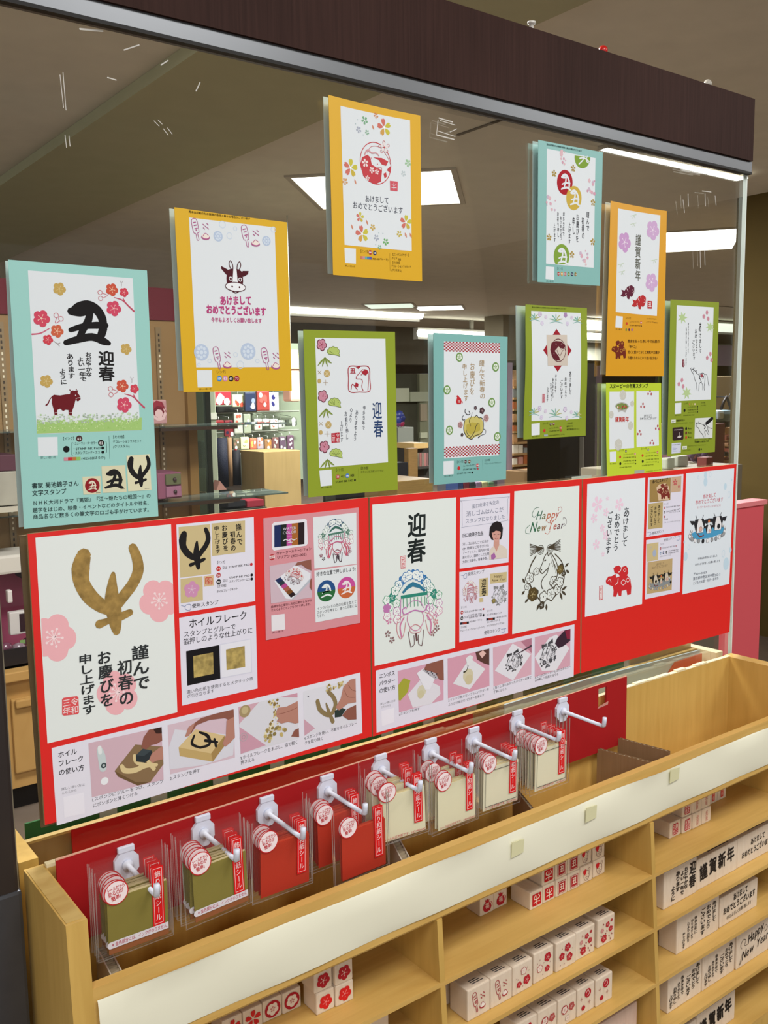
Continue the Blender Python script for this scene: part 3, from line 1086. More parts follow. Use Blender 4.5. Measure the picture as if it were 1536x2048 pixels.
# ---- rack of packets behind (greenish panel with wire hooks)
YR = 4.5
x0, x1, z0, z1 = bx(428, 700, 604, 965, YR)
rr = root('packet_rack', ((x0 + x1) / 2, YR, z0), 'pale green backed rack with rows of hanging packets', 'rack')
MB().box(x0, x1, YR, YR + .03, z0, z1 + .05, M('#7f8b76', .8, noise=.06)).build('back_panel', rr)
for py in (772, 826, 866):
    a, zz = at(430, py, YR - .05)
    c, _ = at(598, py, YR - .05)
    MB().tube([(a, YR - .05, zz), (c, YR - .05, zz)], .006, M('#c9d2c4', .3, .5), 6).build('wire_rail', rr)
for py in (600,):
    pass
MB().box(at(430, 820, YR - .06)[0], at(515, 820, YR - .06)[0], YR - .09, YR - .01, at(470, 823, YR)[1], at(470, 812, YR)[1], M('#2e2f2a', .7)).build('shelf_strip', rr)
X1Z = .14323
rn = random.Random(8)
PK = [  # zoom rectangle in the rack picture, colours, words
    (195, 150, 440, 350, '#a8303c', '#d9b8b8', 'red', 'red patterned packet with white trim, far left of the top row'),
    (455, 205, 620, 375, '#d9dcb0', '#c9503c', 'cream', 'cream packet with a red top in the top row'),
    (630, 170, 785, 440, '#26304a', '#7f8fa6', 'navy', 'dark navy packet in the top row'),
    (795, 150, 975, 430, '#8f3a33', '#a85a52', 'rust', 'rust red packet in the top row'),
    (965, 170, 1105, 430, '#d6d4d8', '#2a2c66', 'white', 'white and blue packet closing the top row'),
    (200, 560, 340, 700, '#7c1c20', '#b83a30', 'dark red', 'dark red ornament bag in the second row beside the post'),
    (345, 560, 480, 790, '#6e2028', '#23243c', 'dark', 'dark red and navy ornament bag in the second row'),
    (480, 460, 600, 750, '#a2aa9e', '#a65a48', 'clear', 'clear packet with a rust motif in the second row'),
    (610, 470, 715, 745, '#8d9784', '#b9a878', 'clear', 'clear packet with a beige motif in the second row'),
    (760, 540, 870, 700, '#aab2a8', '#9c4a44', 'clear', 'short clear packet with a red motif in the second row'),
    (880, 540, 980, 650, '#c6d0c8', '#d8e0da', 'silver', 'silvery packet in the middle of the second row'),
    (985, 540, 1090, 690, '#aeb4aa', '#a4604e', 'clear', 'silvery packet with brown beads in the second row'),
    (1095, 560, 1190, 670, '#c4cfc6', '#5b5f58', 'silver', 'silvery packet at the right of the second row'),
    (1205, 550, 1360, 640, '#4a5446', '#7d8876', 'olive', 'dark green sprig closing the second row'),
    (465, 810, 560, 970, '#5e5c46', '#8a6a5c', 'olive', 'olive brown packet starting the bottom row'),
    (570, 795, 690, 970, '#c3c9a2', '#9fa468', 'yellow', 'pale packet with a green round motif in the bottom row'),
    (700, 810, 795, 970, '#c06a50', '#d8b05c', 'orange', 'red and yellow round packet in the bottom row'),
    (800, 800, 890, 970, '#a79aa0', '#c4683a', 'mauve', 'packet with a mauve disc above an orange one'),
    (905, 825, 1005, 980, '#8c6a48', '#c07a3c', 'orange', 'orange banded packet in the bottom row'),
    (1010, 800, 1105, 985, '#6d4a48', '#a8b0a6', 'brown', 'brown packet with a pale spot in the bottom row'),
    (1110, 790, 1205, 990, '#5b4a5a', '#b3b7b0', 'purple', 'purple packet with pale spots in the bottom row'),
    (1220, 770, 1315, 990, '#5d4456', '#cfd3cc', 'purple', 'purple packet closing the bottom row'),
]
for (a0, b0, a1, b1, c1, c2, w1, lab) in PK:
    y = YR - .18 - rn.uniform(0, .03)
    x0, x1, z0, z1 = bx(400 + a0 * X1Z, 760 + b0 * X1Z, 400 + a1 * X1Z, 760 + b1 * X1Z, y)
    r2 = root('merchandise_packet', ((x0 + x1) / 2, y, z0), lab, 'packet', 'packets hanging on the far rack')
    MB().bbox(x0, x1, y, y + .02, z0, z1, M(c1, .35), .008).build('packet', r2)
    q = MB()
    cx, h = (x0 + x1) / 2, z1 - z0
    wq = (x1 - x0)
    for k in range(5):
        ux, uz = rn.uniform(-.25, .25) * wq, rn.uniform(.15, .85) * h
        rr_ = rn.uniform(.1, .2) * wq
        q.raw([(cx + ux + rr_ * math.cos(t * PI / 4), y - .001 - .0003 * k, z0 + uz + rr_ * 1.2 * math.sin(t * PI / 4)) for t in range(8)], [tuple(range(8))], M(c2 if k < 3 else '#c9cfc8', .3))
    q.build('print', r2)
    MB().tube([(cx, y + .01, z1 - .004), (cx, y + .01, z1 + .02), (cx, YR - .05, z1 + .03)], .002, M('#b9c0b6', .3, .6), 5).build('hook_wire', r2)

# pink paper bag at the top right of the rack
x0, x1, z0, z1 = bx(580, 700, 601, 803, 4.2)
r2 = root('paper_bag', ((x0 + x1) / 2, 4.25, z0), 'pale pink paper bag hanging between the yellow cow sheet and the olive sheet', 'bag')
MB().bbox(x0, x1, 4.2, 4.3, z0, z1, M('#dfae98', .6), .015).build('bag', r2)
MB().box(x0 - .01, x1 + .02, 4.19, 4.2, z1 - .12, z1, M('#e6dfa0', .6)).build('tissue', r2, 'pale yellow tissue')
MB().tube([((x0 + x1) / 2, 4.25, z1 - .01), ((x0 + x1) / 2, 4.25, CEIL)], .003, M('#b9c0b6', .3), 6).build('hanging_cord', r2)
# rolls of fabric and board
for (a0, b0, a1, b1, c, lab, lean) in ((215, 810, 380, 1490, '#181c2a', 'wide navy roll of fabric standing next to the post', .0),
                                       (385, 800, 450, 1480, '#85684a', 'tan cardboard roll between the navy and black rolls', .0),
                                       (452, 980, 560, 1465, '#14141a', 'black roll of fabric with a red end', .0),
                                       (560, 1010, 680, 1470, '#aeb0a4', 'grey and white roll leaning between black and brown rolls', .0),
                                       (690, 1000, 790, 1470, '#7b5a3c', 'brown roll of paper right of the white one', .0),
                                       (790, 1130, 850, 1455, '#9c2226', 'narrow red roll of paper', .0),
                                       (850, 1070, 912, 1450, '#272444', 'narrow dark violet roll beside the wooden box', .0)):
    y = 4.25
    x0, x1, z0, z1 = bx(400 + a0 * X1Z, 760 + b0 * X1Z, 400 + a1 * X1Z, 760 + b1 * X1Z, y)
    rr_ = (x1 - x0) / 2
    r2 = root('fabric_roll', ((x0 + x1) / 2, y, z0), lab, 'roll', 'rolls standing under the packet rack')
    q = MB()
    q.tube([((x0 + x1) / 2, y, z0), ((x0 + x1) / 2, y, z1)], rr_, M(c, .7), 16)
    q.build('roll', r2)
    MB().tube([((x0 + x1) / 2, y, z1 - .001), ((x0 + x1) / 2, y, z1 + .006)], rr_ * .3, M('#8c2a30' if 'black' in lab else '#5a4a3a', .8), 10).build('core', r2)
x0, x1, z0, z1 = bx(428, 970, 545, 1040, 4.4)
r2 = root('roll_stand', ((x0 + x1) / 2, 4.3, 0), 'dark low stand under the rolls of fabric', 'stand')
MB().box(x0, at(528, 1000, 3.95)[0] - .01, 4.02, 4.5, 0, z1 - .02, M('#3a3a30', .8)).build('body', r2)
r2 = crate('wooden_box', 529, 902, 602, 1030, 3.95, .3, wood('box_wood', '#8f7a4c', '#a48c5c', scale=(5, 5, .5), rough=.6), 'upright light wooden box right of the rolls of fabric', 'box')
zf = at(510, 1014, 3.9)[1]
xa_, xb_ = at(450, 1010, 3.88)[0], at(527, 1010, 3.9)[0]
MB().box(xa_, xb_, 3.86, 4.01, 0, zf, M('#2e2e28', .8)).build('low_shelf', None, 'dark low shelf carrying two flat folders behind the top of the left red board', 'shelf')
crate('red_folder', 494, 1000, 528, 1014, 3.88, .12, M('#7d2430', .5), 'dark red folder lying low beside the wooden box', 'folder')
crate('black_folder', 456, 1001, 491, 1014, 3.88, .12, M('#1c1d20', .5), 'black folder lying low left of the red folder', 'folder')

# ---- middle of the shop, seen between the olive and the blue sheet
X2 = (770, 720, .13665)


def z2(a, b2):
    return X2[0] + a * X2[2], X2[1] + b2 * X2[2]


def crz(name, Z, a0, b0, a1, b1, y, d, c, label=None, cat=None, bev=.004, parent=None, group=None, base=None, top=None):
    """box seen at the given picture rectangle; base 'floor' carries it down to the floor, 'hang' hangs it on two rods, a number rests it there"""
    p, q_ = Z[0] + a0 * Z[2], Z[1] + b0 * Z[2]
    p2, q2 = Z[0] + a1 * Z[2], Z[1] + b1 * Z[2]
    x0, x1, z0, z1 = bx(p, q_, p2, q2, y)
    m = c if not isinstance(c, str) else M(c, .6)
    if base == 'floor':
        z0 = 0
    elif isinstance(base, float):
        z0 = base
    if top:
        z1 = top
    if base == 'hang':
        r = root(name, ((x0 + x1) / 2, y, z0), label, cat, group)
        MB().bbox(x0, x1, y, y + d, z0, z1, m, bev).build('board', r)
        for t_ in (.2, .8):
            xx = x0 + (x1 - x0) * t_
            MB().tube([(xx, y + d / 2, z1 - .003), (xx, y + d / 2, CEIL)], .004, M('#5d5a52', .5), 6).build('hanging_rod', r)
        return r
    return MB().bbox(x0, x1, y, y + d, z0, z1, m, min(bev, (x1 - x0) * .2, d * .3)).build(name, parent, label, cat, group)


def zat(Z, a, b_, y):
    return at(Z[0] + a * Z[2], Z[1] + b_ * Z[2], y)[1]


crz('partition_screen', X2, -900, 200, 500, 1300, 7.5, .05, M('#4b4b3e', .8, noise=.08), 'dark olive grey panel standing behind the middle of the shop', 'screen', base='floor')
crz('partition_screen', X2, 510, 200, 700, 1300, 7.45, .05, '#8a8d74', 'light olive panel standing right of the dark panel', 'screen', base='floor')
crz('blank_sign', X2, 60, 410, 358, 612, 7.42, .08, '#c3c9b2', 'blank pale sign on the panel right of the olive sheet', 'sign')
crz('blank_sign', X2, 372, 465, 640, 608, 7.40, .05, '#aab09a', 'blank pale sign left of the blue checked sheet', 'sign')
crz('notice_card', X2, 520, 1060, 625, 1145, 7.425, .025, '#d6dcc0', 'small pale card low beside the blue checked sheet', 'card')
crz('poster', X2, 520, 640, 620, 890, 7.425, .025, '#a79c86', 'beige poster with dark blots above the small pale card', 'poster')
ZC = zat(X2, 300, 1270, 6.0)
crz('sales_counter', X2, 150, 1275, 660, 1900, 5.8, 1.0, '#2f2c26', 'dark counter under the grey white carton in the middle of the shop', 'counter', base='floor', top=ZC)
crz('counter_box', X2, 190, 985, 420, 1270, 6.0, .3, '#8b8f86', 'grey white carton with small dark marks in the middle of the shop', 'box', base=ZC)
ZK = zat(X2, 300, 985, 6.0)
x0 = at(*z2(230, 900), 6.1)[0]
r2 = root('gift_bow', (x0, 6.1, ZK), 'blue and red gift bows on top of the grey carton', 'bow')
for k, (a, b_, c) in enumerate(((205, 810, '#22307a'), (230, 850, '#1a2560'), (185, 870, '#2c3a80'), (240, 945, '#8c2044'), (195, 960, '#6a3a6a'))):
    xx, zz = at(*z2(a, b_), 6.1)
    rb = .05 if k < 3 else .035
    MB().ball((xx, 6.1, zz if k < 3 else ZK + rb), rb, M(c, .4), (1.2, .6, 1), 8).build('bow_loop', r2)
ZB, ZBT = zat(X2, 500, 1560, 5.15), zat(X2, 500, 1290, 5.2)
r2 = root('book_display', (at(*z2(510, 1500), 5.2)[0], 5.25, 0), 'dark slanted rack of books with wooden sides', 'rack')
crz('body', X2, 380, 1290, 640, 1640, 5.2, .2, '#3b3733', base='floor', parent=r2)
xa_, xb_ = at(*z2(380, 1560), 5.2)[0], at(*z2(650, 1560), 5.2)[0]
MB().box(xa_, xb_, 5.13, 5.2, ZB - .02, ZB, M('#3b3733', .6)).build('ledge', r2)
for k in range(7):
    crz('book', X2, 410 + k * 33, 1360, 438 + k * 33, 1560, 5.15, .05, ['#8a6a60', '#a08078', '#6f6a5a', '#96605c', '#7d7468', '#9c6a66', '#7b5a58'][k],
        ['leftmost book of the dark rack, dusty pink', 'second book of the dark rack, pale rose', 'third book of the dark rack, olive grey', 'fourth book of the dark rack, dull red',
         'fifth book of the dark rack, taupe', 'sixth book of the dark rack, rose red', 'seventh book of the dark rack, by the blue sheet'][k], 'book', .002, group='books in the dark rack', base=ZB)
crz('wooden_board', X2, 425, 1215, 635, 1265, 5.15, .25, wood('board_light', '#b3935c', '#c9a970'), 'light wooden board lying on top of the book rack', 'board', base=ZBT)
crz('rack_side', X2, 345, 1290, 480, 1720, 5.05, .06, wood('rack_side_wood', '#6b5230', '#86693f'), 'brown wooden stand side left of the books', 'stand', base='floor')
crz('waste_bin', X2, 180, 1500, 335, 1760, 4.9, .2, '#15161a', 'black bin standing below small hanging goods', 'bin', base='floor')
for k in range(3):
    crz('hanging_charm', X2, 205 + 55 * k, 1370 + 10 * (k % 2), 238 + 55 * k, 1530, 5.765, .0355, ['#6b6a4a', '#8b8a58', '#7c6a66'][k], ['left olive charm hanging above the black bin', 'middle yellow green charm hanging above the black bin', 'right taupe charm hanging above the black bin'][k], 'charm')
crz('table_top', X2, 180, 1755, 700, 1990, 4.2, .4, wood('brown_table', '#5f4a28', '#7a6238'), 'brown wooden table front low between the olive and the blue sheet', 'table', base='floor')
ZLB = at(950, 982, 3.5)[1]
crz('bookcase', (820, 560, .27344), 340, 1480, 640, 1540, 3.62, .2, '#4c4a50', 'dark low bookcase behind the foot of the blue sheet', 'bookcase', base='floor')
crz('book_ledge', (820, 560, .27344), 340, 1550, 640, 1600, 3.48, .14, '#4c4a50', 'dark ledge carrying the books low under the blue sheet', 'ledge', base='floor', top=ZLB)
for k, c in enumerate(('#2f3f66', '#6b2f3a', '#31353a', '#7c6a80', '#9a9a70', '#54765a')):
    crz('book', (820, 560, .27344), 350 + k * 45, 1478, 390 + k * 45, 1545, 3.5, .12, c,
        ['dark blue book low under the blue sheet', 'maroon book low under the blue sheet', 'black book low under the blue sheet', 'mauve book low under the blue sheet', 'yellow green book low under the blue sheet', 'green book low under the blue sheet'][k], 'book', .003, group='books under the blue sheet', base=ZLB)

# ---- right part of the shop, seen around the olive tall sheet
X3 = (1000, 680, .15141)
crz('shop_column', X3, 100, 300, 165, 1250, 7.0, .2, '#b3a2b6', 'narrow lilac column right of the blue checked sheet', 'column', base='floor')
crz('shop_column', X3, 40, -100, 210, 270, 9.0, .4, '#7c735f', 'tan grey bulkhead column above the lilac one', 'column', top=CEIL)
crz('black_pillar', X3, 795, 900, 1105, 1900, 6.0, .5, '#101012', 'broad black pillar under the olive sheet with the red diamond', 'pillar', base='floor')
crz('metal_post', X3, 1092, 1280, 1112, 1900, 5.9, .05, '#6b6760', 'thin grey metal post beside the black pillar', 'post', base='floor')
crz('dark_column', X3, 1120, 310, 1260, 1900, 6.6, .3, '#2a2627', 'dark grey column right of the black pillar', 'column', base='floor')
crz('dark_column', X3, 1250, 340, 1340, 1900, 6.9, .3, '#5a4a4e', 'mauve grey column right of the dark column', 'column', base='floor')
crz('paper_slip', X3, 950, 1795, 1210, 1900, .0045, .0006, '#c4d0ca', 'pale paper slip behind the glass just above the seam of the red boards', 'paper slip', .0001)
# bright shop shelves
YS = 9.0
r2 = root('shop_shelf', (at(1070, 900, YS)[0], YS + .3, 0), 'warm lit shelf wall full of small goods under the olive diamond sheet', 'shelf unit')
crz('back_panel', X3, 170, 400, 800, 1900, YS + .3, .05, '#b3926c', base='floor', parent=r2)
rn = random.Random(11)
names = ['pale', 'grey', 'pink', 'tan', 'white', 'orange']
i = 0
for rrow in range(9):
    v = 480 + rrow * 145
    ZS = zat(X3, 485, v + 130, YS)
    for k in range(9):
        u = 175 + k * 70
        if v < 1300 and u > 215:
            continue
        if v > 1720:
            continue
        wq = rn.uniform(45, 66)
        hh = rn.uniform(55, 115)
        ci = rn.choice(range(6))
        c = ['#d8c8a4', '#8d8f8c', '#d39a8c', '#c49668', '#e8e0cc', '#b8683c'][ci]
        i += 1
        row = ['top', 'second', 'third', 'fourth', 'fifth', 'sixth', 'seventh', 'eighth', 'lowest'][rrow]
        pos = ['first', 'second', 'third', 'fourth', 'fifth', 'sixth', 'seventh', 'eighth', 'ninth'][k]
        crz('boxed_good', X3, u, v + 130 - hh, u + wq, v + 130, YS, .2, c, f'small {names[ci]} box, {pos} in the {row} row of the warm lit shelf', 'box', group='small boxes on the warm lit shelf', bev=.006, base=ZS)
    if v <= 1720:
        xa_, xb_ = at(1000 + 170 * .15141, 850, YS)[0], at(1000 + 800 * .15141, 850, YS)[0]
        MB().box(xa_, xb_, YS - .02, YS + .3, ZS - .03, ZS, M('#a88458', .6)).build('shelf_board', r2)
crz('sales_counter', X3, 385, 1730, 800, 1900, 6.5, .4, '#d9b183', 'peach coloured counter front below the warm lit shelf', 'counter', base='floor')

# ---- far right strip between the narrow calf sheet and the glass edge
X4 = (1300, 560, .15365)
X5 = (1290, 760, .13672)
crz('lilac_sign', X4, 700, 850, 1240, 1118, 9.55, .05, '#d8c4d6', 'blank lilac sign band at the right behind the glass', 'sign')
crz('partition_screen', X5, 900, -60, 1420, 560, 3.25, .06, '#a0937a', 'beige wall panel behind the hanging handbag', 'screen', base='floor')
YH = 3.0
x0, x1, z0, z1 = bx(X5[0] + 1050 * X5[2], X5[1] + 440 * X5[2], X5[0] + 1310 * X5[2], X5[1] + 610 * X5[2], YH)
r2 = root('handbag', ((x0 + x1) / 2, YH + .05, z0), 'grey blue handbag with dark straps hanging by the right glass edge', 'bag')
MB().bbox(x0, x1, YH, YH + .12, z0, z1, M('#6d828c', .6), .03).build('body', r2)
MB().bbox(x0 - .01, x0 + (x1 - x0) * .3, YH - .02, YH + .04, z0 + .02, z1, M('#b9c9d2', .5), .02).build('flap', r2, 'pale blue flap')
p = [(1110, 440), (1150, 320), (1190, 245), (1225, 320), (1260, 430)]
p = [(at(X5[0] + a * X5[2], X5[1] + b_ * X5[2], YH + .05)[0], YH + .05, at(X5[0] + a * X5[2], X5[1] + b_ * X5[2], YH + .05)[1]) for a, b_ in p]
MB().tube(p, .011, M('#231f22', .5), 8).build('strap', r2)
MB().tube([(p[2][0], 3.25, p[2][2]), (p[2][0], YH + .03, p[2][2]), (p[2][0], YH + .02, p[2][2] + .02)], .005, ALU, 6).build('hook', r2)
ZT_ = zat(X5, 1240, 690, 3.05)
r2 = root('tan_shelf', (at(1462, 900, 3.05)[0], 3.15, 0), 'tan shelf back right of the mauve case', 'shelf unit')
crz('body', X5, 1165, 690, 1420, 1260, 3.05, .2, '#b08a64', base='floor', parent=r2)
crz('folded_scarf', X5, 1040, 600, 1310, 720, 3.07, .14, '#2b2d33', 'dark folded scarf under the grey blue handbag', 'scarf', base=ZT_)
crz('display_case', X5, 640, 640, 1165, 1260, 2.6, .3, '#7d5a64', 'mauve display case side behind the narrow calf sheet', 'case', base='floor')
for k, (a0, b0, a1, b1, c, lab) in enumerate(((1190, 800, 1300, 880, '#8c5340', 'rust brown figure on the tan shelf'), (1210, 900, 1300, 950, '#c49a78', 'beige bowl on the tan shelf'),
                                             (1235, 990, 1290, 1165, '#8e4a34', 'tall red brown doll on the tan shelf'), (1170, 1050, 1225, 1110, '#2f2622', 'small dark case on the tan shelf'))):
    crz('shelf_ornament', X5, a0, b0, a1, b1, 2.98, .05, c, lab, 'ornament', .01)
    zz = zat(X5, (a0 + a1) / 2, b1, 2.98)
    xa_, xb_ = at(X5[0] + (a0 - 10) * X5[2], 900, 2.98)[0], at(X5[0] + (a1 + 10) * X5[2], 900, 2.98)[0]
    MB().box(xa_, xb_, 2.97, 3.05, zz - .008, zz, M('#9c7650', .6)).build('ledge', r2)
ZTB = zat(X5, 430, 1320, 2.0)
crz('display_table', X5, 150, 1330, 1420, 1500, 1.98, .5, '#8f8674', 'low display table of cloth goods behind the foot of the calf sheet', 'table', base='floor', top=ZTB)
for k, (a0, b0, a1, b1, c, lab) in enumerate(((330, 1140, 440, 1320, '#c6cdb8', 'white hand towel with a leaf lying left of the violet flowers'), (480, 1110, 640, 1300, '#b9bcae', 'white hand towel with dark flowers'),
                                             (230, 1190, 325, 1320, '#a29c90', 'grey folded cloth at the left of the towels'))):
    crz('hand_towel', X5, a0, b0, a1, b1, 2.05 + .06 * k, .05, c, lab, 'towel', .01, base=ZTB)
x0, z = at(X5[0] + 760 * X5[2], X5[1] + 1180 * X5[2], 2.25)
r2 = root('artificial_flowers', (x0, 2.25, ZTB), 'violet artificial flowers right of the white towels', 'flowers')
rn = random.Random(4)
for k in range(14):
    MB().ball((x0 + rn.uniform(-.07, .09), 2.25 + rn.uniform(-.03, .03), z + rn.uniform(-.06, .05)), rn.uniform(.018, .03), M(['#5a4660', '#6f5a74', '#2c2024', '#9a6a6a'][k % 4], .7), (1, .7, 1), 8).build('petal_cluster', r2)
MB().tube([(x0, 2.25, ZTB), (x0, 2.25, z - .02)], .02, M('#4a4640', .7), 8).build('vase', r2)
crz('trinket_box', X5, 900, 1130, 1000, 1240, 2.0, .06, '#7c3f3c', 'rust red trinket box beside the violet flowers', 'box', base=ZTB)

# ================================================================== glass partition
GX0, GX1, GZ0, GZ1 = .247, 1.584, .80, 1.891
r = root('glass_partition', (.9, 0, 0), 'large clear glass partition with a brown wooden header board', 'partition')
MB().box(GX0, GX1, -.0035, .0035, GZ0, GZ1, G_PANE).build('pane', r, 'clear glass pane with tape smears')
MB().box(GX1, GX1 + .0025, -.0036, .0036, GZ0, GZ1, M('#e3ece6', .15)).build('polished_edge', r, 'pale polished glass edge')
MB().box(.10, 1.586, -.012, .012, GZ1, GZ1 + .018, ALU).build('channel', r, 'brushed metal channel')
MB().box(.10, 1.586, -.0125, -.0035, GZ1 - .004, GZ1, M('#1c1a19', .5)).build('gasket', r, 'black gasket')
MB().box(.10, 1.582, -.016, .016, GZ1 + .018, 2.016, W_DARK).build('header_board', r, 'brown wood grain header board')
MB().bbox(.155, .243, -.03, .03, 0, GZ1, M('#2b2422', .35), .004).build('left_post', r, 'dark brown post')
MB().bbox(.150, .2455, -.032, .032, 0, .99, M('#4c4d52', .22, .5, noise=.3), .004).build('post_reflection', r, 'grey metal sleeve round the foot of the post')  # mottled grey shell added for the reflections on the post foot
MB().box(.243, .2475, -.012, .012, .3, GZ1, M('#9a917c', .3, .3)).build('post_trim', r, 'thin tan trim on the post')
MB().box(1.0, 1.02, -.004, .004, 0, GZ0, ALU).build('foot', r)
MB().box(.3, .32, -.004, .004, 0, GZ0, ALU).build('foot', r)
# smears of old tape left on the pane
T = Pr(-.0037)
TM = clear('tape_trace', (.95, .95, .93), gloss=.5, haze=.6, hazecol=(.85, .84, .8))
for (a, c, w_) in (((120, 150), (127, 215), 2), ((126, 145), (132, 220), 2), ((130, 270), (133, 295), 2), ((138, 272), (140, 292), 2), ((308, 242), (318, 252), 2), ((316, 240), (324, 248), 2), ((327, 258), (336, 270), 2), ((335, 256), (344, 268), 2),
                   ((400, 165), (392, 182), 3), ((322, 130), (336, 121), 3), ((248, 100), (278, 90), 3), ((160, 58), (205, 62), 5), ((215, 155), (232, 160), 3),
                   ((878, 236), (905, 244), 3), ((880, 241), (910, 250), 2), ((874, 270), (908, 279), 3), ((876, 262), (910, 273), 2), ((876, 240), (873, 270), 2), ((900, 264), (913, 258), 2),
                   ((1360, 335), (1414, 347), 3), ((1362, 340), (1400, 347), 3), ((1404, 382), (1422, 384), 2), ((1410, 388), (1411, 412), 2), ((1430, 392), (1432, 410), 2), ((1376, 388), (1377, 412), 2), ((1366, 400), (1369, 425), 2), ((1400, 500), (1401, 535), 2), ((1409, 500), (1410, 530), 2)):
    T.stroke([a, c], w_ * .8, TM, 1)
T.build('tape_smears', r)
# pins stuck in the top of the header
for (px, py, c, lab, k) in ((1063, 56, '#d8d4cc', 'clear push pin standing on the header board', 0), (1206, 104, '#c4201c', 'round red pin head on top of the header board', 1), (1415, 172, '#b8b2a6', 'round white pin head near the right end of the header', 1)):
    x, z = at(px, py, 0)
    q = root('pin', (x, 0, 2.016), lab, 'pin')
    if k:
        MB().ball((x, 0, 2.0165 + .0075), .0075, M(c, .25)).build('head', q)
        MB().tube([(x, 0, 2.008), (x, 0, 2.02)], .0006, ALU, 6).build('needle', q)
    else:
        MB().tube([(x, 0, 2.016), (x, 0, 2.0175), (x, 0, 2.0176), (x, 0, 2.029), (x, 0, 2.0292), (x, 0, 2.032)], [.005, .005, .0028, .0032, .0062, .0062], M(c, .15), 12).build('head', q)
        MB().tube([(x, 0, 2.008), (x, 0, 2.017)], .0006, ALU, 6).build('needle', q)

# ================================================================== stamp stand (front unit) and its twin behind the glass
ZT = 1.0          # rim height of the trough
YB = -.010        # back face


def yf(z):        # front face leans forward a little towards the foot
    return -.147 + .065 * (z - ZT)


XA, XB, TH = .2535, 1.553, .021
r = root('stamp_stand', (.9, -.08, 0), 'honey coloured wooden stand with a top trough and shelves of stamps', 'stand')


def side(x0, x1, z0, z1, y1=YB, m=W_BEECH):
    return MB().prism([(y1, z0), (y1, z1), (yf(z1), z1), (yf(z0), z0)], 0, x0, x1, m)


side(XA, XA + TH, 0, ZT).build('end_panel', r)
side(XB - .004, XB + TH, 0, ZT - .0).build('end_panel', r)
MB().box(XA + .002, XA + TH - .002, yf(ZT) + .004, YB - .004, ZT, ZT + .0006, W_EDGE).build('rim_edge', r, 'plywood edge on the rim')
MB().box(XA + TH, XB, YB - .012, YB - .002, .80, ZT, W_BEECH).build('back_panel', r)
rn = random.Random(2)
q = MB()
x = XA + TH
while x < XB:
    w_ = rn.uniform(.012, .04)
    q.box(x, min(XB, x + w_), YB - .012, YB - .004, ZT, ZT + rn.uniform(.0005, .004), W_PINE)
    x += w_
q.build('rough_edge', r, 'splintered pale top edge')
YRL = yf(.92)
MB().prism([(yf(.845), .845), (yf(.845) + .012, .845), (yf(.929) + .012, .929), (yf(.929), .929)], 0, XA + TH, XB, W_BEECH_X).build('front_rail', r)
MB().box(XA + TH, XB, yf(.845) + .002, YB - .012, .842, .848, W_BEECH_X).build('trough_floor', r)
# shelves and dividers
LV = [.660 + .0 + .0, .574, .486, .397, .31]
SH = [ZT - .340 + .1, 0]
LEV = [1.5 - .740, 1.5 - .8255, 1.5 - .914, 1.5 - 1.003, 1.5 - 1.09]
for z in LEV:
    MB().prism([(YB - .012, z - .006), (YB - .012, z), (yf(z), z), (yf(z - .006), z - .006)], 0, XA + TH, XB, W_BEECH_X).build('shelf_board', r)
PX_ = [.7085, 1.1375]
for x in PX_:
    zs = [.842] + LEV
    for k in range(len(zs) - 1):
        side(x, x + .0085, zs[k + 1], zs[k] - (.006 if k else 0), YB - .012).build('divider', r)
MB().box(XA + TH, XB, YB - .0125, YB - .0115, .30, .842, W_BEECH).build('rear_board', r)
q = side(XA + TH, XB, 0, LEV[-1] - .006, YB - .012)
q.build('lower_body', r)
# corner bits of clear and corrugated packing inside the trough
# cream paper strip with pieces of tape
S = Pr(-.1)
r2 = root('paper_strip', (.9, yf(.9), .853), 'long blank cream paper strip taped along the front rail', 'paper strip')
q = MB()
N = 60
rn = random.Random(4)
vs, fs = [], []
for j, z in enumerate((.8535, .8625, .893, .9145, .9175)):
    for i in range(N + 1):
        x = XA + TH + .003 + (XB - XA - TH - .006) * i / N
        bulge = .0022 * math.sin(PI * j / 4) + .0008 * math.sin(i * .7 + j) + (0.002 if j == 4 else 0) * (.5 + .5 * math.sin(i * .33))
        vs.append((x, yf(z) - .0012 - bulge, z + .0006 * math.sin(i * .45 + j)))
for j in range(4):
    for i in range(N):
        a = j * (N + 1) + i
        fs.append((a, a + 1, a + N + 2, a + N + 1))
q.raw(vs, fs, M('#ebe8d2', .4), True)
q.build('strip', r2)
for (px, py) in ((1033, 1696), (1180, 1627), (1347, 1550)):
    x, z = at(px, py, yf(.89) - .004)
    q = MB()
    q.prism([(x - .0115, z - .010), (x + .011, z - .0085), (x + .0125, z + .010), (x - .010, z + .0115)], 1, yf(.89) - .0062, yf(.89) - .0052, M('#dbd7ae', .55))
    q.build('tape_piece', r2, 'yellowed tape')
# twin unit behind the glass
r = root('rear_stand', (.9, .09, 0), 'matching wooden stand back to back behind the glass', 'stand')
MB().box(XA, XA + TH, .008, .16, 0, ZT, W_BEECH).build('end_panel', r)
MB().box(XB, XB + TH, .008, .16, 0, ZT, W_PINE).build('end_panel', r)
MB().box(XA + TH, XB, .052, .060, .6, ZT - .003, W_TAN).build('back_panel', r)
MB().box(XA + TH, XB, .052, .060, ZT - .003, ZT, W_EDGE).build('top_edge', r, 'raw plywood edge')
MB().box(XA + TH, XB, .008, .052, .80, .806, W_BEECH).build('floor_board', r)
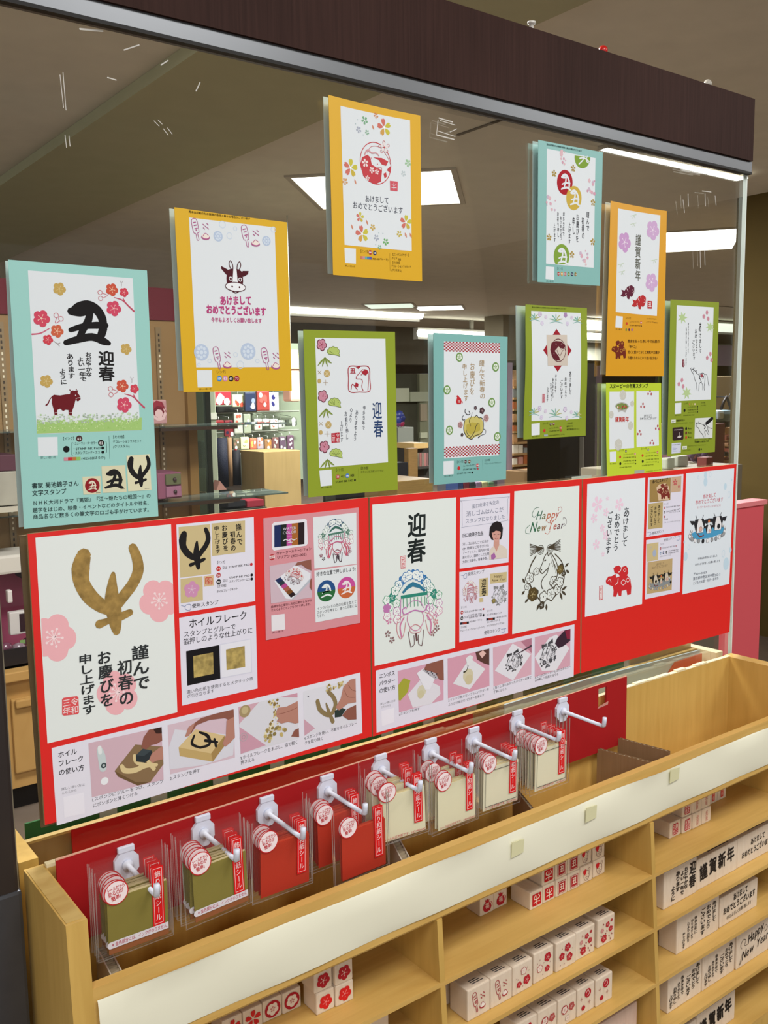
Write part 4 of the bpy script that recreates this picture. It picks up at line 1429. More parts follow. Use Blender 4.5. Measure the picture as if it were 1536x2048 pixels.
# green cardboard and others leaning in it
x0, z0 = at(50, 1655, .075)
r = root('green_board', (.8, .075, .9), 'dark green cardboard standing behind the red boards', 'board')
zt = 1.5 - .4878
MB().box(at(50, 1655, .075)[0], 1.36, .074, .077, .80, zt, M('#2d6a38', .7, noise=.1)).build('board', r)
for px in (212, 315, 440, 555, 670, 778, 862, 948, 1043):
    a, _ = at(px - 15, 1560 - .27 * (px - 300), .072)
    MB().box(a, a + .022, .0725, .0735, zt - .09, zt + .002, M('#b4beb6', .4)).build('tape_strip', r, 'pale grey tape')
MB().box(1.365, 1.552, .064, .067, .82, 1.5 - .486, M('#a58a5c', .7, noise=.06)).build('tan_board', None, 'tan board behind the pale grey one, under the right red board', 'cardboard')
# red pieces in the rear trough
x0, _ = at(145, 1700, .045)
x1, _ = at(945, 1450, .045)
r = MB()
r.box(x0, x1, .044, .047, .82, ZT + .003, M('#c01a1e', .6)).box(x0, x1, .0442, .0468, ZT + .003, ZT + .0036, M('#c9a878', .8))
r.build('red_cardboard', None, 'dark red cardboard behind the glass at the left, half hidden by the front one', 'cardboard')
x0, _ = at(1010, 1420, .04)
x1 = min(at(1415, 1300, .04)[0], XB - .006)
r = MB()
r.prism([(x0, .84), (x1, .84), (x1, ZT + .0), (x0 + .2, ZT + .007), (x0, ZT + .004)], 1, .040, .043, M('#b2c8d0', .8))
r.build('grey_board', None, 'pale grey board standing in the trough behind the glass at the right', 'cardboard')
r = MB()
xa, xb = at(1335, 1330, .036)[0], at(1404, 1315, .036)[0]
r.prism([(xa, .9), (xa, ZT - .03), (xa + .025, ZT - .008), (xb, ZT - .006), (xb, .9)], 1, .036, .039, M('#c81a26', .6))
r.build('red_cardboard', None, 'small dark red cardboard piece in front of the grey board', 'cardboard')
# torn white paper edge above it
# ---- front red cardboard with hooks
YC = -.036
x0, z0 = at(112, 1722, YC)
x1, z1 = at(1254, 1353, YC)
zb0 = at(186, 1873, YC)[1]
zb1 = at(1257, 1483, YC)[1]
print('red card', x0, z0, x1, z1, zb0, zb1)
r = root('red_cardboard', ((x0 + x1) / 2, YC, min(zb0, zb1)), 'long dark red cardboard strip carrying the white hooks', 'cardboard')
hx0, hz1 = at(1130 + 65, 1340 + 118 * .3255 - 4, YC)
zt = (z0 + z1) / 2 + .0
a0 = at(1197, 1378, YC)
a1 = at(1213, 1407, YC)
q = MB()
RC = M('#a61a1e', .6, noise=.04)
zbm = (zb0 + zb1) / 2
hx0, hx1, hzb, hzt = a0[0], a1[0], a1[1] - .003, a0[1]
for (xa, xb, za, zc, zd, ze) in ((x0, hx0, zb0, zbm, z0, z1 - .0), (hx1, x1, zb1, zb1, z1, z1)):
    q.prism([(xa, za), (xb, zc), (xb, ze), (xa, zd)], 1, YC, YC + .003, RC)
q.prism([(hx0, zbm), (hx1, zb1), (hx1, hzb), (hx0, hzb)], 1, YC, YC + .003, RC)
q.prism([(hx0, hzt), (hx1, hzt), (hx1, z1), (hx0, z1)], 1, YC, YC + .003, RC)
q.build('board', r)
MB().prism([(x0, z0), (x1, z1), (x1, z1 + .0012), (x0, z0 + .0012)], 1, YC + .0002, YC + .0028, M('#d9a58c', .8)).build('cut_edge', r, 'pale raw cut edge')
q = MB()
q.prism([(hx0 - .002, hzb - .001), (hx1 + .003, hzb + .001), (hx1 + .004, hzb + .006), (hx0 + .002, hzb + .002)], 1, YC - .0006, YC, M('#c98a80', .8))
q.build('torn_flap', r, 'torn edge of a small slot')
HOOKS = [(251, 1726, 306, 1803), (404, 1663, 470, 1741), (532, 1624, 603, 1690), (652, 1580, 730, 1638), (759, 1538, 838, 1590), (859, 1505, 934, 1556), (945, 1482, 1028, 1518), (1032, 1447, 1115, 1484), (1122, 1421, 1207, 1446)]
HK = []
for i, (pa, pb, pc, pd) in enumerate(HOOKS):
    x, z = at(pa, pb, YC)
    # rod length so that the tip keeps x
    best = min((abs(at(pc, pd, y)[0] - x), y) for y in [YC - .05 - .001 * k for k in range(60)])
    yt = best[1]
    zt_ = at(pc, pd, yt)[1]
    HK.append((x, z, yt, zt_))
    print('hook', i, round(x, 4), round(z, 4), round(yt, 4), round(zt_, 4), round(best[0], 4))
HL = sum(h[2] for h in HK) / 9
ORD = ['first', 'second', 'third', 'fourth', 'fifth', 'sixth', 'seventh', 'eighth', 'ninth']
# hook mesh once
qp = MB()
n = 12
out = []
for k in range(8):
    a = PI / 8 + k * PI / 4
    out.append((.0152 * math.cos(a) * 1.0, .0180 * math.sin(a)))
qp.prism(out, 1, -.0045, 0, WHITE_PL)
qp.bbox(-.0095, .0095, -.0052, -.0005, .0145, .0215, WHITE_PL, .001)
qr = MB()
qr.tube([(0, -.004, 0), (0, -.009, 0), (0, -.0095, 0), (0, -.083, -.0015)], [.0062, .0062, .0030, .0027], WHITE_PL, 10)
qr.tube([(0, -.082, -.002), (0, -.0855, 0.000), (0, -.0865, .008), (0, -.0868, .0125)], [.0028, .0033, .0034, .0032], WHITE_PL, 10)
mp, mr = qp.mesh('mounting_plate'), qr.mesh('rod')
for i, (x, z, yt, zz) in enumerate(HK):
    h = root('hook', (x, YC, z), (f'{ORD[i]} white plastic hook from the left, with packets on it' if i < 8 else 'empty white plastic hook at the right end of the red cardboard'), 'hook')
    link('mounting_plate', mp, h, local=True)
    link('rod', mr, h, local=True)

# corrugated cardboard dividers in the trough
zc = .842
for (pts, lab) in ((((1236, 1458), (1338, 1493), .045), 'taller brown cardboard divider standing in the trough beside the red cardboard'),
                   (((1194, 1500), (1300, 1522), .04), 'lower brown cardboard divider left of the tall one in the trough'),
                   (((1025, 1590), (1072, 1612), .04), 'small brown cardboard divider under the eighth hook'),
                   (((776, 1690), (812, 1715), .04), 'small pale cardboard divider under the fifth hook'),
                   (((192, 1910), (235, 1960), .04), 'corrugated corner piece in the left end of the trough')):
    (p0, p1, hh) = pts
    # near back panel point at y=-.03 and near front at y=-.12, same height
    x0, z0 = at(*p0, -.035)
    x1, z1 = at(*p1, -.125)
    zt = min((z0 + z1) / 2, .925)
    q = root('cardboard_divider', ((x0 + x1) / 2, -.08, .848), lab, 'cardboard')
    dx, dy = x1 - x0, -.09
    L = math.hypot(dx, dy)
    tk = .0075 if ('pale' in lab or 'corner' in lab) else .003
    nx, ny = -dy / L * tk, dx / L * tk
    c = M('#cfc6b4', .8) if 'pale' in lab or 'corner' in lab else CARDBOARD
    m = MB()
    for s_ in (0, 1):
        ox, oy = nx * 1.5 * s_, ny * 1.5 * s_
        m.raw([(x0 + ox, -.035 + oy, .848), (x1 + ox, -.125 + oy, .848), (x1 + ox, -.125 + oy, zt), (x0 + ox, -.035 + oy, zt),
               (x0 + ox + nx * .2, -.035 + oy + ny * .2, .848), (x1 + ox + nx * .2, -.125 + oy + ny * .2, .848), (x1 + ox + nx * .2, -.125 + oy + ny * .2, zt), (x0 + ox + nx * .2, -.035 + oy + ny * .2, zt)],
              [(0, 1, 2, 3), (7, 6, 5, 4), (3, 2, 6, 7), (0, 3, 7, 4), (1, 5, 6, 2), (0, 4, 5, 1)], c)
    m.build('liner', q)
    m = MB()
    K = 60
    vs = []
    for k in range(K + 1):
        t = k / K
        o = (.5 + .5 * math.sin(t * 75)) * 1.5
        for zz in (.849, zt - .0005):
            vs.append((x0 + dx * t + nx * (.2 + o * .95), -.035 + dy * t + ny * (.2 + o * .95), zz))
    m.raw(vs, [(2 * k, 2 * k + 2, 2 * k + 3, 2 * k + 1) for k in range(K)], M('#c9b79a', .8))
    m.build('fluting', q)

# ================================================================== seal packets on the hooks
BAGX = (-.056, .028)


def pack_meshes(kind):
    """parts of one packet, origin at its hanging hole; returns [(name, mesh, label)]"""
    col, paper = {'olive': ('#8b803c', 'olive gold'), 'red': ('#be3620', 'vermilion'), 'cream': ('#e9e4c4', 'cream'), 'lined': ('#e9e4c8', 'cream with a fine black outline')}[kind]
    out = []
    q = MB()
    x0, x1, zt, zb = BAGX[0], BAGX[1], .024, -.074
    q.raw([(x0, -.0022, zt), (x1, -.0022, zt), (x1, -.0026, zb), (x0, -.0026, zb)], [(3, 2, 1, 0)], G_BAG)
    for (a, c) in ((x0, x0 + .0012), (x1 - .0012, x1)):
        q.raw([(a, -.0028, zt), (c, -.0028, zt), (c, -.0028, zb), (a, -.0028, zb)], [(0, 1, 2, 3)], SEAM)
    q.raw([(x0, -.0028, zb), (x1, -.0028, zb), (x1, -.0028, zb + .0012), (x0, -.0028, zb + .0012)], [(0, 1, 2, 3)], SEAM)
    out.append(('bag', q.mesh('bag'), None))
    q = MB()
    m = M(col, .5, noise=.03)
    q.box(-.044, .0225, -.0019, -.0010, -.070, -.010, m)
    q.box(-.0435, .022, -.0009, -.0004, -.0695, -.008, M('#d9c89a' if kind != 'red' else '#c9472c', .6))
    out.append(('seal_sheet', q.mesh('seal_sheet'), paper + ' paper'))
    if kind == 'olive':
        q.reset() if hasattr(q, 'reset') else None
        q = MB()
        q.box(-.044, .0225, -.0022, -.0019, -.070, -.0625, M('#a0623a', .5))
        out.append(('lower_band', q.mesh('lower_band'), 'copper brown band'))
    P = Pr(-.0030)
    fr = lambda ox, oz: P.frame((ox, oz), (.001, 0), (0, -.001))
    # round sticker
    fr(-.034, -.004)
    P.circ(0, 0, 13.2, '#c9252b', 1, n=36)
    P.circ(0, 0, 12.1, '#f6e6e8', 2, n=36)
    for (t, z, h, hw) in (('シールだから', -3.2, 3.9, 9.8), ('貼るのが', 2.0, 4.3, 8.2), ('簡単!', 7.4, 4.2, 5.2)):
        P.text(t, (-hw, z + 1.2), (hw, z - 1.2 + .2), h * 1.12, '#c2202e', .03, 3)
    o1 = P.mb
    out.append(('round_sticker', o1.mesh('round_sticker'), 'round pink and white sticker'))
    P.reset()
    fr(.0115, .010)
    P.rect(-6.6, 0, 6.6, 66, '#dc1a1c', 1)
    for (a, c, d, e) in ((-5.0, 2, -4.5, 64), (4.5, 2, 5.0, 64), (-5, 2, 5, 2.5), (-5, 63.5, 5, 64)):
        P.rect(a, c, d, e, '#f2dada', 2)
    P.vtext('飾り和紙シール', (0, 5), (0, 61), 6.6, '#f2dada', .0, 2)
    out.append(('red_label', P.mb.mesh('red_label'), 'red label with white vertical writing'))
    P.reset()
    fr(-.011, -.066)
    if kind == 'olive':
        fr(-.011, -.0595)
        P.rect(-31, -3.6, 33, 3.8, '#e2dce2', 1)
        P.circ(-31, .1, 3.7, '#e2dce2', 1)
        P.text('※金色部分には、インクがのりません.', (-30, 2.1), (32, 2.1), 4.2, '#b8304e', .015, 2)
        out.append(('caption_label', P.mb.mesh('caption_label'), 'white caption strip'))
    elif kind in ('cream', 'lined'):
        P.text('シールは正方形です。(42×42mm)', (-31, 2.6), (32, 2.6), 3.6, '#c23a48', .01, 2)
        if kind == 'lined':
            for (a, c, d, e) in ((-30, -52, 31.5, -51.3), (-30, -2, 31.5, -1.3), (-30, -52, -29.4, -1.3), (30.9, -52, 31.5, -1.3)):
                P.rect(a, c, d, e, '#3b3a3c', 1)
        out.append(('caption', P.mb.mesh('caption'), None))
    return out


SEAM = clear('cellophane_seam', (.9, .9, .88), gloss=1.2, rough=.15, haze=.16, hazecol=(.85, .85, .83))
KINDS_ = {k: pack_meshes(k) for k in ('olive', 'red', 'cream', 'lined')}
COLW = {'olive': 'olive gold', 'red': 'vermilion', 'cream': 'plain cream', 'lined': 'black outlined cream'}
PLAN = [('olive', [-.102, -.0975, -.093, -.0885, -.084, -.079]), ('olive', [-.106, -.1015, -.097, -.0925, -.088, -.083]),
        ('red', [-.104, -.0995, -.095, -.0905, -.086]), ('red', [-.113, -.1105, -.087, -.0825, -.078, -.0735]),
        ('cream', [-.104, -.1015, -.092, -.082, -.0785]), ('cream', [-.107, -.1045, -.102, -.090, -.087, -.079]),
        ('lined', [-.105, -.100, -.095, -.090, -.085]), ('lined', [-.112, -.105, -.099, -.092, -.086, -.075])]
rn = random.Random(12)
for i, (kind, ys) in enumerate(PLAN):
    hx, hz = HK[i][0], HK[i][1]
    for j, y in enumerate(ys):
        dx, dz = [(-.003, .012), (-.004, .009), (-.004, .004), (.013, -.010), (-.004, .005), (-.003, -.004), (0, 0), (.004, -.001)][i]
        if i == 3 and j >= 2:
            dx, dz = -.003, .001
        dx += rn.uniform(-.0012, .0012) if j else 0
        dz += rn.uniform(-.001, .001) + .0004 * j
        if i in (4, 5) and j >= (2 if i == 4 else 3):
            dx, dz = dx - .004, dz + .006
        o = root('seal_packet', (hx + dx, y, hz + dz),
                 ('frontmost' if j == 0 else 'second' if j == 1 else 'third' if j == 2 else 'fourth' if j == 3 else 'fifth' if j == 4 else 'sixth') +
                 f' {COLW[kind]} seal packet from the front on the {ORD[i]} hook from the left', 'packet', f'seal packets on the {ORD[i]} hook')
        o.rotation_euler = (0, rn.uniform(-.03, .03) + (-.05 if i == 4 and j < 2 else 0), rn.uniform(-.03, .03) + (-.08 if i == 4 else 0))
        for nm, me, lb in KINDS_[kind]:
            c = link(nm, me, o, local=True)
            if lb:
                c['label'] = lb

# ================================================================== rubber stamps on the shelves
STW = wood('stamp_wood', '#d8c3ac', '#e8d8c4', scale=(30, 6, 6), rough=.6, bump=.01)
STP = wood('stamp_wood_pinkish', '#cfb0a0', '#e0c6b6', scale=(30, 6, 6), rough=.6, bump=.01)
GREYTOP = '#a9a39c'
INKR = '#b3202c'


def stamp(x0, x1, z, h, y, label, art, depth=.030, group=None, m=None, topprint=True):
    w_ = x1 - x0
    o = root('rubber_stamp', ((x0 + x1) / 2, y + depth / 2, z), label, 'stamp', group)
    blk = MB().bbox(x0 + .0003, x1 - .0003, y, y + depth, z + .0002, z + h, m or STW, .0018).build('block', o)
    P = Pr(y - .0004)
    P.frame(((x0 + x1) / 2, z + h / 2), (.001, 0), (0, -.001))   # millimetres, centre of the face
    art(P, w_ * 1000, h * 1000)
    P.build('face_print', blk)
    if topprint and w_ > .03:
        q = MB()
        xx = x0 + w_ * .35
        for k in range(3):
            q.box(xx, xx + w_ * (.5 - .08 * k), y + .007 + k * .0035, y + .0085 + k * .0035, z + h, z + h + .0002, M('#4a4644', .8))
        q.build('top_print', blk)
    return o


def art_plum(P, w_, h):
    P.plum(0, 0, min(w_, h) * .36, INKR, 2, rot=.4, core='#e8c4bc')


def art_plum_bright(P, w_, h):
    P.plum(0, 0, min(w_, h) * .36, '#d32220', 2, rot=.4, core='#e88')


def art_ring_plum(P, w_, h):
    P.circ(0, 0, min(w_, h) * .4, INKR, 2, n=30)
    P.plum(0, 0, min(w_, h) * .3, '#ecdccd', 3, rot=.3, stam=False)
    P.sakura(0, 0, min(w_, h) * .14, '#c98a80', 4, inner=False)


def art_sakura(P, w_, h):
    P.sakura(0, 0, min(w_, h) * .4, '#cc2a28', 2, inner=False)


def art_sack(P, w_, h):
    P.poly([(-5, 9), (-8, 5), (-8, 0), (-5, -4), (-3, -5), (-5, -9), (-1, -8), (0, -10), (2, -7), (5, -8), (3, -5), (7, -1), (8, 4), (6, 9), (0, 10)], INKR, 2)
    P.stroke([(7, -3), (10, 0), (9, 5)], .8, INKR, 2)
    P.text('福', (-4, 5), (4, 5), 8, '#ecdccd', .0, 3)


def art_ushi_red(P, w_, h):
    P.poly([(-8, -9), (-9, -8), (-9, 8), (-8, 9), (8, 9), (9, 8), (9, -8), (8, -9)], '#c2181f', 2)
    P.stroke([(-5, -1), (-5.5, -4), (-3, -7)], [1, 1.6, .8], '#ecdccd', 3)
    P.stroke([(5, -1), (5.5, -4), (3, -7)], [1, 1.6, .8], '#ecdccd', 3)
    P.stroke([(-5, -2), (0, 0), (5, -2)], 1.4, '#ecdccd', 3)
    P.stroke([(-6, 4), (0, 3), (6, 4)], 1.3, '#ecdccd', 3)
    P.stroke([(0, -6), (0, 0), (0, 7.5)], [1, 1.8, 1.4], '#ecdccd', 3)


def art_ushi_frame(P, w_, h):
    P.poly([(-8.5, -9.5), (8.5, -9.5), (8.5, 9.5), (-8.5, 9.5)], '#a83a3c', 2)
    P.poly([(-7.6, -8.6), (7.6, -8.6), (7.6, 8.6), (-7.6, 8.6)], '#e6d3c6', 3)
    P.poly([(-6.8, -7.8), (6.8, -7.8), (6.8, 7.8), (-6.8, 7.8)], '#ab2a30', 4)
    P.text('丑', (-5, 4.4), (5, 4.4), 9.5, '#ecdccd', .03, 5)


def art_cow(P, w_, h):
    P.stroke([(-5, -4), (-6, 2), (-4, 8), (1, 9.5), (5, 6), (6, 1), (5, -4), (0, -6)], .7, '#8a6a64', 2, True)
    P.poly([(-8, -5), (-7, -8), (-4, -8), (-3, -9), (0, -7), (-1, -2), (-4, 1), (-7, -2)], '#c9202a', 3)
    P.stroke([(3, -6), (6, -9), (8, -7), (6, -4)], .7, '#8a6a64', 2)
    P.circ(-1, 1, .7, '#7a4a44', 3)
    P.circ(4, 0, .7, '#7a4a44', 3)
    P.stroke([(-3, 5), (1, 4), (5, 5)], .6, '#8a6a64', 3)
    P.circ(0, 7, .6, '#8a6a64', 3)
    P.circ(3, 7, .6, '#8a6a64', 3)


def art_battledore(P, w_, h):
    battledore(P, (-14, -15), (14, -15), (-14, 16), '#a83a40')


def art_plums3(P, w_, h):
    for (x, y, r, f) in ((2, -9, 6, 0), (-7, 8, 5, 1), (8, 6, 7, 1)):
        P.plum(x, y, r, INKR if f else '#e8d8ca', 2, rot=x, core='#e0b0a8', outline=None if f else '#b34a4c')
    for (x, y) in ((9, -12), (12, -6), (-12, -2), (0, 13), (-9, 0)):
        P.dot(x, y, .8, '#a8807a')


def art_plums3b(P, w_, h):
    for (x, y, r, f) in ((8, -9, 7, 1), (-8, 3, 6, 0), (7, 8, 5, 1)):
        P.plum(x, y, r, INKR if f else '#e8d8ca', 2, rot=x, core='#e0b0a8', outline=None if f else '#b34a4c')
    for (x, y) in ((-8, -10), (-13, -6), (13, 0), (-2, 14), (0, -3)):
        P.dot(x, y, .8, '#a8807a')


def art_plums4(P, w_, h):
    for (x, y, r) in ((3, -9, 6.5), (-9, 1, 5.8), (7, 7, 6.5)):
        P.plum(x, y, r, INKR, 2, rot=x, core='#e8b0a8')
    for (x, y) in ((-8, -10), (-12, 14), (-4, 14), (13, -4), (0, 1)):
        P.dot(x, y, .8, '#a8807a')


def art_petals(P, w_, h):
    for (x, y, r) in ((-5, 11, 6.5), (3, -9, 4.5), (10, 0, 4.6)):
        P.plum(x, y, r, INKR, 2, rot=x, core='#e8b0a8')
    P.plum(-9, -3, 3.6, '#c88a84', 2, core='#e8b0a8')
    P.dot(12, -13, 2.4, '#a83a3c')
    for (x, y) in ((-7, -13), (-2, 3), (6, 10), (12, 8), (9, 15), (-12, 4), (1, 0)):
        P.stroke([(x, y), (x + 1, y + 1.6)], [1.2, 2], '#96504c', 2)


def art_discs(P, w_, h):
    P.circ(4, -9, 7, INKR, 2, n=24)
    P.stroke([(0, -10), (4, -14), (7, -8), (3, -5)], 1, '#e4c8bc', 3)
    P.circ(-6, 11, 4, INKR, 2)
    for (x, y) in ((-10, -4), (7, 6)):
        P.stroke([(x - 3, y), (x + 3, y)], .6, '#a8605a', 2)
        P.stroke([(x, y - 3), (x, y + 3)], .6, '#a8605a', 2)


def art_flowers_pair(P, w_, h):
    P.circ(-6, -3, 7, '#a83a3c', 2, n=24)
    P.plum(-6, -3, 5.6, '#e6d3c6', 3, core='#a83a3c')
    P.plum(9, -3, 6.5, '#b0504c', 2, core='#e8c4bc')
    P.plum(0, 12, 5, '#e6d6c8', 2, core='#b89a90', outline='#c0a498')


def art_seal(P, w_, h):
    P.poly([(-7, -8), (-5.5, -9.5), (6, -9.5), (7.5, -8), (7.5, 8), (6, 9.5), (-6, 9.5), (-7.5, 8)], '#b81e30', 2)
    P.vtext('賀正', (3.5, -8.5), (3.5, 8.5), 7.0, '#ecdccd', .0, 3)
    P.vtext('元旦', (-3.6, -8.5), (-3.6, 8.5), 7.0, '#ecdccd', .0, 3)


def art_pale_seal(P, w_, h):
    P.vtext('元旦', (0, -9), (0, 9), 7, '#cf8a7c', .02, 2)


def art_red_seal(P, w_, h):
    P.poly([(-4, -10), (4, -10), (4, 10), (-4, 10)], '#d3382c', 2)
    P.vtext('迎春', (0, -9), (0, 9), 6.2, '#e8b0a0', .0, 3)


def vlines(P, lines, col='#2a221e', bold=.02):
    for (t, x, z0_, z1_, s) in lines:
        P.vtext(t, (x, z0_), (x, z1_), s * (1.3 if s < 12 else 1.0), col, bold + .01, 3, jit=.08)


def art_geishun(P, w_, h):
    vlines(P, [('迎春', 32, -28, 18, 17), ('おだやかな', 14, -24, 14, 7.5), ('よい一年で', 4, -20, 22, 7.5), ('あります', -8, -24, 12, 8.5), ('ように', -20, -2, 24, 7.5)], bold=.04)


def art_kinga(P, w_, h):
    for k, ch in enumerate('謹賀新年'):
        P.text(ch, (-50 + k * 26, 12 - k * 1.5), (-28 + k * 26, 11 - k * 1.5), 25, '#241c18', .05, 3, jit=.05)


def art_akemashite_h(P, w_, h):
    P.text('あけまして', (-17, -4), (28, -6), 11, '#241c18', .03, 3, jit=.05)
    P.text('おめでとうございます', (-44, 14), (46, 10), 11, '#241c18', .03, 3, jit=.05)


def art_akemashite_3(P, w_, h):
    P.text('あけまして', (-18, -10), (26, -13), 12, '#241c18', .04, 3, jit=.05)
    P.text('おめでとうございます', (-48, 7), (50, 2), 12, '#241c18', .04, 3, jit=.05)
    P.text('今年もよろしくお願い致します', (-38, 19), (38, 15), 7, '#241c18', .01, 3, jit=.05)


def art_akemashite_v(P, w_, h):
    vlines(P, [('あけまして', 44, -26, 12, 9), ('おめでとう', 28, -25, 18, 9.5), ('ございます', 12, -24, 24, 10), ('幸多き年に', -8, -18, 14, 6), ('なりますよう', -18, -16, 20, 5.5), ('心よりお祈り', -28, -14, 22, 5.5), ('申し上げます', -40, 0, 28, 5.5)], bold=.02)


def art_cursive(P, w_, h):
    vlines(P, [('あけまして', 34, -26, 12, 9), ('おめでとう', 22, -20, 16, 8.5), ('ございます', 8, -14, 22, 9.5), ('幸多き年で', -8, -20, 14, 6), ('ありますよう', -18, -12, 18, 6), ('お祈り申し', -28, -8, 22, 7), ('上げます', -38, 2, 26, 7)], bold=.01)


def script_line(P, t, a, b_, h, col, layer=3, wgt=.0):
    P.text(t, a, b_, h, col, max(wgt, .015), layer, skew=.32)


def art_hny(P, w_, h):
    script_line(P, 'Happy', (-22, -4), (28, -14), 20, '#241c18')
    script_line(P, 'New Year', (-40, 20), (44, 8), 19, '#241c18')
    P.stroke([(-40, -2), (-44, -10), (-36, -18), (-28, -14), (-32, -6), (-22, -4)], [.6, 1, 1, 1, .8, .6], '#241c18', 3)
    P.stroke([(28, -14), (36, -20), (40, -12), (32, -8)], .8, '#241c18', 3)
    P.stroke([(-40, 20), (-46, 26), (-40, 12), (-36, 6)], .9, '#241c18', 3)


def art_shigatsu(P, w_, h):
    for k, ch in enumerate('謹賀新年'):
        P.text(ch, (-46 + k * 24, 14 - k * 2), (-26 + k * 24, 12 - k * 2), 24, '#1c1614', .07, 3, jit=.08)


Z0, Z1, Z2, Z3, Z4 = LEV
HS = .0272
# -- left compartment, first shelf
stamp(.5505, .577, Z0, HS, -.119, 'lower left plum stamp of the four stacked two by two', art_plum_bright, group='plum stamps stacked two by two')
stamp(.5775, .6042, Z0, HS, -.1205, 'lower right plum stamp of the four stacked two by two', art_plum_bright, group='plum stamps stacked two by two')
stamp(.549, .5755, Z0 + HS, HS, -.117, 'upper left plum stamp of the four stacked two by two', art_plum, group='plum stamps stacked two by two')
stamp(.5775, .604, Z0 + HS, HS, -.120, 'upper right plum stamp of the four stacked two by two', art_plum, group='plum stamps stacked two by two')
stamp(.5195, .546, Z0, HS, -.092, 'ringed plum stamp next to the four stacked plum stamps', art_ring_plum, group='ringed plum stamps')
stamp(.493, .5195, Z0, HS, -.091, 'ringed plum stamp second to the left of the four stacked ones', art_ring_plum, group='ringed plum stamps')
stamp(.466, .4925, Z0, HS, -.092, 'red cherry blossom stamp left of the ringed plum stamps', art_sakura, group='cherry blossom stamps at the left')
stamp(.439, .4655, Z0, HS, -.092, 'leftmost red cherry blossom stamp, cut by the picture edge', art_sakura, group='cherry blossom stamps at the left')
stamp(.52, .6, Z0, .02, -.052, 'pale wooden block lying at the back of the left compartment', lambda P, a, b_: None, .025, topprint=False)
# second shelf, tops just visible
stamp(.625, .662, Z1, .044, -.115, 'blank backed wooden stamp low in the left compartment', lambda P, a, b_: None)
stamp(.6, .6235, Z1, .046, -.105, 'second wooden stamp low in the left compartment, further left', lambda P, a, b_: None)
# -- middle compartment, first shelf
stamp(.8505, .878, Z0, HS, -.0835, 'left lucky sack stamp of the pair on the first middle shelf', art_sack, group='lucky sack stamps')
stamp(.8782, .9055, Z0, HS, -.0825, 'right lucky sack stamp of the pair on the first middle shelf', art_sack, group='lucky sack stamps')
stamp(.9178, .9442, Z0, HS, -.1165, 'red ox character stamp standing alone at the left end of the double row', art_ushi_red, depth=.04, group='red ox character stamps')
stamp(.9452, .9715, Z0, HS, -.1155, 'red ox character stamp in the lower row beside the framed ones', art_ushi_red, group='red ox character stamps')
stamp(.9445, .971, Z0 + HS, HS, -.1145, 'red ox character stamp in the upper row beside the framed ones', art_ushi_red, group='red ox character stamps')
for k, (lv, nm) in enumerate(((0, 'lower'), (1, 'upper'))):
    stamp(.9725, .9985, Z0 + HS * lv, HS, -.1155 + .001 * lv, f'{nm} left stamp with the framed ox year sign', art_ushi_frame, group='framed ox year stamps')
    stamp(.9992, 1.026, Z0 + HS * lv, HS, -.1155 + .001 * lv, f'{nm} right stamp with the framed ox year sign', art_ushi_frame, group='framed ox year stamps')
    stamp(1.0275, 1.0565, Z0 + HS * lv, HS, -.1140 + .003 * lv, f'{nm} left stamp with the calf face and red patch', art_cow, group='calf face stamps')
    stamp(1.059, 1.087, Z0 + HS * lv, HS, -.1125 + .001 * lv, f'{nm} right stamp with the calf face and red patch', art_cow, group='calf face stamps')
# second shelf
H2 = .0445
stamp(.7645, .806, Z1, H2, -.1515, 'left battledore and spinning top stamp', art_battledore, .036, 'battledore stamps')
stamp(.8065, .8475, Z1, H2, -.1515, 'right battledore and spinning top stamp', art_battledore, .036, 'battledore stamps')
stamp(.8485, .8875, Z1, H2 - .001, -.1510, 'stamp with three plums, the pale one on top', art_plums3, .036)
stamp(.8905, .9315, Z1, H2 + .001, -.1500, 'stamp with three plums, the pale one at the left', art_plums3b, .036)
stamp(.9350, .9775, Z1, H2, -.1512, 'stamp with three solid red plums', art_plums4, .036)
stamp(.9778, 1.0205, Z1, H2, -.1500, 'left stamp with scattered blossoms and petals', art_petals, .036, 'scattered petal stamps')
stamp(1.0275, 1.067, Z1, H2, -.1490, 'right stamp with scattered blossoms and petals, standing apart', art_petals, .036, 'scattered petal stamps')
for k, (a, c) in enumerate(((.765, .83), (.832, .9), (.902, .965), (.968, 1.03))):
    stamp(a, c, Z1, H2 - .002, -.108, ('leftmost', 'second', 'third', 'rightmost')[k] + ' stamp of the hidden rear row on the second middle shelf', lambda P, a_, b_: None, .034, 'rear row of stamps')
# third shelf
stamp(1.019, 1.0575, Z2, .0440, -.1545, 'right stamp with a red disc and crossed twigs', art_discs, .036, 'red disc stamps')
stamp(.9795, 1.018, Z2, .0440, -.1530, 'left stamp with a red disc and crossed twigs', art_discs, .036, 'red disc stamps')
stamp(.939, .9785, Z2, .0440, -.1525, 'right stamp with a ringed plum and a red plum', art_flowers_pair, .036, 'ringed and red plum stamps')
stamp(.898, .938, Z2, .0440, -.1520, 'left stamp with a ringed plum and a red plum', art_flowers_pair, .036, 'ringed and red plum stamps')
stamp(.857, .897, Z2, .0440, -.1520, 'stamp at the lower edge left of the ringed plum stamps', art_plums4, .036)
x0, z_ = at(1230 + 60 * .24324, 1550 + 1950 * .24324, -.15)
stamp(1.040, 1.125, Z3, .052, -.150, 'large pinkish stamp low in the middle compartment', lambda P, a, b_: None, .045, m=STP)
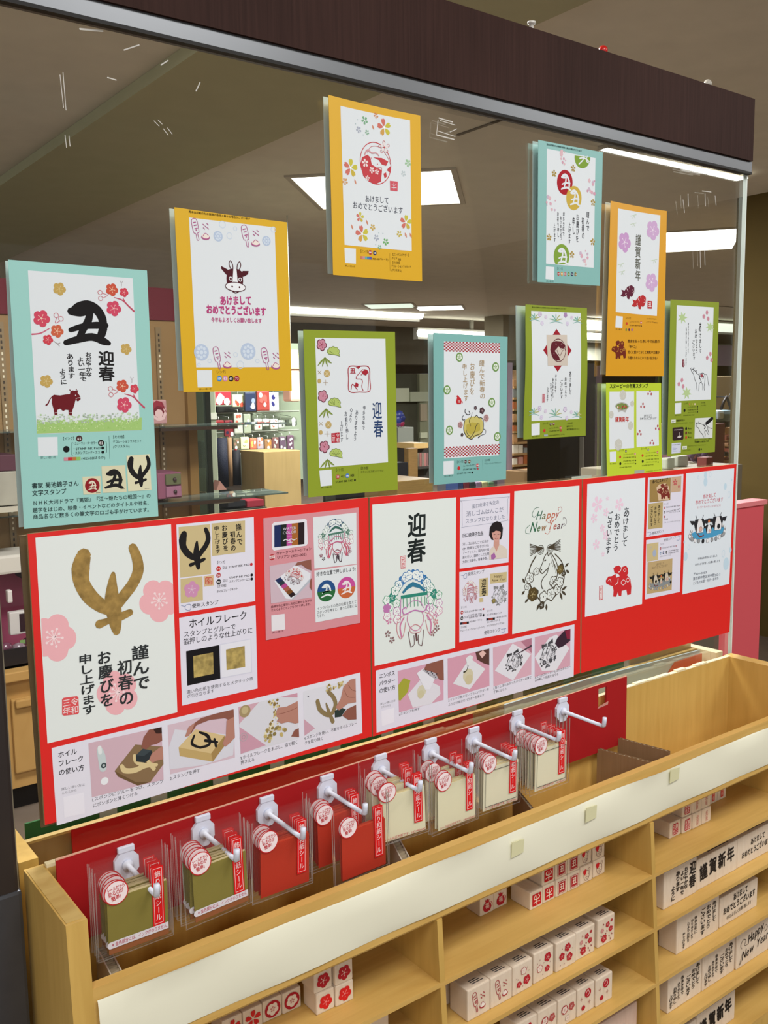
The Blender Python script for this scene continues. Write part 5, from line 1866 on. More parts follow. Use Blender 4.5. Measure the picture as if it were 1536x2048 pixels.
# -- right compartment, first shelf
stamp(1.2565, 1.286, Z0, HS + .0005, -.1080, 'square red seal stamp standing forward at the left of the right compartment', art_seal, .042)
stamp(1.288, 1.3145, Z0, HS, -.1105, 'lower square red seal stamp beside the pale ones', art_seal, group='square red seal stamps')
stamp(1.2895, 1.3160, Z0 + HS, HS, -.1085, 'upper square red seal stamp beside the pale ones', art_seal, group='square red seal stamps')
for lv, nm in ((0, 'lower'), (1, 'upper')):
    stamp(1.316, 1.3425, Z0 + HS * lv, HS, -.1108 + .0015 * lv, f'{nm} left stamp with pale new year writing', art_pale_seal, group='pale new year seal stamps')
    stamp(1.343, 1.3695, Z0 + HS * lv, HS, -.1105 + .0015 * lv, f'{nm} right stamp with pale new year writing', art_pale_seal, group='pale new year seal stamps')
stamp(1.4185, 1.4450, Z0, .030, -.0735, 'left stamp with a narrow red upright seal', art_red_seal, group='narrow red seal stamps')
stamp(1.4455, 1.4730, Z0, .031, -.0730, 'right stamp with a narrow red upright seal', art_red_seal, group='narrow red seal stamps')
# second shelf
H3 = .0635
stamp(1.1915, 1.2798, Z1, H3, -.1458, 'tall stamp with the big spring greeting at the left of the right compartment', art_geishun, .036)
stamp(1.2812, 1.3998, Z1, H3 - .009, -.1445, 'wide stamp with four bold characters in a rising row', art_kinga, .036)
stamp(1.4012, 1.515, Z1, H3 - .009, -.1438, 'wide stamp with a two line greeting at the right picture edge', art_akemashite_h, .036)
for k, (a, c) in enumerate(((1.29, 1.4), (1.402, 1.5))):
    stamp(a, c, Z1, .050, -.100, ('left', 'right')[k] + ' stamp hidden behind the wide greeting stamps', lambda P, a_, b_: None, .034, 'stamps behind the wide greeting stamps')
# third shelf
stamp(1.2245, 1.3425, Z2, .066, -.149, 'large stamp with seven upright lines of writing', art_akemashite_v, .036)
stamp(1.3468, 1.4623, Z2, .054, -.148, 'wide stamp with a three line slanting greeting', art_akemashite_3, .036)
stamp(1.176, 1.206, Z2, .064, -.110, 'narrow stamp side in shadow left of the seven line stamp', lambda P, a_, b_: None, .03, topprint=False)
# fourth shelf
stamp(1.197, 1.2893, Z3, .0655, -.1545, 'left stamp of the two with cursive upright greeting', art_cursive, .036, 'cursive greeting stamps')
stamp(1.2908, 1.3855, Z3, .0655, -.155, 'right stamp of the two with cursive upright greeting', art_cursive, .036, 'cursive greeting stamps')
stamp(1.3880, 1.4980, Z3, .0645, -.157, 'stamp with the english new year greeting in script', art_hny, .036)
# fifth shelf
stamp(1.272, 1.3835, Z4, .055, -.160, 'stamp with bold characters low at the picture edge, right one', art_shigatsu, .036, 'bold character stamps at the lower edge')
stamp(1.165, 1.271, Z4, .05, -.160, 'stamp with bold characters low at the picture edge, left one', art_shigatsu, .036, 'bold character stamps at the lower edge')

# ================================================================== sample sheets taped to the glass
YCARD = -.0060
WP = '#dfe5ea'       # white paper
BLK = '#1b191b'
REAR = M('#c0cecd', .8)


def slab(P, cs, th, m, edge=None, n=24):
    """sheet of real thickness; corners TL TR BR BL in current units; follows the curl"""
    A, B, Cc, D = (P.pt(*p) for p in cs)
    m = m if not isinstance(m, str) else M(m, .5)
    vs, fs = [], []
    for lay in (0, 1):
        for j in range(n + 1):
            for i in range(n + 1):
                u, v = i / n, j / n
                p = [(A[k] * (1 - u) + B[k] * u) * (1 - v) + (D[k] * (1 - u) + Cc[k] * u) * v for k in (0, 1)]
                y = P.y + (P.disp(p[0], p[1]) if P.disp else 0) + lay * th
                vs.append((p[0], y, p[1]))
    N = (n + 1) ** 2
    f1 = []
    for j in range(n):
        for i in range(n):
            q = j * (n + 1) + i
            f1.append((q + n + 1, q + n + 2, q + 1, q))
    f2 = [tuple(N + k for k in f[::-1]) for f in f1]
    ring = [i for i in range(n + 1)] + [j * (n + 1) + n for j in range(1, n + 1)] + [n * (n + 1) + i for i in range(n - 1, -1, -1)] + [j * (n + 1) for j in range(n - 1, 0, -1)]
    f3 = [(ring[k], ring[(k + 1) % len(ring)], N + ring[(k + 1) % len(ring)], N + ring[k]) for k in range(len(ring))]
    mb = MB()
    mb.raw(vs, f1 + f2 + f3, m)
    return mb


def curl(P, cs, amp, kind='bow'):
    A, B, Cc, D = (P.pt(*p) for p in cs)
    x0, x1, zt, zb = A[0], B[0], A[1], D[1]

    def d(x, z):
        u = (x - x0) / (x1 - x0)
        v = (zt - z) / (zt - zb)
        if kind == 'bottom':
            return -amp * max(0, v - .4) ** 2 / .36 - amp * .3 * max(0, .3 - v) / .3 * 0
        if kind == 'wave':
            return -amp * (.5 - .5 * math.cos(v * 2 * PI * 1.1)) - amp * .4 * u * u
        if kind == 'left':
            return -amp * (1 - u) ** 2
        return -amp * (abs(u - .5) * 2) ** 2
    return d


def card(Z, cs, col, label, amp=0.0015, kind='bow', strip=10, cat='sample sheet', rear=True, rlabel=None, gloss=.42):
    P = Pr(YCARD)
    P.zoom(*Z)
    P.disp = curl(P, cs, amp, kind)
    a = [P.pt(*c) for c in cs]
    o = root('sample_sheet', ((a[2][0] + a[3][0]) / 2, YCARD, min(a[2][1], a[3][1])), label, cat)
    slab(P, cs, .0006, M(col, gloss)).build('sheet', o)
    if rear:
        q = Pr(.0045)
        px = [(Z[0] + c[0] * Z[2], Z[1] + c[1] * Z[2]) for c in cs]
        q.zoom(0, 0, 1)
        s = strip if isinstance(strip, tuple) else (strip, strip)
        c2 = [(px[0][0] - s[0], px[0][1] + 2), (px[1][0] - s[0] - 2, px[1][1] + 3), (px[2][0] - s[1] - 2, px[2][1] - 4), (px[3][0] - s[1], px[3][1] - 3)]
        b_ = [q.pt(*c) for c in c2]
        r2 = root('rear_sheet', ((b_[2][0] + b_[3][0]) / 2, .0045, min(b_[2][1], b_[3][1])), 'pale grey sheet back behind the glass, left of the ' + rlabel, 'rear sheet')
        slab(q, c2, .0006, REAR).build('sheet', r2)
    return P, o


def pic(P, cs, col=WP):
    P.quad(*cs, col, 1)


def caption(P, h, items):
    for (t, a, b_, hh, c, w) in items:
        P.text(t, a, b_, hh, c, w)


A = (0, 500, 400 / 1437)
B = (320, 380, 580 / 1536)
CZ = (620, 180, 440 / 1536)
D = (820, 560, 420 / 1536)
E = (1160, 560, 376 / 1536)
FZ = (1040, 270, 320 / 1536)
TINYTOP = '見本は印刷のため実際の色味と異なる場合がございます'

# ---- A: big blue sheet with the black character
P, o = card(A, [(55, 70), (1056, 147), (1138, 1912), (172, 2003)], '#9acfc8', 'large pale blue sheet with a big black character and a brown cow, far left', .0012, 'left', (5, 10), rlabel='large pale blue sheet')
pic(P, [(198, 147), (953, 203), (1007, 1295), (263, 1322)])
for k in range(26):   # green meadow strip
    x = 262 + k * 29
    P.quad((x, 1222 + (k * 37) % 20 - k * .9), (x + 32, 1222 + (k * 37) % 20 - k * .9), (x + 30, 1318 - k * 1.0), (x, 1319 - k * 1.0), '#a3c878', 2)
rr = random.Random(1)
for k in range(260):
    t = rr.random()
    x, y = 262 + 735 * t, rr.uniform(1185, 1250) - 18 * t
    P.circ(x, y, rr.uniform(3, 8), rr.choice(['#c4dcb4', '#d9e6d8', '#b4cfa6', '#a8b8a8']), 3, n=7)
for k in range(120):
    t = rr.random()
    P.circ(262 + 735 * t, rr.uniform(1240, 1305) - 18 * t, rr.uniform(2, 5), rr.choice(['#c4dc9c', '#d4e6b0', '#8fbc62']), 3, n=6)
brush_ushi(P, (458, 378), (792, 388), (458, 684), '#151214', 3, 1.42)
for (x, y, r) in ((425, 280, 48), (905, 712, 42), (331, 943, 47)):
    P.plum(x, y, r, '#c3a45c', 2, rot=.5, core='#d8c48c')
for (dx, dy) in ((0, 0), (75, 692)):
    P.stroke([(820 + dx, 342 + dy), (880 + dx, 362 + dy), (925 + dx, 405 + dy), (962 + dx, 440 + dy)], [6, 10, 12, 13], '#c05068', 2)
    P.stroke([(905 + dx, 385 + dy), (885 + dx, 350 + dy)], 7, '#c05068', 2)
    P.plum(816 + dx, 420 + dy, 57, '#cf4a66', 3, rot=.5, core='#f0b8b8')
    P.plum(803 + dx, 285 + dy, 47, '#c9553f', 3, rot=.5, core='#f0c8a8')
    P.plum(890 + dx, 305 + dy, 34, '#cf4254', 3, rot=.5, core='#f0b8b8')
    P.stroke([(872 + dx, 262 + dy), (872 + dx, 240 + dy), (860 + dx, 220 + dy)], 3, '#9a8c8c', 2)
    P.stroke([(872 + dx, 240 + dy), (884 + dx, 222 + dy)], 3, '#9a8c8c', 2)
    for (x, y) in ((718, 305), (722, 348)):
        P.circ(x + dx, y + dy, 18, '#c8707a', 3, inner=14)
    P.stroke([(735 + dx, 310 + dy), (772 + dx, 326 + dy), (738 + dx, 345 + dy)], 4, '#c8707a', 3)
P.stroke([(228, 606), (290, 598), (352, 565)], [12, 10, 6], '#c8607a', 2)
P.plum(296, 492, 62, '#cf4a62', 3, rot=.5, core='#f0c8b8')
P.plum(408, 583, 48, '#cc6446', 3, rot=.5, core='#f4d0b0')
P.plum(342, 645, 38, '#cf4250', 3, rot=.5, core='#f0b8b8')
for (x, y) in ((402, 470), (436, 494)):
    P.circ(x, y, 19, '#c8707a', 3, inner=15)
P.stroke([(404, 490), (396, 525), (430, 510)], 4, '#c8607a', 3)
P.stroke([(385, 655), (410, 672), (430, 668)], 4, '#9a8c8c', 3)
P.stroke([(410, 672), (425, 690)], 4, '#9a8c8c', 3)
P.vtext('迎春', (760, 722), (768, 945), 112, BLK, .045, jit=.04)
P.vtext('おだやかな', (632, 732), (640, 910), 44, BLK, .035, jit=.1)
P.vtext('よい一年で', (573, 768), (600, 945), 48, BLK, .03, jit=.1)
P.vtext('あります', (500, 742), (515, 925), 50, BLK, .03, jit=.1)
P.vtext('ように', (446, 850), (458, 968), 46, BLK, .03, jit=.1)
# brown cow
DK = '#6b1620'
P.poly([(372, 1050), (385, 1040), (430, 1045), (470, 1038), (500, 1036), (505, 1018), (520, 1008), (545, 1012), (560, 1005), (556, 1026), (574, 1050), (578, 1072), (560, 1088), (540, 1080), (534, 1110), (520, 1150), (515, 1190), (492, 1188), (490, 1150), (470, 1148), (452, 1158), (430, 1140), (410, 1150), (412, 1186), (390, 1186), (382, 1140), (370, 1100)], DK, 3)
P.stroke([(374, 1052), (355, 1075), (345, 1100), (330, 1115)], [6, 6, 8, 12], DK, 3)
P.stroke([(510, 1018), (500, 1005)], 7, DK, 3)
P.stroke([(545, 1015), (548, 1000)], 6, DK, 3)
P.stroke([(550, 1082), (545, 1068), (572, 1060)], 3, '#e4dcdc', 4)
P.dot(541, 1044, 4, '#e4dcdc', 4)
for (x) in (392, 496):
    P.stroke([(x, 1170), (x + 18, 1168)], 3, '#e4dcdc', 4)
P.build('picture_panel', o)
P.quad((268, 1345), (412, 1342), (414, 1477), (272, 1482), WP, 1)
P.text('詳しい使い方', (290, 1502), (402, 1498), 18, '#5a7a7a', 0)
P.text('【インク】', (440, 1368), (545, 1364), 22, '#233')
P.num(568, 1355, 23, '#4a2a2a', '65')
P.text('・ニューウォーターカラー', (520, 1400), (698, 1396), 20, '#233')
P.num(726, 1386, 23, '#20201f', '82')
P.circ(475, 1431, 23, '#111415')
P.text('・STAMP INK PAD', (520, 1438), (722, 1430), 20, '#233', .01)
P.text('・スタンプニック・エコ', (520, 1470), (718, 1462), 20, '#233')
P.dot(737, 1422, 11, '#111415')
P.dot(738, 1452, 11, '#111415')
P.stroke([(522, 1384), (512, 1392), (512, 1465), (522, 1474)], 2, '#355', 2)
P.stroke([(754, 1374), (764, 1382), (766, 1448), (758, 1456)], 2, '#355', 2)
for k, c in enumerate(('#cf8a98', '#c03038', '#b87840', '#8fbf62')):
    P.quad((457 + 30 * k, 1490 - k), (487 + 30 * k, 1489 - k), (487 + 30 * k, 1514 - k), (457 + 30 * k, 1515 - k), c, 2)
P.text('(4125-001はるか)', (584, 1506), (756, 1500), 20, '#233')
P.stroke([(782, 1336), (788, 1500)], 2, '#4a6a6a')
P.text('【その他】', (800, 1356), (905, 1352), 22, '#233')
P.text('デコレーションラメセット', (810, 1388), (1018, 1382), 20, '#233')
P.text('(クリスタル)', (812, 1422), (930, 1418), 20, '#233')
P.quad((590, 1630), (722, 1624), (722, 1752), (598, 1758), '#d8d4b4', 2)
ushi_seal(P, 662, 1692, 53, '#8e1a22', '#e2dcc4', 3)
P.quad((728, 1554), (898, 1545), (910, 1738), (738, 1745), '#d8d4b4', 2)
brush_ushi(P, (752, 1582), (886, 1582), (752, 1716), BLK, 3, 1.35)
P.quad((908, 1478), (1074, 1466), (1088, 1724), (920, 1734), '#ddd9b8', 2)
antler_ox(P, (922, 1488), (1078, 1478), (926, 1712), BLK, 3)
for (x, y) in ((705, 1745), (880, 1716), (1056, 1714)):
    P.stroke([(x - 16, y), (x + 14, y - 1)], 3, '#6a6a5a', 3)
P.text('書家 菊池錦子さん', (226, 1716), (566, 1694), 38, '#1d3032', .015)
P.text('文字スタンプ', (228, 1768), (476, 1752), 38, '#1d3032', .015)
P.text('ＮＨＫ大河ドラマ『篤姫』『江～姫たちの戦国～』の', (232, 1836), (1084, 1780), 32, '#1d3032', .005)
P.text('題字をはじめ、映像・イベントなどのタイトルや社名、', (232, 1888), (1088, 1830), 32, '#1d3032', .005)
P.text('商品名など数多くの筆文字のロゴも手がけています。', (234, 1934), (1090, 1880), 32, '#1d3032', .005)
P.build('caption_print', o)

# ---- B: yellow sheet with the calf face
YEL = '#dcad10'
P, o = card(B, [(73, 92), (669, 172), (695, 1063), (122, 1070)], YEL, 'yellow sheet with a dark red cow face in its middle', .0014, 'bow', (9, 9), rlabel='yellow cow face sheet')
pic(P, [(152, 146), (605, 198), (630, 938), (190, 940)])
MAG = '#b8417c'
LB = '#b8c8e0'


def lace(u, v, r):
    P.circ(u, v, r, LB, 2, n=26)
    for k in range(8):
        a = k * PI / 4
        P.circ(u + r * .6 * math.cos(a) * .8, v + r * .6 * math.sin(a), r * .2, '#d3dfee', 3, n=8)
    P.circ(u, v, r * .25, '#d3dfee', 3, n=8)


for (u, v, r) in ((307, 245, 28), (562, 270, 26), (466, 855, 45), (218, 860, 44)):
    lace(u, v, r)
for (u, v, r) in ((368, 243, 18), (398, 205, 12), (330, 183, 20), (598, 210, 16), (400, 872, 13), (262, 905, 12), (515, 905, 12), (205, 925, 10), (425, 926, 22)):
    P.circ(u, v, r, '#c6d4e6', 2, inner=r - 3)
for (u, v) in ((155, 150), (420, 185), (270, 830), (525, 835)):
    battledore(P, (u, v), (u + 118, v + 12), (u, v + 120), '#b0608e', 3)
cow_face(P, (320, 368), (468, 385), (322, 540), '#4e1420', 3)
P.text('あけまして', (318, 610), (486, 608), 44, MAG, .07, jit=.02)
P.text('おめでとうございます', (244, 656), (562, 668), 44, MAG, .07, jit=.02)
P.text('今年もよろしくお願い致します', (270, 700), (538, 706), 24, MAG, .03, jit=.02)
P.build('picture_panel', o)
P.text(TINYTOP, (150, 122), (478, 160), 12, '#2a2410', .01)
P.quad((192, 954), (274, 954), (276, 1044), (198, 1046), WP, 1)
P.text('詳しい使い方', (206, 1060), (272, 1058), 9, '#4a3a10')
P.text('【インク】', (294, 974), (354, 970), 16, '#3a2e10')
for k, (c, t) in enumerate((('#3f86c4', '19'), ('#cf88b0', '83'), ('#241e1e', '65'), ('#9e1e38', '73'))):
    P.num(314 + k * 31, 999, 15, c, t)
P.build('caption_print', o)

# ---- C: topmost yellow sheet
P, o = card(CZ, [(120, 38), (760, 182), (773, 1338), (153, 1292)], '#dcaa12', 'topmost yellow sheet with a round red picture of an ox wearing flowers', .003, 'bow', (8, 8), rlabel='topmost yellow sheet')
pic(P, [(207, 113), (692, 214), (704, 1126), (236, 1082)])
SC = ['#d8a64e', '#d8a64e', '#cf7468', '#cf7468', '#d8985a']
SD = ['#c9c04a', '#cf7468', '#cf7468', '#c9b24a', '#c9c04a']
for (x, y, r, q_) in ((517, 262, 62, 0), (280, 545, 64, 1), (362, 1005, 60, 0), (348, 888, 36, 1), (665, 925, 52, 1)):
    P.sakura(x, y, r, '#d88', 2, rot=.5 + q_, cols=SD if q_ else ['#c9c04a', '#cf7468', '#cf7468', '#cfa058', '#c9c04a'])
for (x, y, r, c) in ((380, 212, 30, '#7fae8a'), (398, 296, 20, '#8cb49a'), (338, 278, 25, '#a9b0c0'), (463, 1032, 24, '#a9b0c0'), (528, 1060, 26, '#6fae6a'), (648, 585, 22, '#c0ccd0'), (678, 512, 28, '#9cc49a'), (437, 958, 24, '#c9a850'), (620, 1005, 24, '#c4b040'), (460, 178, 22, '#cf8a5a'), (486, 1098, 18, '#6fae8a'), (240, 640, 26, '#cf9a68')):
    P.sakura(x, y, r, c, 2, rot=.9)
for (x, y) in ((440, 262), (314, 642), (291, 958), (398, 926), (664, 1016), (697, 1018)):
    P.stroke([(x - 5, y - 16), (x, y), (x + 5, y + 14)], [5, 16, 5], '#cf8a70', 2)
for (x, y) in ((330, 208), (316, 238), (370, 314), (480, 998), (508, 1002), (458, 1080)):
    P.dot(x, y, 4, '#9cb4b8', 2)
RED1 = '#c4444c'
n = 36
P.circ(457, 512, 148, RED1, 3, n=40, inner=142, ax=.95)
pts = [(457 + 108 * math.cos(2 * PI * i / n), 512 + 142 * math.sin(2 * PI * i / n)) for i in range(1, 20)] + [(360, 470), (400, 440), (440, 462), (500, 470), (545, 500)]
P.poly([(350, 520), (362, 470), (400, 452), (420, 470), (430, 520), (470, 545), (500, 560), (495, 640), (455, 658), (410, 640), (370, 600)], RED1, 3)
P.poly([(440, 470), (500, 475), (545, 500), (530, 530), (500, 520), (480, 490)], RED1, 3)
P.poly([(545, 545), (563, 530), (560, 580), (535, 560)], RED1, 3)
P.poly([(512, 585), (530, 575), (535, 605), (520, 618)], RED1, 3)
P.stroke([(430, 470), (420, 500), (445, 545), (480, 540), (500, 550), (492, 640)], 3, RED1, 4)
P.stroke([(400, 440), (420, 400), (460, 392), (500, 410), (520, 440), (540, 470), (560, 520)], 3, RED1, 4)
P.stroke([(380, 450), (400, 420), (430, 440), (460, 440), (480, 460)], [10, 14, 12, 10, 8], '#cf9aa0', 4)
P.sakura(516, 400, 36, '#e8dcdc', 5, rot=.3, core=RED1)
P.sakura(383, 510, 30, '#eddede', 5, rot=.5, core=RED1)
P.sakura(430, 560, 24, '#eddede', 5, rot=.9, core=RED1)
P.sakura(466, 572, 20, '#eddede', 5, rot=.2, core=RED1)
P.sakura(400, 615, 20, '#eddede', 5, rot=.2, core=RED1)
for k in range(5):
    P.circ(516 + 30 * math.cos(.9 + k * 2 * PI / 5), 400 + 34 * math.sin(.9 + k * 2 * PI / 5), 12, RED1, 4, n=10, inner=9)
P.dot(470, 518, 4, RED1, 5)
P.poly([(556, 634), (610, 640), (608, 708), (558, 702)], '#cf5a66', 3)
P.stroke([(570, 660), (583, 668), (598, 662)], 4, WP, 4)
P.stroke([(583, 650), (584, 695)], 4, WP, 4)
P.stroke([(568, 682), (600, 684)], 4, WP, 4)
P.text('あけまして', (384, 784), (550, 796), 46, '#3f4252', .0, jit=.03)
P.text('おめでとうございます', (294, 828), (646, 868), 46, '#3f4252', .0, jit=.03)
P.build('picture_panel', o)
P.quad((235, 1102), (318, 1108), (318, 1214), (240, 1208), WP, 1)
P.text('詳しい使い方', (240, 1234), (312, 1240), 12, '#4a3a10')
P.text('【インク】', (345, 1136), (408, 1142), 20, '#3a2e10')
P.num(420, 1134, 16, '#b03028', '14')
P.num(452, 1138, 16, '#2a2a5a', '18')
for k, c in enumerate(('#c87c58', '#c88a9a', '#6fae9a', '#4a78b8', '#5a58a8')):
    P.quad((350 + 16 * k, 1160 + k), (366 + 16 * k, 1161 + k), (366 + 16 * k, 1180 + k), (350 + 16 * k, 1179 + k), c, 2)
P.text('(4125-001パレード)', (430, 1184), (545, 1192), 16, '#3a2e10')
P.stroke([(556, 1140), (558, 1264)], 1.5, '#8a6a1a')
for k, t in enumerate(('【エンボスパウダー】', 'クリア 003', '【その他】', 'デコレーションラメセット', '(クリスタル)')):
    P.text(t, (568, 1158 + 27 * k), (568 + (126, 64, 62, 132, 70)[k], 1164 + 27 * k), 18, '#3a2e10')
P.build('caption_print', o)

# ---- olive sheet with the flower column (B zoom)
OLV = '#8e9f24'
P, o = card(B, [(757, 740), (1242, 752), (1257, 1587), (784, 1628)], OLV, 'olive green sheet with a column of plum, pine and bamboo at its left', .001, 'bow', (10, 8), rlabel='olive flower column sheet')
pic(P, [(820, 783), (1192, 788), (1206, 1442), (842, 1472)])
for k, (dx, dy) in enumerate(((0, 0), (6, 272), (14, 540))):
    x, y = 855 + dx, 820 + dy
    P.plum(x, y, 34, '#c9889c', 3, rot=.5, core='#8e2a44', outline='#6b3040')
    # pine
    x, y = 915 + dx, 862 + dy
    for (c_, e_, ly) in (('#5a6b26', 0, 3), ('#b2c66c', 2.6, 3.4)):
        for k2 in range(5):
            an_ = PI * (.08 + .21 * k2)
            P.circ(x + 2 - 24 * math.cos(an_), y - 2 - 20 * math.sin(an_), 13 - e_, c_, ly, n=14)
        P.poly([(x - 28 + e_, y), (x, y - 24), (x + 32 - e_, y), (x + 38 - e_, y + 20 - e_), (x + 10, y + 12 - e_), (x - 24, y + 8 - e_)], c_, ly)
    for k2 in range(5):
        an_ = PI * (.1 + .2 * k2)
        P.stroke([(x + 2, y + 4), (x + 2 - 24 * math.cos(an_), y - 4 - 18 * math.sin(an_))], 2, '#5a6b26', 4)
    # bamboo
    x, y = 872 + dx, 905 + dy
    for (a, b_) in ((-38, 26), (-14, 30), (14, 30), (36, 12)):
        P.stroke([(x, y - 18), (x + a * .6, y + b_ * .3), (x + a, y + b_)], [4, 11, 2], '#8fa24c', 3)
        P.stroke([(x, y - 18), (x + a, y + b_)], 1.5, '#4f5f24', 4)
for (dx, dy) in ((0, 0), (8, 272)):
    P.circ(883 + dx, 972 + dy, 20, '#bfa56a', 3)
    P.stroke([(872 + dx, 962 + dy), (894 + dx, 984 + dy)], 3, '#dcd0a8', 4)
    P.stroke([(894 + dx, 962 + dy), (872 + dx, 984 + dy)], 3, '#dcd0a8', 4)
    P.circ(842 + dx, 1012 + dy, 12, '#bfa56a', 3)
    for (x, y, q_) in ((843, 966, 1), (876, 1020, 0)):
        if q_:
            P.stroke([(x - 8 + dx, y - 8 + dy), (x + 8 + dx, y + 8 + dy)], 2.5, '#a9936a', 3)
            P.stroke([(x + 8 + dx, y - 8 + dy), (x - 8 + dx, y + 8 + dy)], 2.5, '#a9936a', 3)
        else:
            P.stroke([(x - 13 + dx, y + dy), (x + 13 + dx, y + dy)], 2.5, '#a9937a', 3)
            P.stroke([(x + dx, y - 14 + dy), (x + dx, y + 14 + dy)], 2.5, '#a9937a', 3)
RS = '#a82434'
P.stroke([(1000, 938), (1050, 934), (1104, 938), (1110, 1000), (1110, 1064), (1056, 1070), (1002, 1066), (998, 1000)], 5, RS, 3, True)
P.text('丑', (1006, 972), (1036, 972), 26, RS, .04)
P.stroke([(1072, 950), (1060, 965), (1042, 985), (1040, 1000), (1065, 1002), (1072, 1015), (1068, 1040), (1075, 1062)], 3.5, RS, 4)
P.stroke([(1078, 950), (1100, 960), (1104, 1010), (1100, 1060)], 3, RS, 4)
P.poly([(1066, 962), (1090, 950), (1104, 965), (1090, 982), (1074, 976)], RS, 4)
P.poly([(1036, 1018), (1050, 1028), (1048, 1044), (1030, 1040)], RS, 4)
P.stroke([(1012, 1056), (1018, 1028), (1034, 1044), (1044, 1058)], 4, RS, 4)
P.poly([(1036, 938), (1062, 936), (1050, 948)], RS, 4)
P.dot(1066, 978, 3, RS, 5)
NAV = '#26406e'
P.vtext('迎春', (1146, 1118), (1158, 1312), 60, NAV, .01, jit=.06)
P.vtext('幸多き年で', (1082, 1140), (1076, 1272), 18, '#3c3f4c', 0, jit=.14)
P.vtext('ありますよう', (1042, 1164), (1032, 1330), 19, '#3c3f4c', 0, jit=.14)
P.vtext('心より', (1014, 1150), (1008, 1232), 17, '#3c3f4c', 0, jit=.14)
P.vtext('お祈り申し', (984, 1170), (992, 1322), 18, '#3c3f4c', 0, jit=.14)
P.vtext('上げます', (960, 1222), (962, 1336), 17, '#3c3f4c', 0, jit=.14)
P.poly([(906, 1288), (950, 1284), (952, 1336), (908, 1340)], '#b82c3c', 3)
P.vtext('令和', (940, 1287), (941, 1336), 20, '#eddde0', 0, 4)
P.vtext('三年', (918, 1288), (919, 1338), 20, '#eddde0', 0, 4)
P.build('picture_panel', o)
P.quad((842, 1486), (908, 1480), (912, 1564), (850, 1570), WP, 1)
P.text('詳しい使い方', (852, 1582), (908, 1577), 9, '#3c4414')
P.text('【インク】', (926, 1492), (976, 1488), 15, '#2c3414')
for (x, c, t, f) in ((941, '#b84438', '25', 1), (967, None, '42', 0), (992, '#3c78c4', '18', 1), (1018, '#241c1a', '101', 0)):
    if f:
        P.num(x, 1518 - (x - 941) * .09, 12, c, t)
    else:
        P.text(t, (x - 10, 1524 - (x - 941) * .09), (x + 10, 1523 - (x - 941) * .09), 14, '#241c1a', .03)
P.text('STAMP INK PAD', (930, 1552), (1022, 1542), 13, '#2c3414', .01)
P.dot(1032, 1536, 6, '#15180c')
P.stroke([(1051, 1476), (1053, 1546)], 1, '#5c6a1c')
P.text('【その他】', (1058, 1482), (1108, 1478), 14, '#2c3414')
P.text('ステンシルスポンジブラシ', (1062, 1500), (1182, 1492), 11, '#2c3414')
P.build('caption_print', o)

# ---- blue sheet with checked bands (D zoom)
BL2 = '#7fb7b3'
P, o = card(D, [(168, 386), (714, 416), (702, 1458), (172, 1498)], BL2, 'blue green sheet with red checked bands and a golden sitting ox', .001, 'left', (10, 8), rlabel='blue sheet with checked bands')
cs = [(245, 448), (658, 462), (650, 1282), (247, 1307)]
pic(P, cs)


def band(v0, v1):
    """woven red and white checks between two fractions of the picture height"""
    q = sub(P, cs[0], cs[1], cs[3])
    nx, ny = 34, 7
    for j in range(ny):
        vs_, fs_ = [], []
        for i in range(nx):
            if (i + j) % 2:
                x0_, x1_ = i / nx, (i + 1) / nx
                a, b_ = v0 + (v1 - v0) * j / ny, v0 + (v1 - v0) * (j + 1) / ny
                k = len(vs_)
                # shear matches the slight convergence of the sheet
                vs_ += [q.pt(x0_, a), q.pt(x1_, a), q.pt(x1_, b_), q.pt(x0_, b_)]
                fs_.append((k + 3, k + 2, k + 1, k))
        P._add(vs_, fs_, '#a8323c', 2)


band(0, .086)
band(.9, .99)
for (x, y) in ((359, 565), (625, 636), (268, 804), (597, 896), (286, 1099), (638, 1146)):
    P.circ(x, y, 34, '#6f9650', 3, n=24, ax=1)
    P.plum(x, y, 25, '#dfe8dc', 4, rot=.4, stam=False)
    P.sakura(x, y, 15, '#8fae78', 5, inner=False)
GLD = '#a98f66'
P.vtext('謹んで新春の', (522, 585), (530, 872), 52, GLD, 0, jit=.08)
P.vtext('お慶びを', (456, 602), (452, 842), 46, GLD, 0, jit=.08)
P.vtext('申し上げます', (396, 612), (410, 888), 44, GLD, 0, jit=.08)
P.poly([(342, 858), (336, 848), (348, 842), (358, 856), (370, 866), (376, 892), (368, 908), (342, 908), (334, 892)], '#c42a32', 3)
P.stroke([(376, 904), (384, 896), (378, 886)], 3, '#c42a32', 3)
P.text('福', (346, 898), (366, 898), 18, '#e8ccc8', 0, 4)
P.poly([(396, 1030), (420, 1010), (450, 1000), (480, 996), (520, 1010), (532, 1040), (536, 1090), (520, 1130), (470, 1150), (440, 1164), (410, 1150), (392, 1100)], '#c9bd6c', 3)
P.poly([(410, 1060), (450, 1040), (510, 1050), (512, 1100), (440, 1130), (410, 1100)], '#b8a848', 4)
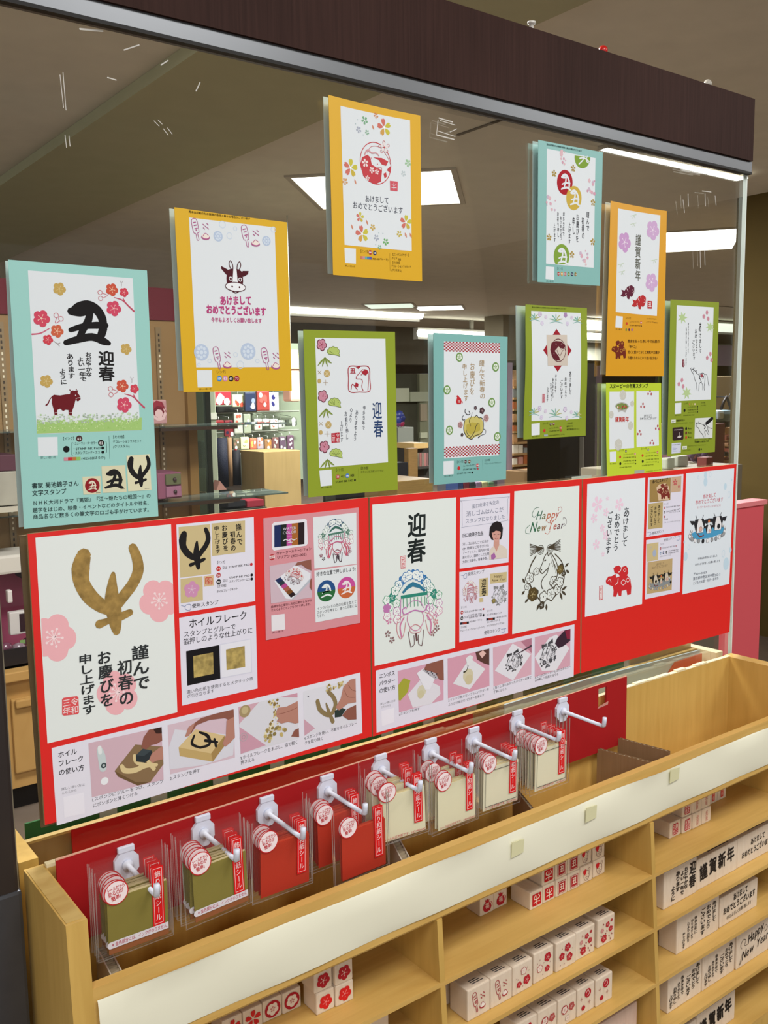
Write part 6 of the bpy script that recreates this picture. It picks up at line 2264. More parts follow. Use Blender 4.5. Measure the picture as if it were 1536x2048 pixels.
for pts_, wd in (([(402, 945), (400, 965), (416, 984), (436, 980), (428, 958)], 5), ([(452, 968), (446, 1000), (430, 1030), (440, 1060), (438, 1070)], 4), ([(388, 992), (380, 1006), (384, 1022), (400, 1022)], 5),
                 ([(398, 1030), (390, 1080), (398, 1120), (420, 1150), (450, 1164), (470, 1140), (500, 1130), (528, 1110), (536, 1070), (532, 1020), (516, 1006)], 5),
                 ([(470, 1006), (486, 990), (500, 1008), (516, 1006)], 5), ([(496, 1050), (480, 1070), (474, 1100), (450, 1140), (430, 1158)], 5), ([(408, 1100), (420, 1130), (436, 1140)], 4),
                 ([(538, 1090), (552, 1100), (548, 1125), (520, 1135), (498, 1152)], [4, 3, 3, 4, 9])):
    P.stroke(pts_, wd, '#2f2a30', 5)
for (x, y, r, c) in ((525, 955, 26, '#4a3038'), (477, 936, 16, '#4a3840'), (378, 1132, 14, '#3c3038')):
    P.plum(x, y, r, c, 5, rot=.6, core='#c8a8a8')
for (x, y, r) in ((366, 1060, 22), (556, 1010, 24)):
    P.circ(x, y, r * 1.2, '#dcc4c4', 3)
    P.plum(x, y, r, '#b48c8c', 4, rot=.6, core='#6a3c40', outline='#7a5054')
P.build('picture_panel', o)
P.quad((242, 1326), (318, 1322), (317, 1420), (242, 1426), WP, 1)
P.text('詳しい使い方', (248, 1442), (312, 1436), 11, '#2f4a48')
P.text('【インク】', (336, 1342), (394, 1336), 18, '#2a4442')
P.num(405, 1329, 13, '#4a3a3a', '16')
P.num(433, 1328, 13, '#6a4a1c', '92')
P.circ(355, 1376, 14, '#c42a28')
P.text('ニューウォーターカラー', (386, 1368), (476, 1358), 13, '#2a4442')
P.num(492, 1355, 14, '#c0404a', '14')
P.text('STAMP INK PAD', (386, 1392), (484, 1384), 13, '#2a4442', .01)
P.dot(495, 1380, 8, '#b83c48')
P.text('STAMP INK PAD', (342, 1422), (446, 1412), 13, '#2a4442', .01)
P.dot(455, 1408, 8, '#1c2826')
P.stroke([(528, 1312), (532, 1390)], 1, '#5a8a86')
P.text('【その他】', (540, 1328), (592, 1322), 14, '#2a4442')
P.text('デコレーションラメセット', (542, 1350), (668, 1340), 12, '#4a706c')
P.build('caption_print', o)

# ---- olive wavy sheet with the red diamond (D zoom)
P, o = card(D, [(846, 178), (1292, 206), (1282, 1138), (830, 1166)], '#8b9c28', 'wavy olive green sheet with a round dark red seal over a red diamond', .002, 'wave', (20, 12), rlabel='wavy olive diamond sheet')
pic(P, [(886, 226), (1246, 242), (1236, 1016), (888, 1032)])
for (dx, dy) in ((0, 0), (-4, 690)):
    for (x, y, r) in ((910, 275, 40), (1066, 290, 50), (1222, 292, 34)):
        for k in range(5):
            a = PI + PI * (k + .5) / 5
            P.stroke([(x + dx, y + dy + 10), (x + dx + r * .5 * math.cos(a), y + dy + 10 + r * .7 * math.sin(a)), (x + dx + r * .95 * math.cos(a), y + dy + 10 + r * 1.0 * math.sin(a))], [4, 9, 5], ['#8fb8a4', '#6fae9c', '#7fb0a0', '#a8b070', '#b4b478'][k], 3)
        P.stroke([(x + dx - r * .9, y + dy + 24), (x + dx, y + dy + 14), (x + dx + r * .9, y + dy + 26)], 5, '#8ab8b0', 3)
    for (x, y, r, c) in ((950, 250, 20, '#a888b4'), (1135, 256, 20, '#a888b4'), (992, 270, 15, '#c8b0cc'), (1180, 276, 14, '#c8b0cc'), (964, 316, 17, '#c4b8dc'), (1148, 320, 17, '#c4b8dc')):
        P.plum(x + dx, y + dy, r, '#dcd4e6', 3, rot=.4, core=c, outline=c)
DIA = '#9c1a2a'
P.poly([(1068, 358), (1174, 516), (1072, 672), (968, 514)], DIA, 2)
P.quad((994, 402), (1143, 402), (1143, 626), (1000, 628), '#cfc4b8', 3)
P.circ(1078, 515, 86, '#5e1a26', 4, n=36, ax=.92)
P.circ(1078, 515, 80, '#cfc4b8', 5, n=36, ax=.92)
P.poly([(1028, 460), (1060, 446), (1100, 450), (1128, 480), (1120, 500), (1090, 500), (1080, 485), (1050, 520), (1080, 560), (1090, 590), (1060, 590), (1030, 560), (1018, 510)], '#5e1a26', 6)
P.stroke([(1066, 512), (1076, 540), (1090, 552), (1100, 530), (1112, 512)], 4, '#5e1a26', 6)
P.stroke([(1096, 508), (1120, 500), (1128, 520)], 4, '#5e1a26', 6)
for (x, y) in ((1060, 470), (1044, 540), (1100, 470)):
    P.plum(x, y, 15, '#5e1a26', 7, rot=.3, core='#b89898')
P.vtext('あけまして', (1162, 664), (1166, 838), 26, BLK, .01, jit=.14, sizes=[1.3, 1, 1, .8, .7])
P.vtext('おめでとう', (1130, 710), (1134, 860), 24, BLK, 0, jit=.14)
P.vtext('ございます', (1100, 730), (1104, 868), 26, BLK, 0, jit=.14)
P.vtext('幸多き年で', (1060, 690), (1058, 826), 16, '#2a2a2e', 0, jit=.14)
P.vtext('ありますよう', (1038, 716), (1040, 866), 15, '#2a2a2e', 0, jit=.14)
P.vtext('お祈り申し', (1022, 750), (1032, 884), 18, '#2a2a2e', 0, jit=.14)
P.vtext('上げます', (1002, 780), (1000, 892), 18, '#2a2a2e', 0, jit=.14)
P.poly([(962, 834), (982, 832), (984, 896), (962, 898)], '#cf98a0', 3)
P.vtext('元旦', (973, 834), (973, 896), 17, '#b05060', .03, 4)
P.build('picture_panel', o)
P.text(TINYTOP, (890, 204), (1142, 216), 10, '#333c0c', .01)
P.quad((888, 1052), (949, 1046), (948, 1132), (888, 1138), WP, 1)
P.text('詳しい使い方', (892, 1152), (948, 1146), 9, '#333c0c')
P.text('【インク】', (966, 1060), (1014, 1055), 14, '#333c0c')
P.num(1028, 1054, 11, '#3a1c20', '93')
P.num(1050, 1052, 11, '#7a2c34', '94')
P.circ(982, 1102, 12, '#c8302c')
P.text('ニューウォーターカラー', (1014, 1092), (1086, 1084), 11, '#333c0c')
P.num(1099, 1082, 12, '#c0504a', '14')
P.text('STAMP INK PAD', (1018, 1112), (1092, 1104), 11, '#333c0c', .01)
P.dot(1102, 1102, 7, '#b03c34')
P.quad((978, 1130), (1006, 1128), (1006, 1142), (980, 1144), '#9aa6b0', 2)
P.text('(4125-005ゆめごこち)', (1012, 1142), (1128, 1132), 10, '#333c0c')
for k, (t, x1_) in enumerate((('【その他】', 1190), ('転写ホイル', 1192), ('転写専用のりペン', 1236))):
    P.text(t, (1144, 1056 + 22 * k), (x1_, 1052 + 22 * k), 12, '#333c0c', .01)
P.build('caption_print', o)

# ---- blue sheet with three round seals (F zoom)
P, o = card(FZ, [(170, 48), (796, 166), (766, 1448), (164, 1412)], '#83b8b4', 'blue green sheet with red, gold and green round ox seals near the header', .0012, 'left', (10, 9), rlabel='blue sheet with round seals')
pic(P, [(253, 132), (724, 222), (707, 1276), (245, 1236)])


def cut_seal(u, v, rx, ry, c, clip=None):
    n = 36
    pts_ = [(u + rx * math.cos(2 * PI * i / n), v + ry * math.sin(2 * PI * i / n)) for i in range(n)]
    if clip == 'top':
        pts_ = [p for p in pts_ if p[1] > 186 + (p[0] - 520) * .17]
    if clip == 'bottom':
        pts_ = [p for p in pts_ if p[1] < 1252]
    P.poly(pts_, c, 2)
    if clip != 'top':
        brush_ushi(P, (u - rx * .62, v - ry * .72), (u + rx * .72, v - ry * .6), (u - rx * .5, v + ry * .62), WP, 3, 1.0)
    else:
        q = sub(P, (u - 34, v - 20), (u + 46, v - 10), (u - 34, v + 74))
        q.stroke([(.0, .9), (.5, .4), (.6, .0)], .14, WP, 3)
        q.stroke([(.1, .3), (.6, .2), (1.2, .5)], .16, WP, 3)
        q.stroke([(1.0, .0), (.9, .5), (1.3, .7)], .12, WP, 3)


cut_seal(427, 455, 76, 120, '#a91a28')
cut_seal(515, 606, 74, 116, '#c9ac48')
cut_seal(598, 215, 76, 106, '#7fa03c', 'top')
cut_seal(396, 1165, 76, 118, '#7fa03c', 'bottom')
for (x, y) in ((323, 370), (508, 320), (700, 650), (274, 982), (697, 1028), (497, 1150)):
    P.sakura(x, y, 36, '#a68c3c', 2, rot=.3, core='#e8e0c0')
rr = random.Random(3)
for (x, y) in ((412, 215), (680, 490), (290, 650), (605, 1170)):
    for k in range(9):
        P.plum(x + rr.uniform(-40, 45), y + rr.uniform(-60, 75), rr.uniform(8, 24), rr.choice(['#d8a8b8', '#cf9cb0', '#c9b4c8', '#dcb8c0']), 2 + k * .1, rot=k, stam=False)
for (t, a_, b_, wd) in (('謹んで', (648, 735), (650, 925), 42), ('初春の', (602, 790), (606, 1000), 40), ('お慶びを', (552, 755), (548, 1032), 40), ('申し', (512, 785), (514, 960), 38), ('上げます', (474, 838), (472, 1050), 36),
                        ('幸多き年で', (418, 735), (414, 975), 28), ('ありますよう', (388, 780), (390, 1010), 28), ('お祈り申し', (360, 735), (364, 985), 28), ('上げます', (326, 848), (330, 1030), 26)):
    P.vtext(t, a_, b_, wd, '#26242e', 0, jit=.1)
P.build('picture_panel', o)
P.text(TINYTOP, (250, 100), (592, 164), 18, '#21403e', .02)
P.quad((244, 1262), (326, 1268), (324, 1390), (240, 1382), WP, 1)
P.text('詳しい使い方', (248, 1412), (318, 1416), 16, '#2a4a48')
P.text('【インク】', (346, 1294), (414, 1298), 24, '#4a706c')
for k, (c, t) in enumerate((('#b83c38', '20'), ('#d0a040', '91'), ('#c07078', '34'), ('#6a8c3c', '40'), ('#1f3858', '78'), ('#8a7020', '92'))):
    P.num(366 + k * 33, 1332 + k, 18, c, t)
P.build('caption_print', o)

# ---- orange tall sheet (E and F zoom)
OR = '#dc9e1a'
P, o = card(FZ, [(860, 634), (1398, 732), (1366, 2316), (812, 2314)], OR, 'orange yellow tall sheet with two little red oxen and four upright characters', .0025, 'bow', (8, 8), rlabel='orange two ox sheet')
pic(P, [(935, 706), (1340, 772), (1307, 1738), (912, 1700)])
for (x, y, rx, c) in ((1000, 1030, 74, '#c79ccc'), (1270, 915, 72, '#cdaad2'), (1258, 1415, 68, '#cdaad2')):
    P.plum(x, y, rx * 1.35, c, 2, rot=.5, core='#e8d8ea')
for (x, y) in ((1090, 770), (1090, 850), (965, 1240), (975, 1310), (1285, 1200)):
    for (a, b_) in ((-34, 8), (30, -6), (-10, 34), (16, 30)):
        P.stroke([(x, y), (x + a * .6, y + b_ * .7), (x + a, y + b_)], [3, 8, 2], '#c0d0b8', 2)
P.vtext('謹賀新年', (1134, 952), (1130, 1404), 78, '#66685f', .02, jit=.05)
for (x, y, c) in ((1030, 1505, '#5e1c34'), (1140, 1600, '#b82c30')):
    P.poly([(x - 70, y + 40), (x - 50, y + 10), (x - 62, y - 20), (x - 30, y - 10), (x, y - 50), (x + 40, y - 64), (x + 66, y - 40), (x + 66, y), (x + 50, y + 40), (x + 40, y + 50), (x + 22, y + 44), (x + 18, y + 72), (x, y + 70), (x - 10, y + 40), (x - 40, y + 50)], c, 3)
    P.stroke([(x - 10, y - 30), (x + 4, y), (x - 20, y + 20), (x - 8, y + 44)], 7, '#e0c8cc', 4)
    P.stroke([(x + 50, y - 20), (x + 60, y), (x + 46, y + 10)], 5, '#e0c8cc', 4)
    P.stroke([(x + 14, y - 50), (x + 20, y - 30)], 4, '#e0c8cc', 4)
P.poly([(1222, 1592), (1264, 1596), (1262, 1668), (1220, 1666)], '#b8262c', 3)
P.text('丑', (1226, 1652), (1258, 1654), 44, '#ecdcdc', .02, 4)
P.build('picture_panel', o)
P.zoom(*E)
P.quad((288, 293), (347, 299), (343, 392), (282, 388), WP, 1)
P.text('詳しい使い方', (286, 410), (340, 412), 12, '#6a4a14')
P.text('【インク】', (366, 320), (420, 322), 16, '#5a3c10')
P.circ(380, 356, 12, '#c8442c')
P.text('ニューウォーターカラー', (402, 348), (486, 350), 12, '#6a4a14')
P.num(498, 348, 12, '#c8504a', '14')
P.text('STAMP INK PAD', (404, 376), (492, 378), 13, '#5a3c10', .01)
P.dot(500, 376, 7, '#5a3c10')
for k, c in enumerate(('#7a8c3c', '#5a3048', '#9a5a9c')):
    P.dot(376 + 24 * k, 407, 11, c)
P.text('エンボスパウダー', (540, 322), (622, 328), 12, '#6a4a14')
P.text('(クリア003)', (540, 348), (626, 354), 12, '#6a4a14')
red_ox(P, (248, 492), (372, 486), (250, 648), '#6e2414', '#d8a040', 2)
for (t, y, x1_) in (('歴史を払った赤い牛の伝説の', 512, 644), ('「赤べこ」', 556, 468), ('近くに置いておくと病気や災難か', 602, 642), ('ら逃れられるという言い伝えも♪', 648, 634)):
    P.text(t, (388, y), (x1_, y + 3), 24, '#4a2c0c', .02)
P.build('caption_print', o)

# ---- lime sheet (comic dog figures left out)
P, o = card(E, [(214, 840), (663, 842), (664, 1562), (216, 1616)], '#bfd436', 'bright lime sheet with two small white pictures side by side', .0022, 'bottom', (9, 10), rlabel='bright lime sheet')
P.quad((240, 912), (442, 910), (440, 1372), (238, 1386), WP, 1)
P.quad((460, 908), (644, 908), (642, 1352), (460, 1366), WP, 1)
rr = random.Random(9)
for (x, y, r) in ((350, 940, 42), (255, 1100, 30), (412, 1190, 34), (312, 1345, 48), (426, 1010, 24)):
    P.circ(x, y, r, '#c8c8c0', 2, n=24)
    for k in range(14):
        P.circ(x + rr.uniform(-.6, .6) * r, y + rr.uniform(-.6, .6) * r, r * .08, '#dcdcd4', 3, n=6)
P.poly([(282, 1030), (300, 1008), (340, 996), (380, 1008), (402, 1032), (380, 1062), (370, 1082), (342, 1070), (312, 1080), (308, 1060)], '#b4b4b0', 2)
P.poly([(290, 1032), (306, 1014), (340, 1004), (376, 1014), (392, 1034), (376, 1056), (342, 1062), (312, 1058)], '#7a8c48', 3)
for k in range(10):
    P.circ(rr.uniform(300, 385), rr.uniform(1016, 1056), rr.uniform(7, 11), rr.choice(['#a83a34', '#c46a58', '#e0d8c0', '#5a7a34']), 4, n=8)
P.text('謹賀新年', (286, 1160), (398, 1158), 38, '#c03c34', .04)
for (x, y) in ((570, 922), (512, 1026), (484, 1250), (632, 1206), (586, 1324)):
    for (a, b_) in ((-14, 8), (12, 10), (2, -14)):
        P.plum(x + a, y + b_, 11, '#b04448', 3, rot=a, core='#f0d8d8')
P.text('あけまして', (522, 1118), (586, 1116), 18, '#333', .01)
P.text('おめでとうございます', (488, 1142), (624, 1140), 18, '#333', .01)
P.build('picture_panel', o)
P.text('スヌーピーの年賀スタンプ', (240, 886), (556, 882), 34, '#1f240c', .03)
P.quad((240, 1404), (294, 1400), (292, 1484), (240, 1490), WP, 1)
P.text('詳しい使い方', (238, 1508), (292, 1504), 11, '#49530f')
for dx in (0, 183):
    P.text('【インク】', (310 + dx, 1402 - dx * .08), (362 + dx, 1398 - dx * .08), 15, '#49530f')
    P.num(372 + dx, 1398 - dx * .06, 11, '#4a3a3a', '65')
    P.circ(324 + dx, 1446 - dx * .07, 12, '#c8442c')
    P.text('ニューウォーターカラー', (350 + dx, 1432 - dx * .07), (436 + dx, 1426 - dx * .07), 11, '#49530f')
    P.num(446 + dx, 1420 - dx * .07, 11, '#c8504a', '14')
    P.text('STAMP INK PAD', (348 + dx, 1458 - dx * .07), (440 + dx, 1450 - dx * .07), 12, '#49530f', .01)
    P.dot(448 + dx, 1448 - dx * .07, 6, '#8a4a2c')
    P.circ(324 + dx, 1500 - dx * .1, 12, '#20220f')
    P.text('STAMP INK PAD', (348 + dx, 1486 - dx * .07), (440 + dx, 1478 - dx * .07), 12, '#49530f', .01)
    P.text('スタンプニック・エコ', (350 + dx, 1508 - dx * .07), (438 + dx, 1502 - dx * .07), 11, '#49530f')
    P.dot(449 + dx, 1474 - dx * .07, 6, '#20220f')
    P.dot(449 + dx, 1500 - dx * .07, 6, '#20220f')
    P.text('STAMP INK PAD', (316 + dx, 1536 - dx * .09), (412 + dx, 1528 - dx * .09), 11, '#49530f')
P.quad((438, 1556), (518, 1548), (514, 1580), (436, 1584), '#a4ac9c', 1)
P.text('©2020 STAMP', (530, 1568), (652, 1552), 9, '#6a7420')
P.build('caption_print', o)

# ---- narrow olive sheet at the right
P, o = card(E, [(733, 160), (1136, 182), (1102, 1404), (706, 1442)], '#8b9c2a', 'narrow olive green sheet with a spotted calf drawn in black lines, rightmost', .002, 'left', (13, 9), rlabel='narrow olive calf sheet')
pic(P, [(784, 206), (1092, 224), (1068, 976), (770, 990)])


def maple(u, v, r, rot=0):
    pts_ = []
    for k in range(14):
        a = rot + k * 2 * PI / 14
        q_ = r * (1.0 if k % 2 == 0 else .45)
        pts_.append((u + q_ * .8 * math.cos(a), v + q_ * math.sin(a)))
    P.poly(pts_, '#b4cc94', 2)


maple(832, 308, 52)
maple(1062, 384, 46, .4)
maple(868, 924, 54, .2)
for (x, y) in ((1028, 290), (1056, 628), (820, 842)):
    for (a, b_) in ((8, -24), (-18, 8), (18, 26)):
        P.plum(x + a, y + b_, 19, '#cf94a4', 3, rot=a, core='#b86478', outline='#cc8c9c')
P.vtext('あけまして', (978, 340), (982, 596), 36, BLK, 0, jit=.14, sizes=[1.8, 1, .8, .8, .8])
P.vtext('おめでとう', (944, 398), (952, 600), 34, BLK, 0, jit=.16)
P.vtext('ございます', (922, 490), (930, 654), 32, BLK, 0, jit=.16)
P.vtext('幸多き年でありますよう', (882, 350), (880, 600), 13, '#2f2f33', 0, jit=.16)
P.vtext('お祈り申し上げます', (864, 384), (862, 704), 15, '#2f2f33', 0, jit=.16)
P.poly([(832, 648), (846, 650), (850, 700), (842, 714), (830, 708)], '#7a2c3c', 3)
P.vtext('元旦', (839, 652), (840, 708), 12, '#dcc0c8', 0, 4)
for pts_, wd_ in (([(905, 735), (918, 728), (934, 740), (944, 752), (956, 768), (978, 766), (1000, 760), (1016, 770), (1020, 792), (1018, 830), (1012, 870), (1014, 900)], 4.5),
                  ([(905, 735), (910, 752), (922, 764), (930, 790), (938, 820), (950, 848), (952, 880), (956, 904)], 4.5),
                  ([(968, 906), (970, 880), (972, 852), (984, 836), (996, 846), (1000, 870), (1000, 898)], 4),
                  ([(1018, 768), (1034, 775), (1042, 800), (1046, 836), (1052, 862)], [3, 3, 3, 4, 9]),
                  ([(904, 732), (900, 722), (910, 718)], 4), ([(922, 728), (926, 716), (934, 722)], 4), ([(940, 745), (954, 742), (950, 756)], 4),
                  ([(970, 776), (980, 790), (972, 800), (984, 812)], 8), ([(1000, 776), (1008, 790), (1002, 806)], 8), ([(984, 820), (990, 832), (980, 838)], 6)):
    P.stroke(pts_, wd_, '#26242a', 3)
P.dot(922, 744, 3, '#26242a', 4)
P.poly([(980, 770), (1000, 768), (1004, 790), (990, 800)], '#9c4450', 3)
P.build('picture_panel', o)
P.quad((770, 1006), (824, 1002), (822, 1092), (768, 1096), WP, 1)
P.text('詳しい使い方', (772, 1112), (820, 1108), 10, '#333c0c')
P.text('【インク】', (842, 1018), (880, 1014), 13, '#333c0c')
for k, c in enumerate(('#c87848', '#a8a448', '#d8c8a8')):
    P.dot(892 + 22 * k, 1014, 9, c)
for k, t in enumerate(('ニューウォーターカラー', 'STAMP INK PAD', 'スタンプニック・エコ')):
    P.text(t, (876, 1046 + 22 * k), (948, 1040 + 22 * k), 11, '#333c0c')
    P.dot(958, 1034 + 22 * k, 8, '#20240c')
P.circ(850, 1066, 13, '#14160a')
P.text('STAMP INK PAD', (840, 1112), (932, 1106), 11, '#333c0c')
P.text('【その他】', (984, 1010), (1026, 1006), 11, '#333c0c')
P.text('(クリスタル)', (984, 1032), (1028, 1028), 11, '#333c0c')
for (x, y, a_) in ((738, 1142, 0), (832, 1358, 0)):
    P.quad((x, y), (x + 38, y - 2), (x + 37, y + 24), (x, y + 27), '#dfe4d8', 1)
    P.text('HOT', (x + 5, y + 20), (x + 33, y + 18), 12, '#333c0c', .01)
P.text('描線が太い', (780, 1158), (852, 1152), 15, '#20260a', .03)
P.text('スタンプニックジオアルター キット', (744, 1182), (920, 1170), 12, '#4a5614')
P.poly([(756, 1206), (834, 1200), (842, 1208), (841, 1296), (834, 1304), (758, 1312), (750, 1304), (749, 1214)], '#2e1c1e', 2)
P.text('STAMP INK PAD', (762, 1230), (834, 1224), 10, '#d8ccc8', .02)
P.poly([(786, 1286), (800, 1270), (828, 1272), (816, 1290)], '#d0c8c4', 3)
P.stroke([(806, 1272), (806, 1246)], 5, '#d0c8c4', 3)
for k, (c, t) in enumerate((('#17140f', '黒(65)'), ('#6a2c28', '茶(93)'), ('#c0442c', '朱(14)'))):
    P.circ(864, 1214 + 36 * k, 13, c)
    P.text(t, (878, 1220 + 36 * k), (908, 1218 + 36 * k), 13, '#2a300c', .01)
P.quad((938, 1130), (1086, 1122), (1082, 1290), (932, 1296), '#d8dcdc', 1)
for pts_, wd_ in (([(945, 1178), (960, 1168), (978, 1172), (1000, 1180), (1020, 1178), (1040, 1196), (1044, 1226), (1052, 1250)], 4.5), ([(945, 1178), (952, 1200), (968, 1212), (980, 1240), (1000, 1262), (1008, 1284)], 4.5),
                  ([(1018, 1284), (1022, 1262), (1016, 1240), (1030, 1232), (1040, 1252), (1048, 1262)], 4), ([(950, 1176), (946, 1164)], 4), ([(966, 1170), (966, 1158)], 4), ([(1046, 1200), (1062, 1210), (1080, 1212)], [3, 3, 7]), ([(1010, 1186), (1022, 1200), (1014, 1214)], 9)):
    P.stroke(pts_, wd_, '#26242a', 3)
P.poly([(1020, 1166), (1068, 1122), (1086, 1120), (1088, 1138), (1044, 1178), (1030, 1182)], '#151214', 4)
P.text('描き足してオリジナルに！お好みに', (934, 1312), (1080, 1300), 11, '#3a440e')
P.text('や白色顔料ペンで描き足しても◎', (934, 1332), (1050, 1322), 13, '#20260a', .03)
P.quad((742, 1334), (822, 1328), (818, 1412), (740, 1420), '#cfd4e4', 1)
P.text('STAMP STICK', (748, 1352), (812, 1346), 9, '#5a6070', .02)
for k in range(4):
    P.stroke([(750, 1366 + 11 * k), (776 + 12 * (k % 2), 1364 + 11 * k)], 2.5, '#8a90c0', 2)
P.dot(804, 1404, 4, '#a07090')
P.text('マルチメディアインクパッド', (874, 1364), (1026, 1352), 11, '#4a5614')
P.text('ステイズオン', (836, 1400), (904, 1394), 12, '#4a5614')
P.circ(974, 1384, 11, '#20240c')
P.text('黒', (984, 1390), (996, 1388), 12, '#20240c', .02)
P.build('caption_print', o)

# ================================================================== red display boards
YBD = -.0100
G = (50, 1020, 400 / 1321)
H = (340, 1000, 420 / 1536)
I = (80, 1320, 680 / 1536)
J = (730, 970, 440 / 1536)
K = (1130, 920, 406 / 1536)
EDGE = M('#a88c64', .8)
RED = '#e2231e'


def red_board(px, label):
    P = Pr(YBD)
    P.zoom(0, 0, 1)
    a = [P.pt(*c) for c in px]
    o = root('display_board', ((a[2][0] + a[3][0]) / 2, YBD, min(a[2][1], a[3][1])), label, 'display board', 'red display boards')
    slab(P, px, .0042, EDGE, n=2).build('board', o)
    P.quad(px[0], px[1], px[2], px[3], M(RED, .45), 1)
    P.build('red_face', o)
    return P, o


def panel(P, o, name, cs, col=WP):
    P.quad(*cs, col, 2)


GOLD = M('#9f8148', .5, noise=.3, ns=110)
GOLD2 = M('#b09a5a', .35, noise=.4, key='foil', ns=130)
TANP = '#cdbb8c'
SKIN = '#b98474'
SKIN2 = '#8f5a4c'
# ---------------- board 1
P, o = red_board([(55, 1068), (736.4, 995), (743.4, 1473), (90, 1650)], 'left red board with the golden horn shaped character')
P.zoom(*G)
P.quad((68, 184), (964, 94), (1006, 1336), (148, 1542), '#e6ecea', 2)
PK1 = '#f0b4bb'


def clip_plum(u, v, r, rot, x_min=None, x_max=None):
    """plum blossom cut off by the edge of its picture"""
    N = 60
    pts_ = []
    for i in range(N):
        th = 2 * PI * i / N
        q_ = abs(math.sin(2.5 * (th - rot)))
        rr_ = r * (.76 + .24 * q_ ** .6)
        x, y = u + rr_ * .93 * math.cos(th), v - rr_ * math.sin(th)
        if x_min is not None:
            x = max(x, x_min + (y - v) * .045)
        if x_max is not None:
            x = min(x, x_max + (y - v) * .035)
        pts_.append((x, y))
    P.poly(pts_, PK1, 3)
    for k in range(10):
        th = rot + 2 * PI * k / 10
        L = r * (.38 if k % 2 else .28)
        e = (u + L * .93 * math.cos(th), v - L * math.sin(th))
        P.stroke([(u, v), e], r * .03, '#f8dfe2', 4)
        P.dot(e[0], e[1], r * .055, '#f8dfe2', 4)
    P.dot(u, v, r * .09, '#f8dfe2', 4)


clip_plum(886, 596, 145, .3, x_max=981)
clip_plum(190, 843, 160, .6, x_min=112)
clip_plum(612, 1205, 150, .1)
antler_ox(P, (325, 270), (770, 225), (350, 870), GOLD, 5)
for (t, a_, b_, wd, bd) in (('謹んで', (755, 890), (772, 1190), 112, .02), ('初春の', (655, 985), (672, 1290), 98, .03), ('お慶びを', (520, 925), (545, 1300), 92, .03), ('申し上げます', (395, 950), (425, 1350), 88, .03)):
    P.vtext(t, a_, b_, wd, '#2e3234', bd, 6, jit=.05)
P.poly([(244, 1250), (254, 1240), (342, 1228), (352, 1236), (356, 1338), (346, 1348), (256, 1358), (244, 1350)], '#e0565a', 5)
P.vtext('令和', (325, 1238), (328, 1344), 50, '#f4e0e0', 0, 6)
P.vtext('三年', (272, 1246), (275, 1352), 50, '#f4e0e0', 0, 6)
P.build('picture_panel', o)
P.zoom(*H)
P.quad((46, 180), (612, 124), (622, 740), (66, 828), '#e4e2f0', 2)
P.quad((62, 198), (293, 176), (300, 540), (74, 568), TANP, 3)
antler_ox(P, (72, 235), (290, 200), (82, 535), BLK, 4)
P.quad((303, 172), (548, 150), (548, 380), (307, 410), TANP, 3)
for (t, a_, b_, wd) in (('謹んで', (498, 172), (512, 330), 44), ('初春の', (456, 225), (462, 375), 42), ('お慶びを', (394, 180), (408, 375), 42), ('申し上げます', (338, 190), (350, 392), 38)):
    P.vtext(t, a_, b_, wd, BLK, .03, 4, jit=.06)
P.quad((76, 578), (237, 557), (240, 732), (78, 755), TANP, 3)
P.plum(158, 655, 62, '#cf92b8', 4, rot=.8, core='#dcc0d0')
P.quad((245, 558), (318, 548), (320, 624), (249, 634), '#d8b890', 3)
sq_seal(P, 283, 592, 26, '#c43c2c', ('賀正', '元旦'), 4, '#e0c0a0')
P.text('【インク】', (338, 470), (410, 464), 22, '#3a3436', 0, 4)
P.num(354, 502, 18, '#c8302c', '14', 4)
P.text('又は', (382, 506), (418, 502), 18, '#3a3436', 0, 4)
P.text('STAMP INK PAD', (428, 498), (580, 478), 18, '#3a3436', 0, 4)
P.dot(594, 470, 11, '#c43038', 4)
P.num(354, 550, 18, '#b84048', '56', 4)
P.num(356, 598, 19, '#28262c', '82', 4)
P.text('又は', (384, 602), (422, 596), 18, '#3a3436', 0, 4)
P.text('STAMP INK PAD', (432, 576), (582, 558), 18, '#3a3436', 0, 4)
P.dot(597, 548, 11, '#1c1a1e', 4)
P.text('スタンプニック・エコ', (432, 606), (584, 588), 18, '#3a3436', 0, 4)
P.dot(597, 577, 11, '#1c1a1e', 4)
P.text('【その他】', (338, 642), (420, 634), 20, '#3a3436', 0, 4)
P.text('ホイルフレークキット', (342, 680), (496, 656), 18, '#3a3436', 0, 4)
P.stroke([(82, 772), (110, 776), (122, 764), (150, 764), (150, 800), (128, 806), (112, 796), (110, 778)], 3, '#7888b0', 4)
P.text('使用スタンプ', (160, 792), (354, 762), 30, '#2c2a30', .01, 4)
P.build('used_stamps_panel', o)
P.quad((66, 862), (625, 770), (640, 1378), (88, 1504), '#e4e2f0', 2)
P.text('ホイルフレーク', (136, 940), (566, 872), 62, '#1c1a20', .02, 3)
P.text('スタンプとグルーで', (98, 1008), (482, 944), 40, '#2a2830', .005, 3)
P.text('箔押しのような仕上がりに', (96, 1062), (606, 972), 42, '#2a2830', .005, 3)
P.quad((117, 1106), (360, 1060), (368, 1306), (126, 1358), '#141216', 3)
P.quad((168, 1142), (314, 1114), (318, 1270), (174, 1300), GOLD2, 4)
P.quad((362, 1054), (594, 1012), (600, 1262), (370, 1306), '#d8d8e8', 3)
P.quad((368, 1060), (588, 1020), (594, 1256), (376, 1298), '#e8e8f2', 3.5)
P.quad((408, 1094), (545, 1066), (549, 1220), (413, 1244), GOLD2, 4)
P.text('濃い色の紙を使用するとメタリック感', (120, 1420), (608, 1318), 26, '#5a585e', 0, 3)
P.text('が引き立ちます', (122, 1452), (324, 1408), 26, '#5a585e', 0, 3)
